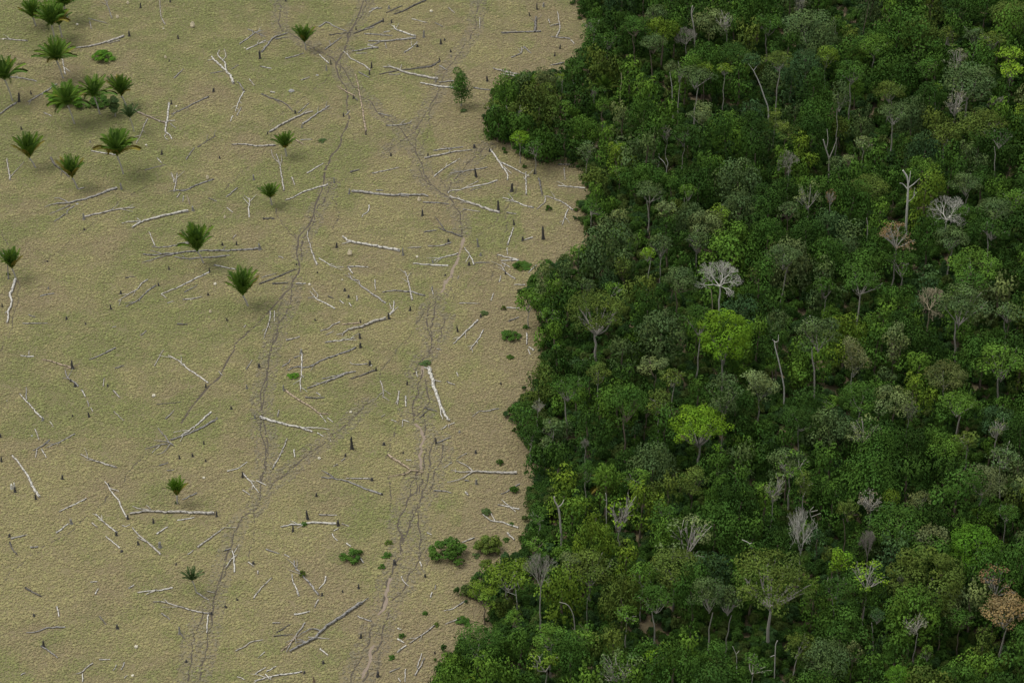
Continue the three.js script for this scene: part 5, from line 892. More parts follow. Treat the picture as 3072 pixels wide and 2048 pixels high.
const CANOPY = [[25.21,-68.23,6.02,3.76,2.78,"bare","grey",9],
[20.17,-61.93,8.17,3.85,2.11,"umb","gry",19],
[21.05,-73.98,6.6,2.97,2.31,"rnd","gry",19],
[23.44,-55.04,7.47,1.84,2.14,"spr","pale",1],
[25.54,-51.84,8.57,4.79,2.63,"umb","gry",19],
[27.11,-55.68,7.8,2.46,1.35,"umb","ylg",19],
[29.65,-53.4,8.85,2.46,1.35,"umb","ylg",19],
[1.12,-42.73,4.2,2.45,1.67,"rnd","ylw",20],
[7.12,-59.61,4.2,2.04,1.12,"gen","ylg",19],
[12.47,-46.61,7.2,1.7,1.85,"oval","lt",20],
[11.5,-54.0,4.46,1.21,1.78,"bare","grey",19],
[21.04,-41.65,5.64,1.77,2.87,"spr","grey",19],
[18.08,-23.84,7.08,3.99,2.19,"umb","gry",19],
[19.88,-18.45,7.8,2.82,1.57,"umb","pale",19],
[26.79,-18.35,7.2,2.63,2.34,"oval","ylg",19],
[22.9,-22.68,7.8,2.28,2.28,"umb","lt",19],
[25.84,-43.85,7.2,3.38,2.77,"oval","pale",19],
[31.45,-62.03,6.6,4.34,2.38,"rnd","dk",19],
[31.08,-69.68,7.6,2.95,2.3,"spr","pale",19],
[8.83,-62.97,4.2,2.46,1.45,"rnd","md",20],
[12.04,-75.12,4.2,2.95,1.62,"gen","md",20],
[17.84,-67.99,7.8,4.21,2.31,"umb","md",19],
[14.01,-69.91,4.4,3.33,1.97,"umb","md",19],
[-2.3,-51.82,4.2,2.6,1.98,"gen","olv",20],
[0.33,-50.21,4.2,2.99,2.37,"gen","olv",20],
[7.4,-51.02,4.2,2.6,1.97,"gen","lt",20],
[10.16,-39.27,4.2,2.53,2.24,"oval","gry",20],
[10.4,-24.88,4.2,2.83,1.58,"gen","md",20],
[15.11,-40.42,4.2,2.54,1.59,"gen","lt",19],
[14.51,-34.0,4.2,2.12,1.16,"gen","lt",19],
[3.28,-40.04,4.2,2.93,1.99,"gen","md",18],
[23.18,-38.43,7.2,2.95,2.34,"oval","dk",0],
[42.4,-77.85,6.34,2.13,2.75,"spr","grey",19],
[52.03,-77.18,8.59,3.01,2.34,"umb","md",19],
[37.23,-70.5,6.68,4.42,2.43,"umb","md",19],
[42.83,-69.78,6.6,7.14,3.92,"rnd","gry",19],
[44.72,-60.52,7.2,3.3,2.67,"oval","ylg",19],
[41.7,-59.5,6.6,4.32,3.01,"rnd","blu",19],
[36.99,-52.43,10.76,3.91,2.15,"umb","olv",1],
[47.44,-53.04,8.59,4.6,2.52,"umb","md",19],
[51.89,-64.59,6.6,4.99,2.74,"rnd","lt",19],
[58.4,-56.76,7.2,2.97,1.8,"oval","md",19],
[44.59,-42.79,10.98,2.62,3.76,"oval","gry",19],
[52.8,-52.24,5.82,4.24,2.33,"umb","olv",19],
[52.19,-43.21,7.8,4.58,2.52,"umb","gry",19],
[70.45,-59.43,7.8,3.51,1.93,"umb","lime",8],
[70.41,-57.01,6.6,3.68,2.02,"umb","lime",8],
[62.84,-58.95,7.6,3.71,2.04,"spr","grey",19],
[63.79,-52.44,7.32,7.1,3.9,"rnd","gry",19],
[61.08,-47.28,7.27,3.01,3.01,"spr","grey",19],
[66.84,-46.71,7.6,2.61,1.63,"bare","purp",19],
[59.24,-51.42,7.2,1.21,0.9,"oval","lime",19],
[37.06,-32.6,6.63,3.29,2.38,"bare","grey",19],
[56.64,-20.74,6.36,5.83,3.21,"bare","white",19],
[38.6,-22.64,7.6,3.42,3.13,"spr","pale",4],
[41.47,-22.11,7.6,1.52,1.79,"spr","brn",19],
[65.11,-34.24,9.23,3.53,2.27,"umb","dk",19],
[72.97,-73.76,6.6,6.14,3.38,"rnd","olv",19],
[64.0,-42.15,6.6,6.13,3.37,"rnd","olv",19],
[58.91,-39.45,6.6,3.74,2.47,"rnd","olv",19],
[47.73,-38.88,5.8,2.94,1.64,"gen","pale",19],
[45.19,-34.16,5.8,2.13,1.17,"gen","pale",19],
[55.55,-32.48,5.8,2.7,1.48,"gen","pale",19],
[33.1,-45.67,6.6,2.99,3.85,"rnd","blu",19],
[36.11,-45.47,5.8,3.58,2.29,"gen","olv",19],
[47.05,-26.05,6.6,4.39,2.41,"rnd","olv",19],
[47.31,-72.15,5.8,2.53,2.21,"gen","dk",19],
[62.92,-69.08,5.8,3.14,2.49,"gen","olv",19],
[67.28,-69.88,5.13,3.34,1.97,"umb","gry",19],
[37.41,-41.96,5.8,3.75,2.06,"gen","olv",19],
[68.62,-63.67,7.8,3.75,2.06,"umb","olv",8],
[59.91,-26.74,6.4,4.2,2.31,"umb","gry",19],
[62.75,-20.35,6.6,4.33,2.46,"rnd","gry",19],
[35.66,-18.1,7.8,2.82,1.92,"umb","gry",19],
[65.36,-21.87,7.2,2.65,2.65,"oval","lt",19],
[10.27,6.37,8.59,7.82,4.29,"umbig","olv",19],
[25.81,-2.2,8.36,5.8,3.19,"bare","white",6],
[20.73,-2.24,7.69,4.34,2.39,"umb","gry",10],
[25.42,12.42,9.6,5.97,5.71,"ovalbig","ylw",19],
[21.56,27.39,7.18,6.86,3.77,"umbbig","ylw",19],
[22.49,9.45,9.65,3.89,3.07,"umb","md",16],
[17.06,13.31,5.8,3.8,2.09,"gen","pale",19],
[18.83,18.44,7.58,3.09,1.7,"umb","olv",19],
[24.67,24.12,9.42,3.57,4.31,"oval","gry",13],
[17.12,22.51,7.2,3.05,2.53,"oval","olv",13],
[13.25,25.78,9.39,4.58,3.52,"umb","md",19],
[6.55,20.14,7.35,4.1,2.42,"umb","md",19],
[10.29,16.74,7.2,2.58,1.76,"oval","olv",19],
[17.11,-7.96,7.8,1.93,1.5,"umb","lime",19],
[14.12,-9.0,5.16,2.19,2.96,"oval","olv",8],
[3.0,20.72,5.25,1.44,1.31,"spr","white",20],
[5.4,7.13,4.2,0.96,0.53,"gen","ylw",11],
[2.1,-2.91,4.2,3.22,2.67,"rnd","lt",20],
[1.47,21.01,4.2,3.2,2.41,"rnd","md",20],
[18.85,-11.58,6.75,3.14,2.86,"umb","gry",8],
[23.72,-12.94,6.31,3.14,2.27,"umb","gry",19],
[12.48,-5.5,4.2,2.7,1.51,"gen","lt",19],
[8.65,-13.81,4.2,3.31,1.82,"gen","lt",20],
[9.39,-5.86,4.4,2.16,2.16,"umb","gry",19],
[4.42,-0.04,4.2,2.49,1.37,"gen","lt",20],
[8.14,10.76,4.2,2.59,1.42,"gen","blu",11],
[15.68,21.75,5.8,1.86,1.86,"gen","md",19],
[4.84,23.56,4.2,3.35,1.84,"gen","gry",20],
[8.46,27.44,4.82,1.16,1.4,"bare","grey",19],
[2.13,24.96,4.2,2.5,1.98,"rnd","dk",20],
[4.13,26.63,4.2,2.82,1.55,"gen","gry",20],
[34.07,-6.89,7.96,4.4,2.41,"umb","gry",19],
[38.94,-2.62,6.35,2.7,2.43,"umb","md",19],
[43.03,-0.58,8.79,5.61,3.08,"umb","md",19],
[51.65,0.4,6.66,4.48,3.35,"bare","tan",19],
[48.62,-10.4,9.03,4.27,2.34,"spr","brn",19],
[54.21,6.76,9.91,6.06,4.07,"umb","gry",19],
[58.26,-7.14,6.6,6.02,3.31,"rnd","lt",19],
[56.97,-1.42,7.8,3.79,2.08,"umb","md",19],
[61.03,2.57,5.99,3.55,1.95,"umb","gry",19],
[36.19,15.2,11.75,4.92,3.53,"umb","gry",19],
[40.8,14.1,8.06,3.48,4.47,"oval","tanl",19],
[45.96,11.45,8.09,2.98,4.45,"oval","pale",19],
[51.48,16.49,6.6,4.64,2.55,"rnd","olvb",19],
[58.14,15.81,7.8,6.05,3.32,"umb","lt",19],
[51.73,23.9,7.8,4.4,2.42,"umb","lt",19],
[46.34,22.4,6.28,2.2,2.2,"spr","grey",19],
[29.05,19.87,7.99,4.11,3.59,"oval","pale",19],
[40.37,28.37,7.6,4.01,2.67,"spr","pale",19],
[40.74,20.84,6.6,4.59,2.52,"rnd","md",19],
[55.66,28.1,7.6,2.18,1.92,"spr","pale",19],
[61.01,-12.43,8.6,3.72,2.2,"umb","dk",19],
[55.83,-12.55,7.22,4.26,2.42,"umb","gry",19],
[49.46,-9.02,5.8,5.11,2.81,"gen","md",4],
[30.79,-6.38,5.8,2.54,1.98,"gen","olv",19],
[33.42,25.09,6.6,4.2,2.31,"rnd","dk",19],
[37.6,20.61,5.8,2.2,1.67,"gen","lt",19],
[52.67,28.19,5.8,3.32,1.83,"gen","olv",19],
[11.97,42.66,7.03,3.21,4.57,"spr","lime",19],
[19.0,48.14,7.6,6.18,3.39,"spr","pale",19],
[3.07,55.46,8.83,3.74,3.97,"bare","grey",19],
[-0.47,50.65,4.4,5.29,2.91,"umb","ylg",0],
[-2.96,53.55,4.2,3.7,2.03,"gen","ylg",20],
[6.27,50.14,5.8,3.44,2.18,"gen","pale",19],
[8.45,51.01,5.31,5.46,3.15,"umb","olv",19],
[15.28,57.98,7.17,3.85,2.34,"umb","md",19],
[20.19,36.15,5.99,3.42,3.17,"oval","olv",19],
[16.72,43.39,7.2,2.89,2.89,"oval","md",5],
[17.6,51.83,6.6,5.16,2.83,"rnd","olv",19],
[13.97,53.04,6.6,2.65,2.41,"rnd","lt",19],
[11.09,68.89,7.6,4.62,2.54,"spr","gry",19],
[14.54,65.55,5.8,2.25,1.78,"gen","ylw",19],
[20.67,60.37,10.0,3.86,3.39,"umb","gry",11],
[-3.66,61.26,4.2,4.53,2.49,"rnd","md",20],
[2.39,45.23,4.2,2.53,1.49,"gen","lt",20],
[8.46,35.6,7.2,1.8,2.27,"oval","md",19],
[14.37,35.12,5.8,3.26,1.79,"gen","lt",19],
[4.09,61.94,5.8,3.94,2.16,"gen","lt",19],
[7.87,62.17,5.8,3.03,1.66,"gen","lt",19],
[3.44,66.0,5.8,3.29,1.81,"gen","ylg",19],
[12.1,58.25,5.8,2.75,1.51,"gen","lt",19],
[3.07,39.64,4.2,2.24,2.0,"gen","md",20],
[0.15,57.33,4.2,2.29,1.56,"gen","lt",2],
[27.27,58.43,9.94,8.68,4.77,"umbig","olv",19],
[31.47,48.08,8.35,3.81,6.03,"bare","white",19],
[37.75,55.24,8.45,3.89,2.65,"spr","lime",14],
[35.54,49.88,5.99,2.35,2.58,"oval","ylw",10],
[44.21,54.95,7,7.6,7.13,"cauli","olv",19],
[50.28,49.14,7,5.2,4.23,"cauli","green",19],
[51.64,55.42,7.6,4.19,2.69,"spr","brn",17],
[51.75,60.69,7.71,5.05,2.77,"umb","tanb",4],
[39.61,41.59,7.6,2.9,1.86,"spr","purp",19],
[42.33,39.55,6.6,1.86,1.74,"rnd","ylg",19],
[45.33,39.32,5.8,3.55,2.24,"gen","tanp",19],
[42.4,44.41,6.6,5.9,3.24,"rnd","md",19],
[52.86,36.94,6.6,4.56,2.69,"rnd","gryo",19],
[54.92,41.94,6.05,2.57,1.51,"umb","md",19],
[55.96,32.57,6.52,3.79,2.08,"umb","gry",19],
[32.6,66.9,6.6,4.34,4.78,"rnd","gry",19],
[31.53,35.05,7.6,3.94,2.33,"spr","lt",19],
[29.14,39.47,7.76,2.44,3.58,"spr","pale",19],
[32.62,38.45,7.57,1.95,2.65,"oval","olv",19],
[37.06,43.15,7.42,2.41,2.41,"umb","olv",19],
[45.9,46.92,6.6,3.8,2.09,"rnd","gryo",7],
[34.41,56.84,7.8,3.25,1.78,"umb","dk",5],
[42.22,62.52,7.6,2.43,1.43,"spr","grey",19],
[47.41,59.45,5.83,2.74,1.76,"umb","md",14],
[22.64,60.17,9.05,3.23,3.23,"umb","gry",11],
[39.56,69.54,7,2.38,1.4,"cauli","green",19],
[29.68,63.31,5.8,3.47,2.77,"gen","olv",11],
[38.98,47.07,5.91,2.05,3.58,"bare","purp",19],
[38.2,61.26,7.8,1.68,2.12,"umb","blu",19],
[43.27,64.43,5.8,1.5,1.72,"gen","lt",19],
[24.92,66.45,5.8,2.99,1.76,"gen","md",19],
[35.62,64.21,5.8,1.95,3.01,"gen","tanp",19]];
const SNAGS = [["g",26.53,-69.9,[[0.15,[26.53,5.0,26.31,6.77,25.92,8.89,26.02,10.06]],[0.07,[25.94,8.77,26.29,9.95]]],null],
["b",15.37,-57.5,[[0.09,[15.37,3.0,15.52,4.69,15.41,5.97]]],null],
["w",20.95,-36.53,[[0.09,[20.95,3.0,21.1,3.8,20.83,4.6]],[0.07,[19.88,4.03,19.71,3.11]],[0.08,[20.94,3.11,20.45,4.25,19.9,4.6,19.83,5.5]]],null],
["w",22.54,-52.29,[[0.08,[22.54,3.0,22.42,4.86,22.31,6.71,21.93,9.01]]],[22.06,9.47,1.93,2.75,"pale"]],
["w",35.98,-52.49,[[0.13,[35.98,3.0,35.3,4.98,34.47,7.29,33.56,9.24]],[0.07,[33.59,9.17,34.21,10.27]],[0.07,[33.59,9.17,32.81,10.27]]],[33.3,10.5,3.04,2.2,"blu"]],
["g",42.99,-36.9,[[0.15,[42.99,3.0,42.9,4.26,42.46,5.62,41.92,7.32]],[0.1,[42.9,4.3,43.42,5.85,43.8,7.47]],[0.08,[42.41,5.73,42.53,7.43,42.36,8.78]]],null],
["w",51.79,-23.05,[[0.21,[51.79,3.0,51.72,5.13,51.65,7.13,51.59,8.23,51.37,9.77,50.71,10.92]],[0.11,[51.59,8.01,50.89,8.78,50.37,9.34]],[0.11,[51.59,8.23,52.29,8.89,52.85,10.04]],[0.09,[51.56,8.34,51.67,9.56,51.76,10.65]],[0.1,[51.65,6.02,52.19,6.68,52.78,7.53]],[0.08,[52.44,7.13,52.42,8.45]]],null],
["b",25.12,-3.23,[[0.09,[25.12,3.0,24.95,4.64,24.83,5.51,24.48,5.98]]],null],
["w",32.64,14.3,[[0.12,[32.64,3.0,32.26,5.03,31.76,7.15,31.21,9.25,31.08,10.08]],[0.08,[31.12,9.88,31.49,10.29,31.5,11.02]],[0.05,[31.08,9.98,30.8,10.4]]],[31.29,12.37,2.95,4.0,"gry"]],
["w",37.09,5.86,[[0.08,[37.09,6.0,36.69,6.75,36.29,7.5,36.18,7.92]],[0.07,[36.54,6.32,35.8,6.86,35.33,7.39]],[0.06,[36.9,6.32,37.42,6.32,37.86,6.43]]],null],
["g",5.5,42.38,[[0.16,[5.5,3.0,5.37,4.75,5.24,6.39,5.07,7.41,4.7,8.23,4.65,8.83]],[0.11,[5.11,7.37,5.5,7.72,5.74,8.19]]],null],
["w",10.61,38.22,[[0.07,[10.61,4.0,10.63,4.93,10.49,6.06]],[0.06,[10.63,4.93,10.29,5.34]]],null],
["w",0.47,52.38,[[0.07,[0.47,3.0,0.31,4.22,0.23,4.83]],[0.05,[0.34,3.82,0.78,4.02,0.62,5.04]],[0.05,[0.47,3.1,-0.08,3.51,-0.63,3.72]],[0.05,[0.34,4.22,-0.16,4.18]]],null],
["g",6.68,56.77,[[0.08,[6.68,3.0,6.48,4.32,6.08,5.33,5.69,5.73,5.04,5.93]]],null],
["g",8.05,54.88,[[0.05,[8.05,3.0,8.08,4.93]]],null],
["w",26.56,47.94,[[0.08,[26.56,5.0,26.19,6.02,25.75,6.83,25.02,7.28]],[0.06,[25.84,6.73,26.1,6.93]],[0.06,[26.98,4.49,26.91,5.24]]],null],
["g",33.94,41.44,[[0.06,[33.94,4.0,33.31,5.03,33.09,6.06,33.45,6.67]],[0.05,[33.17,5.95,33.97,6.06]],[0.05,[33.3,5.24,34.32,5.65]]],null],
["w",27.63,62.98,[[0.08,[27.63,3.0,27.58,4.71,27.58,5.51,27.73,6.01]],[0.06,[27.6,4.01,27.11,3.61]]],null],
["w",23.58,63.43,[[0.06,[23.58,3.0,23.48,4.31,23.04,5.61]],[0.04,[23.45,4.51,23.75,4.91]]],null],
["g",46.14,-19.1,[[0.08,[46.14,5.0,45.92,6.11]]],null]];
const FILL = [[27.28,72.72,6.19,2.75,"dk",19],
[35.24,-10.55,5.53,2.71,"pale",19],
[12.37,49.57,6.38,2.2,"ylg",19],
[36.85,26.77,6.31,2.75,"gry",19],
[17.43,37.49,6.8,2.08,"olv",19],
[54.15,-24.93,6.74,2.5,"ylg",10],
[31.96,-29.99,6.24,2.01,"md",19],
[57.85,-48.98,7.3,2.03,"dk",19],
[30.53,-79.67,7.36,2.69,"lt",19],
[21.45,51.79,5.85,2.43,"blu",19],
[65.06,-11.44,5.85,2.29,"dk",19],
[65.23,-3.73,7.29,2.52,"dk",19],
[7.63,16.18,3.62,2.17,"lt",19],
[19.71,72.14,7.14,2.56,"dk",19],
[11.86,69.55,6.46,2.65,"lt",19],
[17.89,-44.9,7.0,2.01,"md",19],
[45.86,76.17,7.31,2.29,"md",19],
[56.72,59.05,6.26,2.21,"md",17],
[39.09,75.16,5.93,2.14,"ylg",19],
[54.35,-29.16,7.24,2.19,"lt",19],
[13.58,-19.65,2.56,1.9,"lt",20],
[-0.87,-55.4,3.41,1.9,"lt",20],
[61.35,21.01,7.33,2.32,"md",19],
[40.38,37.01,7.16,2.93,"md",19],
[74.48,-52.65,6.69,2.94,"tanp",19],
[42.13,59.37,7.19,2.76,"lt",14],
[39.94,-24.38,6.33,2.67,"dk",4],
[18.08,-27.11,7.29,2.27,"md",19],
[8.15,74.58,7.02,3.15,"olv",19],
[70.18,-30.88,6.0,2.85,"md",19],
[13.19,15.72,6.08,2.49,"dk",19],
[66.95,-81.99,6.82,2.04,"md",19],
[-2.41,67.18,4.09,2.84,"lt",19],
[55.24,-35.21,6.92,2.29,"blu",19],
[36.95,66.71,5.94,2.44,"md",7],
[74.78,-82.29,6.35,2.3,"blu",19],
[67.48,-45.15,6.88,3.04,"lt",3],
[32.79,-17.75,6.12,2.42,"dk",19],
[48.06,-43.43,5.89,2.32,"gry",19],
[76.7,-62.51,7.04,2.62,"gry",19],
[71.96,-62.45,6.64,2.77,"md",8],
[42.3,-46.53,5.81,2.41,"md",19],
[39.86,-65.52,6.79,2.21,"dk",19],
[3.26,73.71,6.53,2.41,"md",19],
[60.31,-60.0,6.5,2.78,"md",19],
[16.61,2.56,6.64,2.03,"dk",19],
[26.87,-75.36,6.16,2.66,"dk",19],
[23.26,-19.94,5.76,2.05,"gry",19],
[31.97,2.35,7.19,2.67,"dk",19],
[42.94,-83.23,6.11,2.0,"md",19],
[32.1,9.53,7.27,2.18,"dk",19],
[28.2,-13.36,6.29,2.84,"lt",19],
[14.22,-37.28,4.85,2.08,"ylg",20],
[70.67,-40.53,5.43,3.14,"dk",19],
[36.09,72.22,6.05,2.97,"md",7],
[29.44,-20.67,6.65,2.28,"gry",19],
[35.95,33.28,6.87,2.91,"md",19],
[35.85,-26.24,5.6,2.13,"dk",19],
[5.15,-5.72,2.71,2.03,"lt",20],
[49.74,30.18,6.23,2.04,"lt",19],
[6.87,39.52,3.95,2.7,"lt",19],
[57.39,46.97,7.32,2.13,"md",19],
[57.02,54.33,6.27,2.95,"lt",19],
[30.97,71.27,6.71,2.24,"md",19],
[16.77,76.09,6.49,2.05,"ylg",19],
[22.53,44.64,6.68,2.67,"md",19],
[12.97,-42.55,4.84,2.17,"lt",20],
[31.31,33.27,6.62,2.04,"gry",19],
[52.17,-4.39,5.94,2.65,"blu",15],
[64.49,7.23,5.6,2.54,"dk",19],
[-0.74,73.78,5.42,2.93,"ylg",19],
[59.09,-68.05,6.86,2.4,"olv",19],
[14.41,39.51,6.99,2.19,"ylg",5],
[29.99,-26.55,7.01,3.11,"gry",19],
[28.44,38.12,5.81,2.6,"lt",19],
[47.42,6.67,7.01,2.11,"dk",19],
[68.44,-8.51,6.67,2.14,"dk",19],
[30.77,-3.42,7.32,2.16,"md",10],
[48.85,66.93,5.49,3.09,"lt",19],
[40.74,-40.81,5.97,2.62,"dk",19],
[1.02,-46.5,3.25,2.8,"md",18],
[61.31,11.59,6.46,2.67,"dk",19],
[49.53,43.34,5.65,2.06,"md",19],
[28.71,-71.32,6.41,2.56,"pale",9],
[25.53,35.56,6.82,2.26,"md",19],
[55.28,2.16,6.18,2.08,"lt",15],
[40.05,63.87,6.16,2.79,"md",19],
[44.45,-23.7,6.51,2.51,"md",4],
[33.93,-67.63,6.05,3.2,"olv",19],
[52.08,52.92,7.4,2.7,"md",4],
[39.08,-5.9,6.59,2.47,"gry",19],
[69.13,-13.48,7.03,2.69,"md",19],
[30.99,29.49,7.39,2.46,"dk",19],
[42.69,-13.27,5.93,2.22,"gry",19],
[15.25,-77.86,3.39,2.16,"dk",19],
[37.87,-14.17,6.81,2.2,"dk",19],
[59.39,32.54,5.9,2.71,"pale",19],
[9.92,-47.28,2.74,2.08,"lt",20],
[13.4,74.47,5.48,2.12,"lt",19],
[47.75,0.51,6.72,2.37,"md",15],
[6.9,-2.14,3.39,2.87,"dk",20],
[53.48,69.47,7.35,3.13,"md",19],
[59.08,-73.12,6.62,2.88,"md",19],
[6.11,64.92,5.78,2.04,"md",19],
[26.32,-31.75,6.51,2.64,"md",19],
[53.46,-57.51,5.52,3.01,"md",19],
[12.34,-60.23,3.05,3.14,"olv",19],
[56.56,24.38,5.76,2.1,"blu",19],
[78.18,-73.64,6.85,2.8,"dk",19],
[52.68,-67.87,5.67,2.04,"md",19],
[10.64,63.23,6.53,2.08,"olv",19],
[44.4,-64.91,7.24,2.44,"gry",19],
[78.18,-78.95,6.98,2.3,"dk",19],
[12.56,19.87,5.42,2.47,"lt",19],
[41.08,-17.8,6.5,2.84,"blu",19],
[44.77,-8.39,6.19,2.93,"md",4],
[11.96,-84.14,2.84,1.9,"dk",20],
[58.63,-32.31,5.5,2.26,"md",19],
[64.56,-71.9,5.76,2.78,"md",19],
[24.82,76.13,7.29,2.45,"dk",19],
[29.88,6.1,6.43,2.04,"lt",19],
[25.16,41.06,6.9,2.3,"dk",19],
[8.92,-55.97,3.21,3.26,"dk",2],
[42.36,72.26,6.89,3.18,"olv",7],
[7.29,-44.62,3.41,2.46,"dk",20],
[53.39,-80.91,5.67,2.42,"gry",19],
[50.09,-13.69,6.43,2.18,"dk",4],
[12.33,-12.46,2.72,3.25,"gry",19],
[7.5,68.98,5.98,2.69,"lt",19],
[11.74,55.66,6.01,2.14,"olv",19],
[47.45,18.95,6.96,2.04,"ylg",19],
[66.78,-18.36,5.54,3.28,"dk",19],
[49.04,3.87,5.61,2.13,"lt",15],
[65.31,1.61,6.17,2.95,"olv",19],
[21.77,-77.42,6.47,3.16,"md",19],
[-6.43,68.95,3.25,2.57,"lt",20],
[62.53,-81.66,5.85,3.08,"olv",19],
[27.22,-60.52,6.99,2.32,"md",19],
[32.26,55.02,6.35,2.01,"lt",11],
[32.84,-42.63,6.47,2.02,"dk",19],
[57.77,20.83,5.71,2.07,"md",19],
[34.62,21.65,5.79,2.18,"dk",19],
[36.72,-34.3,6.25,2.34,"lt",2],
[16.19,31.88,5.47,2.36,"gry",19],
[53.4,-38.28,5.54,2.09,"dk",19],
[-1.94,-48.62,2.89,1.9,"md",20],
[45.51,-78.8,6.98,2.57,"md",19],
[11.21,-33.48,3.35,1.9,"olv",20],
[59.69,40.95,6.92,2.41,"md",19],
[70.23,-67.18,6.91,3.21,"lt",19],
[45.46,-30.44,6.7,2.95,"md",19],
[17.97,7.98,6.86,2.93,"gry",19],
[48.99,-34.71,5.88,3.07,"md",19],
[17.72,46.04,6.3,2.28,"lt",19],
[5.82,34.35,2.63,2.81,"ylg",20],
[33.47,-22.57,7.11,2.26,"dk",19],
[5.23,29.79,3.01,2.78,"dk",20],
[26.55,-7.78,5.61,3.04,"lt",10],
[16.77,-2.46,6.98,2.3,"olv",19],
[9.01,45.78,5.84,2.04,"ylg",5],
[36.68,11.01,5.8,2.61,"lt",19],
[60.35,-15.79,6.07,2.03,"dk",19],
[37.88,-60.24,5.99,2.21,"gry",19],
[66.16,-77.38,5.57,2.32,"dk",19],
[32.74,35.93,6.28,2.03,"md",19],
[1.29,-58.6,2.91,1.9,"gry",20],
[72.43,-47.93,6.31,2.1,"ylg",19],
[42.08,30.26,6.49,2.43,"md",19],
[35.78,38.95,6.96,2.16,"md",19],
[49.41,72.14,6.53,2.58,"dk",19],
[39.01,-37.43,6.37,2.06,"ylg",19],
[62.41,-29.1,5.63,2.28,"dk",19],
[20.08,-15.78,7.17,2.17,"dk",19],
[3.3,14.75,2.99,1.9,"olv",20],
[32.28,-57.95,6.24,2.55,"md",19],
[75.21,-65.61,6.84,2.02,"md",19],
[37.96,-19.97,5.73,2.17,"dk",19],
[40.5,7.04,5.97,2.6,"ylg",19],
[8.84,25.57,6.82,2.31,"dk",2],
[42.01,26.28,5.44,2.47,"dk",19],
[44.24,8.44,6.77,2.61,"md",19],
[65.75,-58.96,6.52,2.65,"md",8],
[23.68,-71.24,6.29,2.22,"md",2],
[53.4,-14.66,7.32,2.05,"md",19],
[63.0,-37.78,6.37,2.35,"dk",19],
[58.66,27.92,7.14,2.07,"dk",19],
[21.96,18.77,6.56,2.13,"md",19],
[54.23,63.8,6.98,2.16,"md",17],
[62.56,26.82,5.83,2.15,"md",19],
[26.85,-37.6,6.4,2.99,"dk",19],
[48.85,27.01,5.65,2.06,"md",19],
[56.68,11.61,6.72,2.42,"md",19],
[55.74,-75.93,6.64,2.91,"lt",19],
[17.87,-72.17,3.83,2.15,"dk",19],
[43.52,18.0,5.6,2.46,"md",19],
[21.73,-68.2,7.05,2.33,"ylg",2],
[30.9,-75.84,6.25,2.37,"dk",19],
[57.41,-64.36,6.49,3.03,"md",19],
[6.73,-10.83,2.77,1.9,"gry",20],
[19.36,55.46,7.19,2.15,"md",19],
[10.68,36.53,7.36,2.2,"lt",0],
[16.47,-85.06,4.51,2.5,"blu",19],
[75.38,-58.82,5.74,2.29,"dk",19],
[45.43,50.28,6.52,2.62,"md",14],
[49.22,34.22,6.68,2.58,"dk",19],
[41.95,-52.69,6.56,2.06,"dk",19],
[19.42,-40.61,7.3,2.6,"md",19],
[36.19,-75.27,6.84,3.22,"md",19],
[18.95,-50.9,6.51,3.11,"lt",19],
[80.47,-82.08,6.32,2.9,"olv",19],
[51.95,76.05,7.38,2.52,"dk",19],
[59.5,-19.89,5.8,2.08,"md",10],
[26.22,30.89,6.11,2.33,"gry",13],
[19.58,-82.7,5.4,2.13,"dk",19],
[5.29,2.65,2.67,1.9,"lt",11],
[26.32,21.68,6.53,2.13,"dk",19],
[12.14,-90.03,3.05,1.9,"dk",20],
[40.24,-10.22,6.59,2.15,"md",19],
[0.82,61.08,3.48,2.34,"md",19],
[62.43,16.24,6.2,2.71,"olv",19],
[48.92,56.7,6.73,2.5,"pale",4],
[39.48,-56.93,5.67,2.27,"blu",19],
[41.23,-79.58,6.8,3.28,"gry",19],
[70.09,-78.65,6.45,2.29,"md",19],
[23.36,-29.77,6.24,2.15,"dk",19],
[16.47,68.99,7.29,2.85,"md",19],
[3.98,-9.4,2.79,1.9,"pale",20],
[16.49,-32.1,3.97,2.45,"md",19],
[11.32,-29.05,3.45,1.9,"lt",20],
[12.2,-66.22,2.42,2.91,"dk",19],
[57.84,-43.35,6.82,2.69,"olv",19],
[46.37,42.88,5.54,2.13,"dk",19],
[26.23,-79.66,6.01,2.21,"dk",19],
[71.9,-36.3,6.05,2.29,"dk",19],
[35.24,-81.02,7.02,2.43,"md",19],
[25.03,-16.11,7.14,2.14,"pale",19],
[23.69,-82.83,5.88,2.32,"olv",19],
[32.8,-35.84,5.88,2.43,"dk",19],
[23.2,38.25,7.16,2.04,"md",19],
[3.96,-43.06,2.85,1.9,"md",18],
[60.87,-3.44,5.57,2.93,"pale",19],
[58.0,-80.28,6.82,2.49,"dk",19],
[69.1,-22.43,5.93,2.41,"md",19],
[34.56,61.09,5.87,2.68,"md",19],
[61.47,-64.62,5.63,2.44,"md",19],
[49.34,39.38,7.14,2.95,"md",19],
[10.58,-0.23,4.96,2.45,"dk",11],
[32.73,-13.56,7.27,2.23,"md",19],
[52.77,20.17,5.99,2.42,"md",19],
[3.76,-52.4,3.27,3.07,"olv",20],
[13.18,10.03,6.18,2.31,"gry",11],
[45.63,69.97,7.0,2.02,"md",19],
[14.28,-22.79,2.43,2.23,"pale",20],
[17.75,25.49,5.74,2.2,"md",13],
[41.5,49.11,6.59,2.82,"blu",3],
[29.24,48.09,6.61,2.08,"dk",10],
[26.19,45.94,7.27,2.3,"md",0],
[24.51,-26.59,6.71,2.36,"dk",19],
[47.87,-21.05,6.13,2.09,"lt",9],
[37.82,54.12,5.45,2.46,"md",5],
[23.59,32.88,6.36,2.05,"md",13],
[4.85,-58.14,2.7,1.9,"tanp",19],
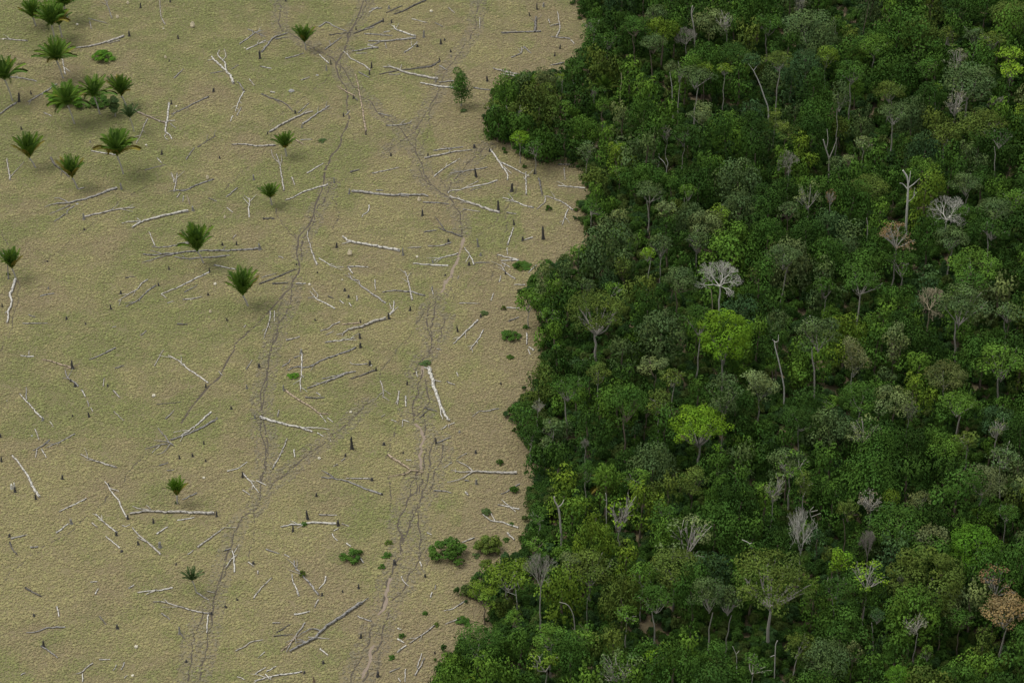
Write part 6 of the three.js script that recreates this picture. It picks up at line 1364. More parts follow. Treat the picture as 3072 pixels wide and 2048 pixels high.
[74.31,-42.87,6.79,2.08,"lt",19],
[55.36,-46.48,5.93,2.23,"gry",19],
[17.98,64.32,6.6,2.33,"lt",19],
[5.55,8.9,3.54,1.9,"dk",11],
[71.63,-81.56,5.53,2.05,"dk",19],
[9.34,13.05,4.7,2.06,"dk",11],
[40.98,-28.05,5.68,2.31,"md",19],
[24.4,-56.62,6.9,2.19,"lt",19],
[22.56,4.88,5.55,2.37,"lt",19],
[28.03,2.69,5.73,2.5,"blu",10],
[31.93,75.19,5.85,2.08,"md",19],
[49.48,10.4,6.46,2.41,"dk",19],
[-6.43,64.39,2.68,1.9,"lt",20],
[75.45,-69.46,6.09,2.54,"gry",19],
[48.52,14.2,6.79,2.48,"lt",19],
[56.14,-70.47,5.59,2.42,"md",19],
[12.42,-79.49,3.38,1.9,"md",20],
[45.65,28.46,5.6,2.08,"dk",19],
[21.18,-25.99,7.19,2.18,"md",19],
[74.61,-78.97,5.63,2.16,"md",19],
[49.05,-68.23,5.73,2.34,"olv",19],
[68.11,-26.53,5.73,2.28,"dk",19],
[16.75,-59.35,5.16,2.86,"lt",6],
[47.38,-62.02,5.93,2.44,"md",19],
[61.22,-34.44,6.79,2.15,"gry",19],
[55.53,49.96,5.63,2.41,"md",7],
[45.6,3.6,6.85,2.43,"lt",19],
[25.79,53.4,6.0,2.09,"lt",11],
[65.16,-7.45,6.98,2.19,"lt",19],
[32.53,-72.72,5.75,2.21,"md",19],
[18.06,-36.35,7.33,2.65,"gry",0],
[5.32,53.82,5.17,2.49,"ylg",2],
[15.2,-47.15,5.54,2.48,"pale",19],
[29.26,-41.97,5.9,2.68,"lt",19],
[58.22,37.82,5.78,2.15,"olv",19],
[46.76,-13.58,5.6,2.02,"md",4],
[44.79,34.76,6.5,3.01,"dk",19],
[44.51,22.17,6.96,2.29,"pale",19],
[37.72,-84.66,4.48,1.47,"dk",19,1],
[-1.66,60.1,1.66,1.16,"lt",20,1],
[23.96,51.06,5.22,1.68,"lt",19,1],
[48.38,-55.37,5.2,1.18,"lt",19,1],
[26.93,-66.3,3.56,1.71,"gry",2,1],
[71.87,-43.54,4.84,1.79,"md",19,1],
[40.29,-21.38,4.12,1.61,"dk",4,1],
[16.94,-80.21,2.63,1.23,"dk",19,1],
[49.55,-51.36,3.62,1.24,"gry",19,1],
[21.07,-84.46,4.2,1.46,"md",19,1],
[39.22,33.06,5.34,1.48,"lt",19,1],
[20.35,21.75,4.21,1.37,"lt",13,1],
[40.17,-47.09,5.13,1.13,"dk",19,1],
[58.0,-21.57,4.37,1.3,"dk",10,1],
[57.02,35.97,5.0,1.14,"gry",19,1],
[14.97,-11.32,2.87,1.18,"md",8,1],
[70.82,-72.04,4.42,1.3,"md",19,1],
[19.73,-29.42,4.92,1.48,"dk",19,1],
[8.37,-52.64,2.75,1.32,"lt",2,1],
[28.95,24.45,4.1,1.51,"md",19,1],
[32.16,-15.55,4.54,1.16,"md",19,1],
[-6.15,62.29,1.52,1.42,"lt",20,1],
[40.05,42.76,3.9,1.75,"gry",19,1],
[44.18,-35.58,4.06,1.52,"gry",9,1],
[46.16,-47.66,3.32,1.76,"md",19,1],
[38.3,22.67,3.68,1.59,"blu",19,1],
[56.46,64.32,4.68,1.27,"dk",19,1],
[47.5,-74.18,4.57,1.41,"lt",19,1],
[31.72,-38.92,4.18,1.13,"md",19,1],
[51.48,56.95,4.46,1.75,"md",4,1],
[21.82,-10.41,4.95,1.61,"md",19,1],
[18.8,-89.5,3.03,1.68,"dk",19,1],
[23.22,34.88,3.49,1.3,"lt",19,1],
[-0.34,71.06,3.41,1.43,"ylg",19,1],
[54.46,-87.83,3.59,1.33,"olv",19,1],
[37.08,-16.62,4.3,1.28,"md",19,1],
[12.96,36.47,5.33,1.2,"md",0,1],
[25.88,19.21,3.61,1.25,"blu",19,1],
[39.83,-52.51,3.22,1.38,"dk",19,1],
[8.2,1.2,2.48,1.43,"dk",11,1],
[47.42,-64.82,4.55,1.62,"md",19,1],
[67.69,-4.81,4.51,1.18,"blu",19,1],
[44.7,13.94,5.07,1.36,"gry",19,1],
[2.3,41.21,2.08,1.24,"md",20,1],
[35.32,-43.5,3.32,1.56,"gry",19,1],
[40.23,-3.83,4.53,1.16,"md",19,1],
[51.07,5.1,5.29,1.35,"md",15,1],
[29.97,26.43,3.37,1.28,"blu",19,1],
[17.35,71.53,3.29,1.41,"ylg",19,1],
[31.66,-32.28,3.66,1.59,"lt",19,1],
[50.63,-27.95,4.11,1.25,"md",19,1],
[5.25,12.43,1.89,1.4,"md",20,1],
[43.19,-56.73,4.2,1.41,"md",19,1],
[-2.0,70.86,4.35,1.1,"md",19,1],
[8.18,59.29,3.79,1.61,"md",9,1],
[31.53,11.62,4.9,1.16,"lt",1,1],
[29.87,-30.17,5.03,1.37,"md",19,1],
[60.08,36.57,3.38,1.52,"md",19,1],
[18.43,-4.53,4.06,1.11,"md",8,1],
[12.47,-9.05,3.46,1.14,"blu",19,1],
[20.16,-6.65,4.45,1.23,"dk",8,1],
[75.85,-56.05,4.83,1.14,"dk",19,1],
[42.42,-61.5,4.69,1.19,"dk",19,1],
[64.05,11.13,3.68,1.74,"dk",19,1],
[20.36,1.03,3.57,1.31,"md",19,1],
[44.63,58.45,4.37,1.18,"olv",14,1],
[39.56,-50.41,4.57,1.45,"gry",19,1],
[53.47,11.86,4.66,1.61,"md",19,1],
[-0.58,53.46,1.32,1.44,"olv",0,1],
[22.5,67.56,4.54,1.75,"md",19,1],
[27.69,69.99,4.21,1.77,"md",19,1],
[16.57,-89.85,3.38,1.64,"dk",19,1],
[54.62,-54.61,3.64,1.59,"dk",19,1],
[24.7,48.02,3.47,1.32,"dk",0,1],
[29.0,-16.89,5.08,1.68,"md",19,1],
[19.79,43.84,3.99,1.53,"dk",19,1],
[30.83,-67.12,5.14,1.17,"md",19,1],
[14.92,-92.11,2.04,1.62,"md",19,1],
[34.82,-24.23,4.52,1.25,"md",19,1],
[28.75,52.34,5.31,1.6,"md",11,1],
[24.13,-59.0,3.93,1.68,"olv",19,1],
[38.6,44.04,3.47,1.48,"md",3,1],
[79.05,-85.47,5.01,1.46,"dk",19,1],
[10.87,34.01,3.91,1.13,"olv",19,1],
[65.09,-31.89,3.32,1.31,"md",19,1],
[47.75,28.8,3.23,1.44,"dk",19,1],
[16.67,-0.05,4.67,1.7,"lt",19,1],
[57.07,44.58,4.23,1.61,"gry",19,1],
[19.06,58.34,3.91,1.19,"md",19,1],
[63.28,-1.4,4.28,1.54,"dk",19,1],
[49.57,-64.63,4.68,1.24,"lt",19,1],
[15.79,16.41,3.83,1.63,"dk",19,1],
[50.54,46.19,4.37,1.11,"md",7,1],
[50.91,-72.01,3.44,1.19,"blu",19,1],
[59.73,-82.57,3.85,1.73,"lt",19,1],
[27.47,-34.3,5.35,1.16,"lt",19,1],
[22.29,48.86,4.92,1.43,"lt",19,1],
[28.31,41.99,3.5,1.54,"dk",19,1],
[21.78,40.22,5.15,1.22,"md",19,1],
[35.09,36.6,5.18,1.27,"dk",19,1],
[5.9,48.33,2.88,1.27,"lt",19,1],
[25.98,9.46,3.84,1.46,"md",16,1],
[6.52,-52.4,3.11,1.29,"dk",19,1],
[-5.12,66.79,2.99,1.41,"ylg",20,1],
[55.6,26.25,3.78,1.29,"lt",19,1],
[19.92,45.54,3.56,1.21,"md",19,1],
[81.52,-87.5,4.49,1.22,"gry",19,1],
[67.34,-36.88,5.03,1.45,"dk",19,1],
[-4.16,71.63,2.73,1.45,"md",19,1],
[38.94,72.16,3.69,1.6,"md",7,1],
[35.5,29.81,4.79,1.57,"dk",19,1],
[29.28,-8.35,3.48,1.25,"dk",19,1],
[3.66,20.24,1.36,1.28,"md",20,1],
[57.94,51.02,3.25,1.69,"md",19,1],
[33.88,63.87,3.89,1.58,"lt",19,1],
[26.42,25.26,5.34,1.61,"dk",13,1],
[9.3,40.81,4.69,1.18,"ylg",5,1],
[13.31,30.74,5.09,1.29,"dk",19,1],
[32.12,69.23,4.13,1.24,"md",19,1],
[20.39,47.68,3.95,1.29,"lt",19,1],
[68.05,-49.91,5.16,1.23,"md",3,1],
[49.46,62.45,4.94,1.42,"olv",17,1],
[10.59,-53.22,2.65,1.38,"md",2,1],
[62.27,-44.61,4.3,1.33,"dk",19,1],
[24.22,30.12,5.12,1.18,"lt",13,1],
[30.39,-11.21,4.69,1.46,"md",19,1],
[4.7,-49.12,1.7,1.14,"dk",20,1],
[30.27,-86.39,4.31,1.69,"dk",19,1],
[47.59,24.24,3.2,1.19,"gry",19,1],
[58.37,-46.57,3.29,1.42,"dk",19,1],
[35.06,48.02,5.28,1.19,"olv",12,1],
[14.43,7.84,5.06,1.64,"lt",11,1],
[38.64,28.64,5.14,1.46,"dk",19,1],
[42.33,65.6,3.39,1.49,"md",19,1],
[30.89,60.74,3.9,1.75,"md",11,1],
[28.84,-65.77,3.43,1.6,"lt",2,1],
[10.76,14.68,3.42,1.47,"lt",19,1],
[35.15,7.43,3.2,1.58,"lt",0,1],
[16.31,-19.61,2.6,1.56,"lt",19,1],
[68.73,-55.07,4.67,1.38,"md",8,1],
[39.53,-84.02,3.85,1.29,"md",19,1],
[45.25,-45.35,4.53,1.26,"olv",19,1],
[28.38,14.26,3.75,1.6,"dk",16,1],
[6.0,72.29,4.94,1.69,"olv",19,1],
[25.97,-62.69,3.56,1.46,"dk",19,1],
[41.64,-49.32,3.57,1.28,"blu",19,1],
[57.3,-24.67,4.16,1.41,"blu",10,1],
[59.17,6.4,5.29,1.1,"md",19,1],
[6.44,22.89,3.59,1.12,"gry",19,1],
[26.83,-21.91,4.0,1.56,"md",19,1],
[58.02,-17.75,3.89,1.63,"dk",10,1],
[39.36,-30.65,3.99,1.5,"lt",2,1],
[15.77,63.3,4.5,1.39,"ylg",19,1],
[63.88,-26.15,4.95,1.72,"lt",19,1],
[25.76,4.26,4.22,1.72,"dk",19,1],
[68.03,-72.71,4.04,1.22,"lt",19,1],
[30.17,73.59,3.48,1.43,"lt",19,1],
[28.3,-57.63,4.79,1.56,"md",19,1],
[24.09,-41.52,3.72,1.21,"dk",19,1],
[47.55,-87.87,4.21,1.72,"dk",19,1],
[60.05,-54.05,4.48,1.45,"md",19,1],
[29.78,-63.64,4.92,1.45,"lt",19,1],
[61.81,0.02,4.91,1.14,"lt",19,1],
[35.59,-14.75,3.33,1.69,"olv",19,1],
[14.44,22.35,3.43,1.33,"blu",19,1],
[39.72,-0.73,3.61,1.13,"lt",19,1],
[71.72,-86.49,3.7,1.43,"lt",19,1],
[1.61,65.96,2.75,1.4,"md",19,1],
[50.11,-0.39,4.08,1.23,"dk",15,1],
[20.78,64.78,4.89,1.71,"md",19,1],
[74.16,-39.64,4.28,1.73,"gry",19,1],
[38.34,34.63,4.63,1.14,"blu",19,1],
[45.38,59.74,5.06,1.3,"dk",14,1],
[23.25,69.5,3.25,1.1,"blu",19,1],
[11.03,65.38,5.17,1.42,"lt",19,1],
[52.85,39.42,3.39,1.63,"lt",19,1],
[32.34,41.43,3.48,1.43,"lt",9,1],
[54.3,-41.26,3.42,1.2,"olv",19,1],
[18.26,-18.74,2.69,1.13,"md",19,1],
[56.12,-60.55,4.91,1.73,"dk",19,1],
[4.11,48.71,2.91,1.41,"md",19,1],
[26.83,27.2,4.06,1.55,"lt",13,1],
[33.88,43.76,3.95,1.27,"blu",9,1],
[44.1,-54.35,3.44,1.79,"md",19,1],
[23.05,-46.1,5.03,1.19,"md",19,1],
[13.96,62.98,3.79,1.4,"md",19,1],
[56.02,39.94,3.31,1.21,"dk",19,1],
[43.25,24.26,3.39,1.15,"md",19,1],
[22.37,72.33,4.53,1.67,"md",19,1],
[21.66,-23.58,4.73,1.37,"olv",19,1],
[-2.28,48.57,2.01,1.44,"lt",20,1],
[5.75,45.7,3.36,1.32,"lt",19,1],
[51.33,63.76,3.81,1.16,"olv",17,1],
[-0.96,-58.21,2.05,1.72,"md",20,1],
[37.61,50.09,4.13,1.34,"lt",12,1],
[53.86,54.9,4.08,1.22,"lt",4,1],
[27.52,-64.21,4.66,1.67,"lt",2,1],
[63.48,-9.14,4.75,1.26,"dk",19,1],
[28.27,8.41,3.74,1.77,"lt",16,1],
[28.82,-4.93,3.61,1.2,"lt",10,1]];
const FOREST_EDGE = [10.39,-98.32,9.02,-89.72,11.03,-81.4,10.23,-74.68,7.24,-68.15,0.25,-65.83,-3.5,-61.15,-4.51,-55.59,-3.91,-50.15,-1.88,-46.24,1.44,-43.44,5.16,-42.28,7.94,-42.98,9.49,-39.64,9.8,-34.57,8.1,-29.07,8.88,-24.23,11.24,-22.01,7.06,-18.98,3.33,-15.58,0.95,-11.33,1.33,-7.17,3.68,-3.96,3.46,2.23,2.78,6.86,0.74,11.39,-0.68,15.82,0.46,21.86,2.14,25.89,2.32,29.35,1.45,32.59,0.93,40.45,-1.75,43.12,-5.49,47.25,-6.27,49.09,-3.13,52.36,-2.63,55.93,-6.83,57.2,-8.4,60.12,-8.96,65.55,-8.78,72.1,63.82,72.1,96.11,-98.32];
const FOREST_PALMS = [[1.78,-60.07,4.6,0],[10.6,32.14,4.8,1],[13.14,-60.04,4.2,2]];
const FIELD_TREES = [[-7.27,-58.52,5.84,0],[-56.33,-55.63,3.25,1]];

const pairs = (a) => Array.from({ length: a.length / 2 }, (_, i) => [a[2 * i], a[2 * i + 1]]);
const EDGE = pairs(FOREST_EDGE);
function inForest(x, z) { let c = false; for (let i = 0, j = EDGE.length - 1; i < EDGE.length; j = i++) { const [x1, z1] = EDGE[i], [x2, z2] = EDGE[j]; if ((z1 > z) !== (z2 > z) && x < (x2 - x1) * (z - z1) / (z2 - z1) + x1) c = !c; } return c; }
function edgeDistance(x, z) { // metres to the line where the forest begins, negative inside
  let d = 1e9; for (let i = 0; i + 4 < EDGE.length; i++) { const [x1, z1] = EDGE[i], [x2, z2] = EDGE[i + 1], dx = x2 - x1, dz = z2 - z1, t = clamp(((x - x1) * dx + (z - z1) * dz) / (dx * dx + dz * dz), 0, 1); d = Math.min(d, Math.hypot(x - x1 - t * dx, z - z1 - t * dz)); }
  return inForest(x, z) ? -d : d;
}

// ---------------------------------------------------------------- ground
const fbm = (x, z, s) => noise2(x / s, z / s) * 0.6 + noise2(x / s * 2.1 + 7, z / s * 2.1) * 0.3 + noise2(x / s * 4.3, z / s * 4.3 + 3) * 0.15;
const GREEN = [0.158, 0.172, 0.054], STRAW = [0.238, 0.211, 0.094], DRY = [0.22, 0.182, 0.094], EARTH = [0.21, 0.165, 0.108], TRODDEN = [0.165, 0.138, 0.106];
const mixc = (a, b, t) => [lerp(a[0], b[0], t), lerp(a[1], b[1], t), lerp(a[2], b[2], t)];
function pasture(x, z, e) { // a mosaic of straw, dry and green growth; each kind grows in patches with ragged outlines
  const rag = 0.22 * noise2(x * 1.3, z * 1.3) + 0.14 * noise2(x * 3.7, z * 3.7);
  const north = x < -20 && z < 20 ? 0.34 : z > 10 ? -0.12 : 0, edge = e < 7 ? 0.45 : 0;
  const green = smooth(fbm(x, z, 26) + 0.7 * fbm(x + 40, z, 6) + rag + north - edge, -0.25, 0.75), dry = smooth(fbm(x, z + 90, 17) + rag * 1.5 + edge, -0.3, 0.6);
  return mixc(mixc(STRAW, DRY, dry), GREEN, green * 0.8);
}
{
  const near = Array.from({ length: 131 }, (_, i) => -130 + i * 2), far = [-1600, -900, -500, -300, -200, -155], axis = [...far, ...near, ...far.map((x) => -x).reverse()], n = axis.length;
  const pos = [], nor = [], uv = [], col = [], idx = [];
  for (const z of axis) for (const x of axis) {
    pos.push(x, 0, z); nor.push(0, 1, 0); uv.push(x / 9, z / 9);
    const e = edgeDistance(x, z), c = mixc(pasture(x, z, Math.max(e, 0)), EARTH, 0.4); col.push(...c);
  }
  for (let j = 0; j < n - 1; j++) for (let i = 0; i < n - 1; i++) { const p = j * n + i; idx.push(p, p + n, p + 1, p + 1, p + n, p + n + 1); }
  const g = new THREE.BufferGeometry(); g.setAttribute('position', new THREE.Float32BufferAttribute(pos, 3)); g.setAttribute('normal', new THREE.Float32BufferAttribute(nor, 3)); g.setAttribute('uv', new THREE.Float32BufferAttribute(uv, 2)); g.setAttribute('color', new THREE.Float32BufferAttribute(col, 3)); g.setIndex(idx);
  add(new THREE.Mesh(g, std({ map: soilTex, vertexColors: true, roughness: 1 })), 'ground', 'open grazed pasture ground running into the shaded forest floor', 'ground', null, 'structure');
}
// where grass does not grow: a raster of 12 cm cells
const CELL = 0.12, GX = 1450, GZ = 1500, X0 = -92, Z0 = -104, bare = new Uint8Array(GX * GZ), worn = new Uint8Array(GX * GZ);
function stamp(pts, r, v, onto = bare) {
  for (let i = 0; i < pts.length - 1; i++) {
    const [x1, z1] = pts[i], [x2, z2] = pts[i + 1], n = Math.ceil(Math.hypot(x2 - x1, z2 - z1) / 0.06) + 1;
    for (let k = 0; k <= n; k++) { const x = lerp(x1, x2, k / n), z = lerp(z1, z2, k / n), c = Math.ceil(r / CELL), ci = Math.floor((x - X0) / CELL), cj = Math.floor((z - Z0) / CELL);
      for (let a = -c; a <= c; a++) for (let b = -c; b <= c; b++) { const i2 = ci + a, j2 = cj + b; if (i2 < 0 || j2 < 0 || i2 >= GX || j2 >= GZ || Math.hypot(a, b) * CELL > r) continue; const o = j2 * GX + i2; onto[o] = Math.max(onto[o], v); } }
  }
}
const SOIL = { d: std({ color: L(0.085, 0.07, 0.052), map: soilTex, roughness: 1 }), f: std({ color: L(0.1, 0.086, 0.055), map: soilTex, roughness: 1 }), p: std({ color: L(0.27, 0.215, 0.165), map: soilTex, roughness: 1 }) };
TRAILS.forEach(([width, tone, flat], ti) => {
  const r = rngOf(900 + ti), path = smoothPath(pairs(flat).map(([x, z]) => V(x, 0, z)), 0.55).map((p, i) => V(p.x + 0.22 * noise2(i * 0.21, ti * 3.1) + 0.08 * (r() - 0.5), 0, p.z + 0.3 * noise2(i * 0.19, ti * 5.7 + 40)));
  const fine = path.length > 2 ? new THREE.CatmullRomCurve3(path).getPoints(path.length * 2) : path, pos = [], nor = [], uv = [], idx = [];
  const y = 0.006 + ti * 0.0004; let along = 0;
  fine.forEach((p, i) => {
    const t = V(0, 0, 0).subVectors(fine[Math.min(i + 1, fine.length - 1)], fine[Math.max(0, i - 1)]).normalize(); if (i) along += p.distanceTo(fine[i - 1]);
    const w = width * 0.31 * (0.8 + 0.45 * noise2(along * 0.5, ti)) * (tone === 'p' ? 1.6 : 1.1);
    for (const s of [-1, -0.35, 0.35, 1]) { const q = w * s * (1 + 0.25 * noise2(along * 1.4, s * 9 + ti)); pos.push(p.x - t.z * q, y, p.z + t.x * q); nor.push(0, 1, 0); uv.push(p.x / 7 + q / 7, p.z / 7); }
    if (i) for (let k = 0; k < 3; k++) { const b = i * 4 + k; idx.push(b - 4, b - 3, b, b - 3, b + 1, b); }
  });
  const g = new THREE.BufferGeometry(); g.setAttribute('position', new THREE.Float32BufferAttribute(pos, 3)); g.setAttribute('normal', new THREE.Float32BufferAttribute(nor, 3)); g.setAttribute('uv', new THREE.Float32BufferAttribute(uv, 2)); g.setIndex(idx);
  add(new THREE.Mesh(g, SOIL[tone]), 'cattle_trail', { d: 'narrow dark trodden cattle trail winding through the pasture', f: 'faint overgrown cattle trail crossing the pasture grass', p: 'pale bare earth stretch of a trodden cattle trail' }[tone], 'path', { d: 'dark cattle trails', f: 'faint cattle trails', p: 'bare earth stretches' }[tone], 'structure');
  stamp(fine.map((p) => [p.x, p.z]), width * (tone === 'p' ? 0.5 : 0.33), tone === 'f' ? 1 : tone === 'p' ? 3 : 2);
  if (tone !== 'f' && width < 0.4) stamp(fine.filter((_, i) => i % 3 === 0).map((p) => [p.x, p.z]), 1.25, 1, worn);
});
for (const [, , , segs] of LOGS) for (const [r, flat] of segs) stamp(pairs(flat), r + 0.06, 3);
for (const [, , , x, z, h] of STUMPS) stamp([[x, z], [x + 0.01, z]], 0.2, 3);
{ // grass
  const makeTuft = (seed, blades, spread, tall) => {
    const r = rngOf(seed), pos = [], nor = [], col = [], idx = [];
    for (let k = 0; k < blades; k++) {
      const a = r() * 6.283, d = Math.sqrt(r()) * spread * 0.45, lean = spread * (0.35 + 0.6 * r()), hh = tall * (0.55 + 0.6 * r()), w = 0.016 + 0.014 * r(), cx = Math.cos(a), sz = Math.sin(a), t = 0.85 + 0.3 * r(), o = pos.length / 3;
      const put = (f, h, s) => { pos.push(cx * (d + lean * f * f) - sz * s, h, sz * (d + lean * f * f) + cx * s); nor.push(cx * 0.35, 0.9, sz * 0.35); col.push(t * (0.95 + 0.1 * r()), t, t * 0.95); };
      put(0, 0, -w); put(0, 0, w); put(0.6, hh * 0.8, -w * 0.9); put(0.6, hh * 0.8, w * 0.9); put(1, hh * (0.75 + 0.3 * r()), 0);
      const face = (p, q, u) => { const A = V(pos[3 * p], pos[3 * p + 1], pos[3 * p + 2]), B = V(pos[3 * q], pos[3 * q + 1], pos[3 * q + 2]).sub(A), C = V(pos[3 * u], pos[3 * u + 1], pos[3 * u + 2]).sub(A); B.cross(C).y < 0 ? idx.push(p, u, q) : idx.push(p, q, u); };
      face(o, o + 1, o + 2); face(o + 1, o + 3, o + 2); face(o + 2, o + 3, o + 4);
    }
    const g = new THREE.BufferGeometry(); g.setAttribute('position', new THREE.Float32BufferAttribute(pos, 3)); g.setAttribute('normal', new THREE.Float32BufferAttribute(nor, 3)); g.setAttribute('color', new THREE.Float32BufferAttribute(col, 3)); g.setIndex(idx); return g;
  };
  const kinds = [[makeTuft(1, 20, 0.13, 0.06), []], [makeTuft(2, 16, 0.105, 0.05), []], [makeTuft(3, 24, 0.155, 0.075), []]];
  const r = rngOf(77), step = 0.19;
  for (let z = -100; z < 72; z += step) {
    const half = lerp(81, 52, (z + 91) / 154) + 5;
    for (let x = -half; x < 26; x += step) {
      const px = x + (r() - 0.5) * step * 1.3, pz = z + (r() - 0.5) * step * 1.3, pick = r(), rs = r(), rt = r(), ru = r();
      const i = Math.floor((px - X0) / CELL), j = Math.floor((pz - Z0) / CELL), b = i < 0 || j < 0 || i >= GX || j >= GZ ? 0 : bare[j * GX + i];
      if (b === 3 || (b === 2 && ru > 0.08) || (b === 1 && ru > 0.3)) continue;
      const trod = b >= 0 && i >= 0 && j >= 0 && i < GX && j < GZ && worn[j * GX + i]; if (trod && ru < 0.42) continue;
      let e = 50; if (px > -22) { e = edgeDistance(px, pz); if (e < -1.5) continue; }
      const thin = noise2(px / 1.6 + 60, pz / 1.6); if (thin < -0.55 && ru < 0.55) continue;
      const c0 = pasture(px, pz, Math.max(e, 0)), c = trod && rs < 0.7 ? mixc(c0, TRODDEN, 0.75) : c0, t = 0.9 + 0.2 * rs, k = pick < 0.4 ? 0 : pick < 0.75 ? 1 : 2;
      const s = (0.75 + 0.6 * rt) * (1 + 0.25 * noise2(px / 3, pz / 3));
      kinds[k][1].push([px, pz, r() * 6.283, s, c[0] * t * 1.12, c[1] * t * (1 + 0.12 * (ru - 0.5)) * 1.12, c[2] * t * 1.12]);
    }
  }
  const mat = std({ vertexColors: true, side: THREE.DoubleSide, roughness: 0.85 }), m4 = new THREE.Matrix4(), q = new THREE.Quaternion(), up = V(0, 1, 0), co = new THREE.Color();
  kinds.forEach(([g, list]) => {
    const im = new THREE.InstancedMesh(g, mat, list.length);
    list.forEach(([x, z, a, s, cr, cg, cb], i) => { m4.compose(V(x, 0, z), q.setFromAxisAngle(up, a), V(s, s, s)); im.setMatrixAt(i, m4); im.setColorAt(i, co.setRGB(cr, cg, cb)); });
    add(im, 'grass', 'short dry olive tufts of grazed pasture grass', 'grass', null, 'stuff');
  });
}

// ---------------------------------------------------------------- forest
// crowns: clumps of leaves in the volume of a crown, about `w` wide and `h` tall round the origin
function crownGeo(type, w, h, seed, leafSize) {
  const Lv = new Leaves(seed), r = rngOf(seed + 5), R = w / 2, Hh = h / 2, heads = [];
  const addHead = (x, y, z, s, dens = 1, flat = 0.8) => { heads.push([x * R, y * Hh, z * R]); const rr = s * R, area = rr * rr * 12.5; Lv.clump(x * R, y * Hh, z * R, rr, rr * flat, rr, Math.round(area * dens / (leafSize * leafSize) * 0.55), leafSize, type === 'cauli' || type === 'rnd' ? 1 : 0.7, type === 'cauli' ? 0.86 : type === 'rnd' ? 0.78 : 0.6); };
  if (type === 'umb' || type === 'umbig') {
    const n = type === 'umb' ? 24 : 52;
    for (let k = 0; k < n; k++) { const a = k * 2.4 + r() * 0.7, d = Math.sqrt((k + 0.5) / n) * 0.82 * (0.85 + 0.3 * r()), y = Math.sqrt(Math.max(0, 1 - d * d)) * 1.2 - 0.5 + (r() - 0.5) * 0.35 - (k % 4 === 0 ? 0.45 : 0); addHead(Math.cos(a) * d, y, Math.sin(a) * d, (type === 'umb' ? 0.3 : 0.2) * (0.75 + 0.5 * r()), 0.85, 0.55); }
  } else if (type === 'cauli') {
    const n = 46; for (let k = 0; k < n; k++) { const y = 1 - 1.75 * (k + 0.5) / n, d = Math.sqrt(Math.max(0.05, 1 - y * y)), a = k * 2.4 + r() * 0.4, f = 0.72 + 0.2 * r(); addHead(Math.cos(a) * d * f, y * f, Math.sin(a) * d * f, 0.17 + 0.12 * r(), 1.5, 0.85); }
  } else if (type === 'rnd') {
    const n = 22; for (let k = 0; k < n; k++) { const y = 1 - 1.6 * (k + 0.5) / n, d = Math.sqrt(Math.max(0.05, 1 - y * y)), a = k * 2.4 + r() * 0.5, f = 0.62 + 0.2 * r(); addHead(Math.cos(a) * d * f, y * f, Math.sin(a) * d * f, 0.3 + 0.12 * r(), 0.95); }
  } else if (type === 'oval') {
    const n = 18; for (let k = 0; k < n; k++) { const y = 0.85 - 1.7 * (k + r()) / n, d = Math.sqrt(Math.max(0, 1 - y * y)) * (0.35 + 0.4 * r()), a = r() * 6.283; addHead(Math.cos(a) * d, y, Math.sin(a) * d, 0.36 + 0.14 * r(), 0.8, 0.8); }
  } else if (type === 'spr') {
    const n = 24; for (let k = 0; k < n; k++) { const y = 0.9 - 1.6 * r(), d = Math.sqrt(Math.max(0, 1 - y * y)) * (0.5 + 0.5 * r()), a = r() * 6.283; addHead(Math.cos(a) * d, y, Math.sin(a) * d, 0.16 + 0.1 * r(), 0.6, 0.7); }
  } else { // uneven broadleaf crown
    const n = 18 + Math.floor(r() * 7), lop = r() * 6.283; for (let k = 0; k < n; k++) { const a = r() * 6.283, d = Math.sqrt(r()) * (0.78 + 0.28 * Math.cos(a - lop)), y = (1 - d * d) * 0.9 * (0.4 + 0.75 * r()) - 0.25 - 0.7 * r() * (k % 3 === 0 ? 1 : 0); addHead(Math.cos(a) * d, y, Math.sin(a) * d, 0.14 + 0.28 * r() * r() + 0.06, 0.85, 0.7); }
  }
  const g = Lv.build(); g.heads = heads; return g;
}
const crowns = new Map();
function crownFor(type, w, seedPick) {
  const t = type === 'umbbig' ? 'umbig' : type === 'ovalbig' ? 'cauli' : type, sizes = { umbig: [8.5], cauli: [6.5], gen: [2.6, 4.2], rnd: [3, 5], umb: [3, 4.6], oval: [2.6, 3.8], spr: [2.6, 4.2] }[t] ?? [3.4];
  const size = sizes.reduce((a, b) => (Math.abs(b - w) < Math.abs(a - w) ? b : a)), variants = { umbig: 3, cauli: 2, gen: 5, umb: 4, rnd: 3, oval: 3, spr: 3 }[t] ?? 2, v = seedPick % variants, key = t + size + v;
  if (!crowns.has(key)) { const h = size * { umbig: 0.5, umb: 0.6, cauli: 0.9, rnd: 0.75, oval: 1.15, spr: 0.85, gen: 0.85 }[t]; const g = crownGeo(t, size, h, 100 + crowns.size * 17, t === 'umbig' || t === 'cauli' ? 0.22 : 0.2); crowns.set(key, { g, w: size, h, limbs: limbsFor(g.heads, h, t, crowns.size) }); }
  return crowns.get(key);
}
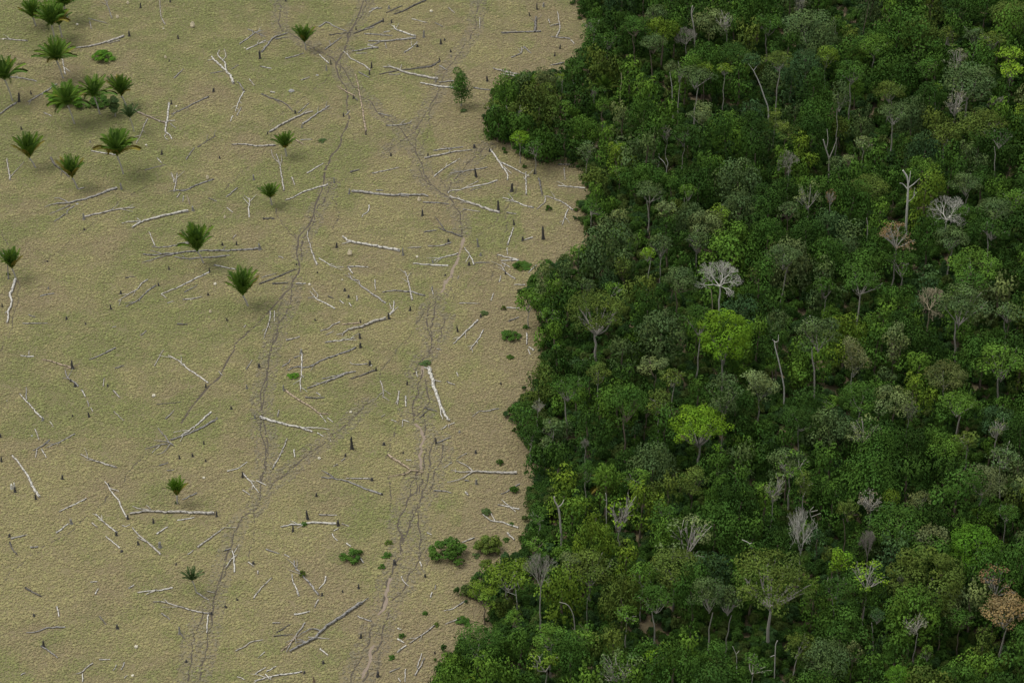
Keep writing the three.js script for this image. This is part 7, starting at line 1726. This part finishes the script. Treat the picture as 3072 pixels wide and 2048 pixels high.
// limbs that run from the foot of the crown out to its clumps; one geometry each
function limbsFor(heads, h, t, seed) {
  const r = rngOf(seed * 31 + 3), n = { umbig: 11, umb: 7, spr: 9, oval: 5, cauli: 7, rnd: 4, gen: 4 }[t] ?? 4, far = [...heads].sort((a, b) => Math.hypot(b[0], b[2]) - Math.hypot(a[0], a[2])).slice(0, n * 2).filter((_, i) => i % 2 === 0);
  return far.map((q, i) => {
    const base = V(0, -h * (0.62 + 0.1 * r()), 0), end = V(q[0] * 0.92, q[1], q[2] * 0.92), mid = base.clone().lerp(end, 0.45).add(V((r() - 0.5) * 0.3, (r() - 0.55) * 0.5, (r() - 0.5) * 0.3)), m2 = base.clone().lerp(end, 0.75).add(V((r() - 0.5) * 0.3, 0.1, (r() - 0.5) * 0.3)), k = t === 'umbig' ? 0.125 : t === 'spr' ? 0.055 : 0.05;
    const gs = [tube(smoothPath([base, mid, m2, end], 0.5), Array.from({ length: 40 }, (_, j) => Math.max(0.02, k * (1 - j * 0.085))), 5, i, 0.15)];
    for (let f = 0; f < (t === 'spr' ? 5 : 3); f++) { const s = (f % 2 ? m2 : mid), e = s.clone().lerp(end, 0.5).add(V((r() - 0.5) * 1.3, 0.2 + 0.6 * r(), (r() - 0.5) * 1.3)); gs.push(tube([s, s.clone().lerp(e, 0.5).add(V(0, 0.08, 0)), e], [k * 0.45, k * 0.33, 0.018], 4, i + f)); }
    return mergeGeometries(gs);
  });
}
function trunkGeo(hTop, r0, seed, lean = 0) {
  const r = rngOf(seed * 7 + 1), n = 6, a = r() * 6.283, pts = [], rad = [];
  for (let i = 0; i <= n; i++) { const f = i / n, b = lean * f * f * hTop * 0.1; pts.push(V(Math.cos(a) * b + (i && i < n ? (r() - 0.5) * 0.22 : 0), hTop * f, Math.sin(a) * b + (i && i < n ? (r() - 0.5) * 0.22 : 0))); rad.push(r0 * (1.25 - 0.62 * f + (i === 0 ? 0.35 : 0))); }
  return tube(pts, rad, 7, seed, 0.12);
}
const TREE_LOOK = { dk: 'dark green', md: 'mid green', lt: 'fresh light green', olv: 'olive green', gry: 'grey green', blu: 'bluish green', ylw: 'bright yellow green', ylg: 'yellowish green', lime: 'vivid lime green', green: 'vivid emerald green', pale: 'pale mottled', tanl: 'pale straw green', tanp: 'tan mottled', tanb: 'tan brown', brn: 'rusty brown', olvb: 'brownish olive', gryo: 'greyish olive', grey: 'thin pale grey', white: 'thin whitish', purp: 'thin purplish grey' };
const TREE_FORM = { umb: ['umbrella_tree', 'umbrella shaped tree'], umbig: ['umbrella_tree', 'wide spreading tree on thick bare limbs'], umbbig: ['umbrella_tree', 'broad layered tree with a full flat crown'], ovalbig: ['round_tree', 'tall full tree with a rounded crown'], cauli: ['round_tree', 'large round tree with cauliflower clumps'], rnd: ['round_tree', 'dense domed tree'], oval: ['oval_tree', 'upright oval tree'], gen: ['canopy_tree', 'low uneven canopy tree'], spr: ['sparse_tree', 'sparse open tree'] };
// bare trees: limbs that fork again and again; each limb of the trunk carries its own twigs
function forkLimb(start, dir, len, r0, r, level, out, most) {
  const d = dir.clone().normalize(), bend = V((r() - 0.5) * 0.35, (r() - 0.4) * 0.25, (r() - 0.5) * 0.35), mid = start.clone().addScaledVector(d, len * 0.5).addScaledVector(bend, len * 0.25), d2 = d.clone().add(bend.multiplyScalar(0.6)).normalize(), end = mid.clone().addScaledVector(d2, len * 0.5);
  out.push([[start.clone(), mid, end], r0, level]);
  if (level >= most) return;
  const kids = r() < 0.45 ? 3 : 2, spin = r() * 6.283, side = V(-d2.z, 0.001, d2.x).normalize(), up = V(0, 0, 0).crossVectors(side, d2);
  for (let k = 0; k < kids; k++) { const a = spin + k / kids * 6.283 + (r() - 0.5), w = (0.34 + 0.34 * r()) * (kids > 2 && k === 0 ? 0.5 : 1); forkLimb(end, d2.clone().addScaledVector(side, Math.cos(a) * w).addScaledVector(up, Math.sin(a) * w).add(V(0, 0.05, 0)), len * (0.66 + 0.2 * r()), r0 * (kids > 2 ? 0.6 : 0.68), r, level + 1, out, most); }
  if (level > 0 && r() < 0.6) forkLimb(mid, d.clone().addScaledVector(side, (r() - 0.5) * 2.2).addScaledVector(up, (r() - 0.3) * 1.6), len * 0.6, r0 * 0.4, r, Math.max(level + 2, most - 2), out, most);
}
function bareTree(x, z, hc, w, h, tone, seed) {
  const g = new THREE.Group(), r = rngOf(seed * 13 + 2), fork = hc - h * 0.5, wood = BARK[tone] ?? BARK.grey, n = 5, r0 = clamp(w * 0.014, 0.038, 0.085), limbs = []; g.position.set(x, 0, z);
  part(g, 'trunk', trunkGeo(fork + 0.1, clamp(w * 0.022, 0.06, 0.14), seed, 0), wood);
  for (let k = 0; k < n; k++) { const a = k / n * 6.283 + r() * 0.6, flat = h / w < 0.75 ? 0.55 : 1.4, o = []; forkLimb(V(0, 0, 0), V(Math.cos(a), flat + (k === 0 ? 1 : 0) + 0.3 * r(), Math.sin(a)), 1, 1, r, 0, o, w > 3 && h < w ? 6 : 5); limbs.push(o); }
  let mw = 0, mh = 0, lo = 0; for (const o of limbs) for (const [p] of o) for (const q of p) { mw = Math.max(mw, Math.hypot(q.x, q.z)); mh = Math.max(mh, q.y); lo = Math.min(lo, q.y); }
  const sx = w * 0.6 / mw, sy = h * 1.02 / (mh - lo * 0.5);
  for (const o of limbs) part(g, 'branch', mergeGeometries(o.map(([p, rr, lv], i) => tube(p.map((q) => V(q.x * sx, fork + q.y * sy, q.z * sx)), [Math.max(0.008, r0 * rr), Math.max(0.007, r0 * rr * 0.88), Math.max(0.006, r0 * rr * 0.75)], lv < 2 ? 5 : 3, i % 40))), wood);
  return g;
}
CANOPY.forEach(([x, z, hc, w, h, type, col, at], i) => {
  const where = PLACES[at];
  if (type === 'bare') {
    const tone = { grey: 'grey', white: 'white', tan: 'tan', purp: 'purp' }[col] ?? 'grey', t = bareTree(x, z, hc, w, h, tone, 300 + i);
    add(t, 'bare_tree', { grey: (w > 4 ? 'broad' : 'small') + ' leafless grey tree with fine twigs', white: h > w ? 'tall ragged whitish leafless tree' : 'whitish leafless tree with a fan of twigs', tan: 'leafless straw coloured tree with a rounded twiggy head', purp: 'small leafless purplish grey tree' }[tone] + ' ' + where, 'tree', 'leafless trees in the forest'); return;
  }
  const c = crownFor(type, w, i * 7 + 3), t = new THREE.Group(), r = rngOf(4000 + i), s = w * 1.12 / c.w, sy = clamp(h * 1.08 / c.h, s * 0.7, s * 1.35); t.position.set(x, 0, z);
  const foot = hc - c.h * sy * 0.62, spread = r() * 6.283, wood = col === 'brn' || col === 'tanb' || type === 'umbig' ? BARK.pale : type === 'spr' ? BARK.pale : i % 4 === 0 ? BARK.pale : i % 4 === 1 ? BARK.brown : BARK.grey;
  part(t, 'trunk', trunkGeo(Math.max(1.2, foot + 0.2), clamp(w * 0.021, 0.06, 0.22), 500 + i, type === 'umb' ? 0.8 : 0.4), wood);
  for (const lg of c.limbs) { const m = part(t, 'limb', lg, wood); m.position.y = hc; m.scale.set(s, sy, s); m.rotation.y = spread; }
  const m = part(t, 'crown', c.g, LEAF[col]); m.position.y = hc; m.scale.set(s, sy, s); m.rotation.y = spread;
  const [name, form] = TREE_FORM[type];
  add(t, name, (w > 6 ? 'large ' : w < 2.2 ? 'small ' : '') + TREE_LOOK[col] + ' ' + form + ' ' + where, 'tree', TREE_LOOK[col] + ' ' + name.replace('_', ' ') + 's');
});
FILL.forEach(([x, z, hc, rad, col, at, low], i) => {
  const where = PLACES[at], type = ['gen', 'rnd', 'gen', 'umb', 'gen', 'oval', 'gen', 'rnd'][i % 8], c = crownFor(type, rad * 2, i * 5 + 1), t = new THREE.Group(), r = rngOf(9000 + i), s = rad * 2.3 / c.w, sy = s * (type === 'oval' ? 1.25 : type === 'umb' ? 1.3 : 1.55) * (0.9 + 0.35 * r()); t.position.set(x, 0, z);
  part(t, 'trunk', trunkGeo(Math.max(1, hc), clamp(rad * 0.05, 0.07, 0.14), 900 + i, 0.5), BARK.brown);
  const m = part(t, 'crown', c.g, LEAF[col]); m.position.y = Math.max(hc - c.h * (sy - s) * 0.4, c.h * sy * 0.4); m.scale.set(s, sy, s); m.rotation.y = r() * 6.283;
  add(t, low ? 'understorey_tree' : 'forest_tree', (rad > 2.6 ? 'broad ' : rad < 1.3 ? 'very small ' : rad < 1.55 ? 'small ' : '') + (hc > 7.5 ? 'tall ' : '') + TREE_LOOK[col] + (type === 'oval' ? ' upright' : type === 'rnd' ? ' domed' : ' uneven') + (low ? ' low tree ' : ' young tree ') + where, 'tree', (low ? 'low trees ' : 'young trees ') + where);
});
SNAGS.forEach(([tone, x, z, segs, crown], i) => {
  const t = new THREE.Group(), r = rngOf(7000 + i), wood = { w: BARK.white, g: BARK.pale, b: BARK.tan }[tone]; t.position.set(x, 0, z);
  segs.forEach(([rad, flat], k) => {
    let pts = pairs(flat).map(([px, py], j) => V(px - x, py, j && k ? (r() - 0.4) * 0.5 * j : 0));
    if (!k) pts = [V(pts[0].x + 0.1, 0, 0.05), ...pts];
    const path = smoothPath(pts, 0.4); part(t, k ? 'branch' : 'trunk', tube(path, path.map((_, j) => Math.max(0.03, rad * 0.68 * (k ? 1.1 - 0.8 * j / path.length : 1.2 - 0.5 * j / path.length))), 7, i + k, 0.15), wood);
  });
  if (crown) { const [cx, cy, w, h, col] = crown, c = crownFor('umb', w, i), m = part(t, 'crown', c.g, LEAF[col]); m.position.set(cx - x, cy, 0); m.scale.set(w / c.w, h / c.h, w / c.w); m.rotation.y = i; }
  const big = segs[0][0] > 0.16;
  add(t, crown ? 'slender_tree' : 'dead_snag', crown ? (segs[0][0] > 0.11 ? 'slender tree with a leaning white trunk and a small ' + TREE_LOOK[crown[4]] + ' crown' : 'thin pale stemmed tree with a small sparse crown') : (big ? 'tall thick ' : 'thin ') + { w: 'bleached white', g: 'weathered grey', b: 'tan' }[tone] + ' dead snag ' + (segs.length > 4 ? 'with many broken arms' : segs.length > 2 ? 'with a few crooked arms' : segs.length > 1 ? 'with one broken fork' : 'without branches') + ' above the canopy', crown ? 'tree' : 'snag', crown ? 'slender white stemmed trees' : 'dead snags in the forest');
});
{ // undergrowth that fills the forest between the trees
  const shrub = (seed, w, h, n) => { const Lv = new Leaves(seed), r = rngOf(seed); for (let k = 0; k < n; k++) { const a = r() * 6.283, d = Math.sqrt(r()) * 0.7; Lv.clump(Math.cos(a) * d * w / 2, h * (0.25 + 0.6 * (1 - d * d) * (0.5 + 0.5 * r())), Math.sin(a) * d * w / 2, w * 0.2 * (0.7 + 0.6 * r()), h * 0.24, w * 0.2, 95, 0.2); } return Lv.build(); };
  const kinds = [[shrub(61, 2, 1.5, 9), []], [shrub(62, 1.8, 2, 9), []], [shrub(63, 2.4, 1.4, 10), []]], r = rngOf(64), mat = foliage({});
  const tones = [[0.026, 0.06, 0.011], [0.035, 0.078, 0.013], [0.05, 0.104, 0.016], [0.052, 0.078, 0.018], [0.032, 0.068, 0.02]];
  for (let k = 0; k < 140000 && kinds[0][1].length + kinds[1][1].length + kinds[2][1].length < 19000; k++) {
    const z = -112 + r() * 190, half = lerp(81, 52, (z + 91) / 154) + 9, x = -30 + r() * (half + 30), a = r(), b = r(), c = r(), e = edgeDistance(x, z);
    if (e > 0.15 || (e > -0.9 && a > 0.5)) continue;
    const s = e > -0.9 ? 0.12 + 0.75 * a : e > -3 ? 0.55 + 0.4 * a : 0.5 + 0.55 * a * a, t = tones[Math.floor(b * 4.99)];
    kinds[k % 3][1].push([x, z, c * 6.283, s, t]);
  }
  const m4 = new THREE.Matrix4(), q = new THREE.Quaternion(), up = V(0, 1, 0), co = new THREE.Color();
  kinds.forEach(([g, list]) => { const im = new THREE.InstancedMesh(g, mat, list.length); list.forEach(([x, z, a, s, t], i) => { m4.compose(V(x, 0, z), q.setFromAxisAngle(up, a), V(s, s * 1.15, s)); im.setMatrixAt(i, m4); im.setColorAt(i, co.setRGB(...t)); }); add(im, 'undergrowth', 'tangled green undergrowth filling the forest floor', 'undergrowth', null, 'stuff'); });
}

// ---------------------------------------------------------------- palms
function frondGeo(droop, seed) { // one metre long, growing along +x
  const r = rngOf(seed), N = 36, pos = [], nor = [], col = [], idx = [], spine = [];
  let ang = 0.1, x = 0, y = 0; for (let i = 0; i <= N; i++) { spine.push([x, y, ang]); ang -= droop / N * (0.4 + 1.3 * i / N); x += Math.cos(ang) / N; y += Math.sin(ang) / N; }
  const tri = (a, b, c, n, t) => { const o = pos.length / 3; if (V(b[0] - a[0], b[1] - a[1], b[2] - a[2]).cross(V(c[0] - a[0], c[1] - a[1], c[2] - a[2])).dot(V(...n)) < 0) [b, c] = [c, b]; for (const q of [a, b, c]) { pos.push(...q); nor.push(...n); col.push(t, t, t * 0.95); } idx.push(o, o + 1, o + 2); };
  for (let i = 0; i < N; i++) { const [x0, y0] = spine[i], [x1, y1] = spine[i + 1], w = 0.012 * (1 - i / N) + 0.003; tri([x0, y0, -w], [x0, y0, w], [x1, y1, 0], [0, 1, 0], 1.3); tri([x0, y0, -w], [x0, y0 - w * 1.5, 0], [x1, y1, 0], [0, -0.5, -0.8], 1.1); tri([x0, y0, w], [x0, y0 - w * 1.5, 0], [x1, y1, 0], [0, -0.5, 0.8], 1.1); }
  for (let i = 4; i < N; i++) for (const s of [-1, 1]) {
    const f = i / N, [x0, y0, a] = spine[i], len = 0.3 * Math.pow(Math.sin(Math.PI * (0.12 + 0.84 * f)), 0.7) * (0.85 + 0.3 * r()), sw = 0.55 + 0.35 * f, w = 0.017, t = 0.8 + 0.4 * r(), ca = Math.cos(a), sa = Math.sin(a);
    const fw = len * sw, out = len * Math.sqrt(1 - sw * sw * 0.7), dn = len * (0.12 + 0.25 * r()), tip = [x0 + ca * fw, y0 + sa * fw - dn, s * out], mid = [x0 + ca * fw * 0.5, y0 + sa * fw * 0.5 - dn * 0.1, s * out * 0.5];
    tri([x0, y0, 0], [mid[0] - w, mid[1], mid[2]], [mid[0] + w, mid[1], mid[2]], [-sa * 0.5, 0.9, s * 0.2], t); tri([mid[0] - w, mid[1], mid[2]], tip, [mid[0] + w, mid[1], mid[2]], [-sa * 0.4, 0.85, s * 0.4], t);
  }
  const g = new THREE.BufferGeometry(); g.setAttribute('position', new THREE.Float32BufferAttribute(pos, 3)); g.setAttribute('normal', new THREE.Float32BufferAttribute(nor, 3)); g.setAttribute('color', new THREE.Float32BufferAttribute(col, 3)); g.setIndex(idx); return g;
}
const FRONDS = [0.35, 0.6, 0.95, 1.3].map((d, i) => frondGeo(d, 40 + i));
const PALM = { a: leafMat(0.085, 0.158, 0.022), b: leafMat(0.118, 0.195, 0.025), c: leafMat(0.068, 0.132, 0.024), y: leafMat(0.2, 0.17, 0.035), l: leafMat(0.1, 0.19, 0.018), n: leafMat(0.06, 0.1, 0.035) };
function palm(x, z, h, lean, w, style, seed) {
  const g = new THREE.Group(), r = rngOf(seed * 41 + 9); g.position.set(x, 0, z);
  const up = style === 'u' || style === 'y', small = style === 'd', Lf = up ? h * (0.54 + 0.1 * r()) : small ? h * 0.46 : h * (0.48 + 0.08 * r()), foot = up ? h * (0.28 + 0.1 * r()) : small ? h * 0.52 : h * (0.42 + 0.08 * r()), n = small ? 15 : up ? 30 + Math.floor(r() * 6) : 26 + Math.floor(r() * 6);
  const path = smoothPath([V(0, 0, 0), V(lean * 0.35, foot * 0.55, 0.05), V(lean * 0.8, foot, 0.1)], 0.3), r0 = small ? 0.06 : 0.1;
  part(g, 'trunk', tube(path, path.map((_, i) => r0 * (i === 0 ? 1.5 : 1.15 - 0.25 * i / path.length + (i > path.length * 0.7 ? 0.3 : 0))), 7, seed, 0.2), BARK.pale);
  const top = path[path.length - 1], wide = Math.acos(clamp(w * 0.5 / Lf, 0.2, 0.9)) + (up ? 0.0 : -0.12);
  for (let k = 0; k < n; k++) {
    const f = k / (n - 1), az = k * 2.4 + r() * 0.5, elev = up ? lerp(1.54, wide, f) + (r() - 0.5) * 0.2 : lerp(1.48, wide, f) + (r() - 0.5) * 0.25, geo = FRONDS[clamp(Math.round((up ? lerp(0.1, 1.3, f) : lerp(0.6, 2.6, f)) + (r() - 0.5)), 0, 3)];
    const dead = !small && f > 0.86 && r() < 0.5, mat = dead ? PALM.y : style === 'y' ? PALM.l : small ? PALM.n : [PALM.a, PALM.b, PALM.c, PALM.a][k % 4];
    const m = part(g, 'frond', geo, mat); m.position.copy(top).add(V(0, 0.05 * (1 - f), 0)); m.rotation.set(0, az, 0); m.rotateZ(elev); const s = Lf * (0.85 + 0.3 * r()); m.scale.set(s, s, s * (up ? 0.62 : 0.75));
  }
  return g;
}
PALMS.forEach(([x, z, h, lean, w, style, where], i) => add(palm(x, z, h, lean, w, style, i + 1), 'palm_tree', { u: 'bushy upright green palm ', s: 'palm with wide arching dark green fronds ', y: 'young bright green palm on a pale stem ', d: 'small dark palm on a thin stem ' }[style] + (h > 7 ? 'and tall trunk ' : '') + where, 'palm', 'palms scattered over the pasture'));
for (const [x, z, h, k] of FOREST_PALMS) add(palm(x, z, h, 0.2, h * 0.8, 's', 60 + k), 'palm_tree', k ? 'fresh green palm rising inside the forest' : 'large arching palm rising from the forest edge bushes', 'palm', 'palms in the forest');

// ---------------------------------------------------------------- bushes
const bushGeo = [0, 1, 2, 3].map((k) => { const Lv = new Leaves(700 + k), r = rngOf(710 + k); for (let j = 0; j < 26; j++) { const a = r() * 6.283, d = Math.sqrt(r()) * (0.8 + 0.2 * Math.sin(a * 3 + k)); Lv.clump(Math.cos(a) * d, 0.22 + 1.05 * (1 - d * d) * (0.35 + 0.65 * r()), Math.sin(a) * d, 0.16 + 0.16 * r(), 0.15 + 0.12 * r(), 0.16 + 0.16 * r(), 62, 0.15); } return Lv.build(); });
const stemGeo = [0, 1].map((k) => { const r = rngOf(730 + k); return Array.from({ length: 4 }, (_, j) => { const a = j * 1.6 + r(); return tube([V(0, 0, 0), V(Math.cos(a) * 0.25, 0.4, Math.sin(a) * 0.25), V(Math.cos(a) * 0.5, 0.9, Math.sin(a) * 0.5)], [0.035, 0.025, 0.012], 5, j); }); });
BUSHES.forEach(([x, z, w, h, k], i) => {
  const g = new THREE.Group(), s = w * 0.58; g.position.set(x, 0, z); g.rotation.y = i * 1.7;
  for (const st of stemGeo[i % 2]) part(g, 'stem', st, BARK.brown).scale.set(s, h / 1.5, s);
  part(g, 'foliage', bushGeo[i % 4], { l: LEAF.green, d: i % 3 ? LEAF.md : LEAF.olv, m: LEAF.gry }[k]).scale.set(s, h / 1.45, s);
  add(g, 'bush', (w > 2.5 ? 'large ' : w > 1.4 ? 'medium ' : 'small ') + { l: 'bright green rounded', d: 'dense green spreading', m: 'dull grey green' }[k] + ' bush ' + (edgeDistance(x, z) < 6 ? 'near the forest edge' : 'standing alone in the pasture'), 'bush', 'bushes in the pasture');
});
for (const [x, z, h, k] of FIELD_TREES) {
  const g = new THREE.Group(), r = rngOf(800 + k); g.position.set(x, 0, z);
  part(g, 'trunk', trunkGeo(h * 0.8, 0.07, 810 + k, 0.3), BARK.grey);
  const Lv = new Leaves(820 + k); for (let j = 0; j < 17; j++) { const f = 0.25 + 0.72 * j / 17, a = r() * 6.283, d = h * 0.16 * r(); Lv.clump(Math.cos(a) * d, h * f, Math.sin(a) * d, h * 0.15 * (0.7 + 0.6 * r()), h * 0.085, h * 0.15, 210, 0.18); }
  part(g, 'crown', Lv.build(), k ? LEAF.gry : LEAF.md);
  add(g, 'small_tree', k ? 'small grey green tree beside the palm clump' : 'narrow columnar dark green tree standing alone near the forest', 'tree', 'single small trees in the pasture');
}

// ---------------------------------------------------------------- logs, stumps, stones
LOGS.forEach(([name, tone, label, segs], i) => {
  const r = rngOf(12000 + i), wood = (r() < 0.4 ? WOOD2 : WOOD)[tone], geos = segs.map(([rad, flat], k) => {
    const lift = Math.max(0.1, rad * 0.75), p2 = pairs(flat), pts = p2.map(([x, z], j) => V(x - p2[0][0] + (k ? p2[0][0] - segs[0][1][0] : 0), lift + (k ? 0.05 + 0.1 * j / p2.length : 0) + 0.05 * rad * (r() - 0.5) + (j === p2.length - 1 ? 0.05 * r() : 0), z - p2[0][1] + (k ? p2[0][1] - segs[0][1][1] : 0)));
    const path = smoothPath(pts, 0.45).map((p, j) => V(p.x + (0.35 * rad + 0.03) * noise2(j * 0.7, i * 3.3 + k), Math.max(rad * 0.5, p.y + 0.3 * rad * noise2(j * 0.5, i + 20)), p.z + (0.35 * rad + 0.04) * noise2(j * 0.6, i * 2.1 + 9))), n = path.length;
    return tube(path, path.map((_, j) => Math.max(0.032, rad * (rad < 0.11 ? 1.05 : 0.88) * (k ? 0.9 - 0.6 * j / n : 0.98 - 0.5 * j / n) * (1 + 0.14 * noise2(j * 0.9, i * 1.7 + k)))), rad > 0.14 ? 9 : 6, i * 0.37 + k, 0.24);
  });
  const spine = pairs(segs[0][1]), last = spine.length - 1, full = spine.reduce((q, p, j) => q + (j ? Math.hypot(p[0] - spine[j - 1][0], p[1] - spine[j - 1][1]) : 0), 0);
  if (segs.length === 1 && full > 3.5 && i % 3) for (let k = 0; k < 2 + i % 2; k++) { // broken side branches towards the thin end
    const f = 0.5 + 0.17 * k + 0.1 * r(), q = f * last, b = Math.min(last - 1, Math.floor(q)), dx = spine[b + 1][0] - spine[b][0], dz = spine[b + 1][1] - spine[b][1], dl = Math.hypot(dx, dz), sx = lerp(spine[b][0], spine[b + 1][0], q - b) - spine[0][0], sz = lerp(spine[b][1], spine[b + 1][1], q - b) - spine[0][1], side = k % 2 ? 1 : -1, ln = 0.5 + 1.3 * r(), ux = (dx * 0.8 - dz * side * 0.6) / dl, uz = (dz * 0.8 + dx * side * 0.6) / dl;
    geos.push(tube([V(sx, 0.1, sz), V(sx + ux * ln * 0.5, 0.16 + 0.1 * r(), sz + uz * ln * 0.5), V(sx + ux * ln + dx / dl * 0.2, 0.14 + 0.2 * r(), sz + uz * ln + dz / dl * 0.2)], [0.045, 0.036, 0.022], 5, i + k, 0.2));
  }
  let o;
  if (geos.length > 1) { o = new THREE.Group(); geos.forEach((g, k) => part(o, k ? 'branch' : 'trunk', g, wood)); } else o = new THREE.Mesh(geos[0], wood);
  o.position.set(segs[0][1][0], 0, segs[0][1][1]);
  add(o, name, label, name === 'fallen_log' ? 'log' : 'branch', name === 'fallen_log' ? 'fallen logs in the cleared pasture' : 'dead branches scattered in the pasture');
});
STUMPS.forEach(([name, tone, label, x, z, h], i) => {
  const r = rngOf(15000 + i), post = name === 'dead_post', r0 = post ? 0.085 + 0.03 * r() : clamp(0.06 + 0.1 * r() * r() + 0.05 * h, 0.08, 0.22), sides = 9, rows = 7, pos = [], uv = [], idx = [], lx = (r() - 0.5) * 0.25 * h, lz = (r() - 0.5) * 0.15 * h;
  for (let j = 0; j <= rows; j++) for (let k = 0; k <= sides; k++) { const f = j / rows, a = (k % sides) / sides * 6.2832, jag = j === rows ? h * 0.32 * noise2(Math.cos(a) * 1.5 + i, Math.sin(a) * 1.5) : 0, flare = 1 + (post ? 0.25 : 0.5) * Math.pow(1 - f, 3) * (1 + 0.5 * noise2(Math.cos(a) * 2 + i * 3, Math.sin(a) * 2)), rr = r0 * flare * (post ? 1 - 0.4 * f : 1 - 0.25 * f) * (1 + 0.15 * noise2(a * 0 + Math.cos(a) * 2 + i, f * 3 + Math.sin(a) * 2)); pos.push(Math.cos(a) * rr + lx * f, h * f + jag, Math.sin(a) * rr + lz * f); uv.push(k / sides * 2, f * h); }
  const top = pos.length / 3; pos.push(lx, h * 0.88, lz); uv.push(0.5, h);
  for (let j = 0; j < rows; j++) for (let k = 0; k < sides; k++) { const p = j * (sides + 1) + k; idx.push(p, p + sides + 1, p + 1, p + 1, p + sides + 1, p + sides + 2); }
  for (let k = 0; k < sides; k++) idx.push(top, rows * (sides + 1) + k + 1, rows * (sides + 1) + k);
  const g = new THREE.BufferGeometry(); g.setAttribute('position', new THREE.Float32BufferAttribute(pos, 3)); g.setAttribute('uv', new THREE.Float32BufferAttribute(uv, 2)); g.setIndex(idx); g.computeVertexNormals();
  const o = new THREE.Mesh(g, STUMP[tone]); o.position.set(x, -0.02, z); o.rotation.y = i; add(o, name, label, post ? 'dead trunk' : 'stump', post ? 'dead posts in the pasture' : 'stumps in the pasture');
});
const STONE = { m: std({ color: L(0.68, 0.6, 0.43), map: soilTex }), s: std({ color: L(0.72, 0.68, 0.56), map: soilTex }), g: std({ color: L(0.3, 0.3, 0.29), map: soilTex }) };
STONES.forEach(([k, label, x, z, s], i) => {
  const g = new THREE.IcosahedronGeometry(0.5, 3), p = g.attributes.position, high = { m: 1.5, s: 0.95, g: 0.45 }[k];
  for (let j = 0; j < p.count; j++) { const v = V(p.getX(j), p.getY(j), p.getZ(j)), n = 1 + 0.2 * noise3(v.x * 2.4 + i, v.y * 2.4, v.z * 2.4) + 0.08 * noise3(v.x * 7, v.y * 7 + i, v.z * 7), up = v.y + 0.5, pinch = k === 'm' ? 1.15 - 0.65 * up : 1; p.setXYZ(j, v.x * n * pinch * s, Math.max(-0.03, up * n * high * s * 0.9 - 0.05), v.z * n * pinch * s); }
  g.computeVertexNormals();
  const o = new THREE.Mesh(g, STONE[k]); o.position.set(x, 0, z); o.rotation.y = i; add(o, k === 'm' ? 'earth_mound' : 'pale_stone', label, k === 'm' ? 'mound' : 'stone', 'pale mounds and stones in the pasture');
});

renderer.render(scene, camera);
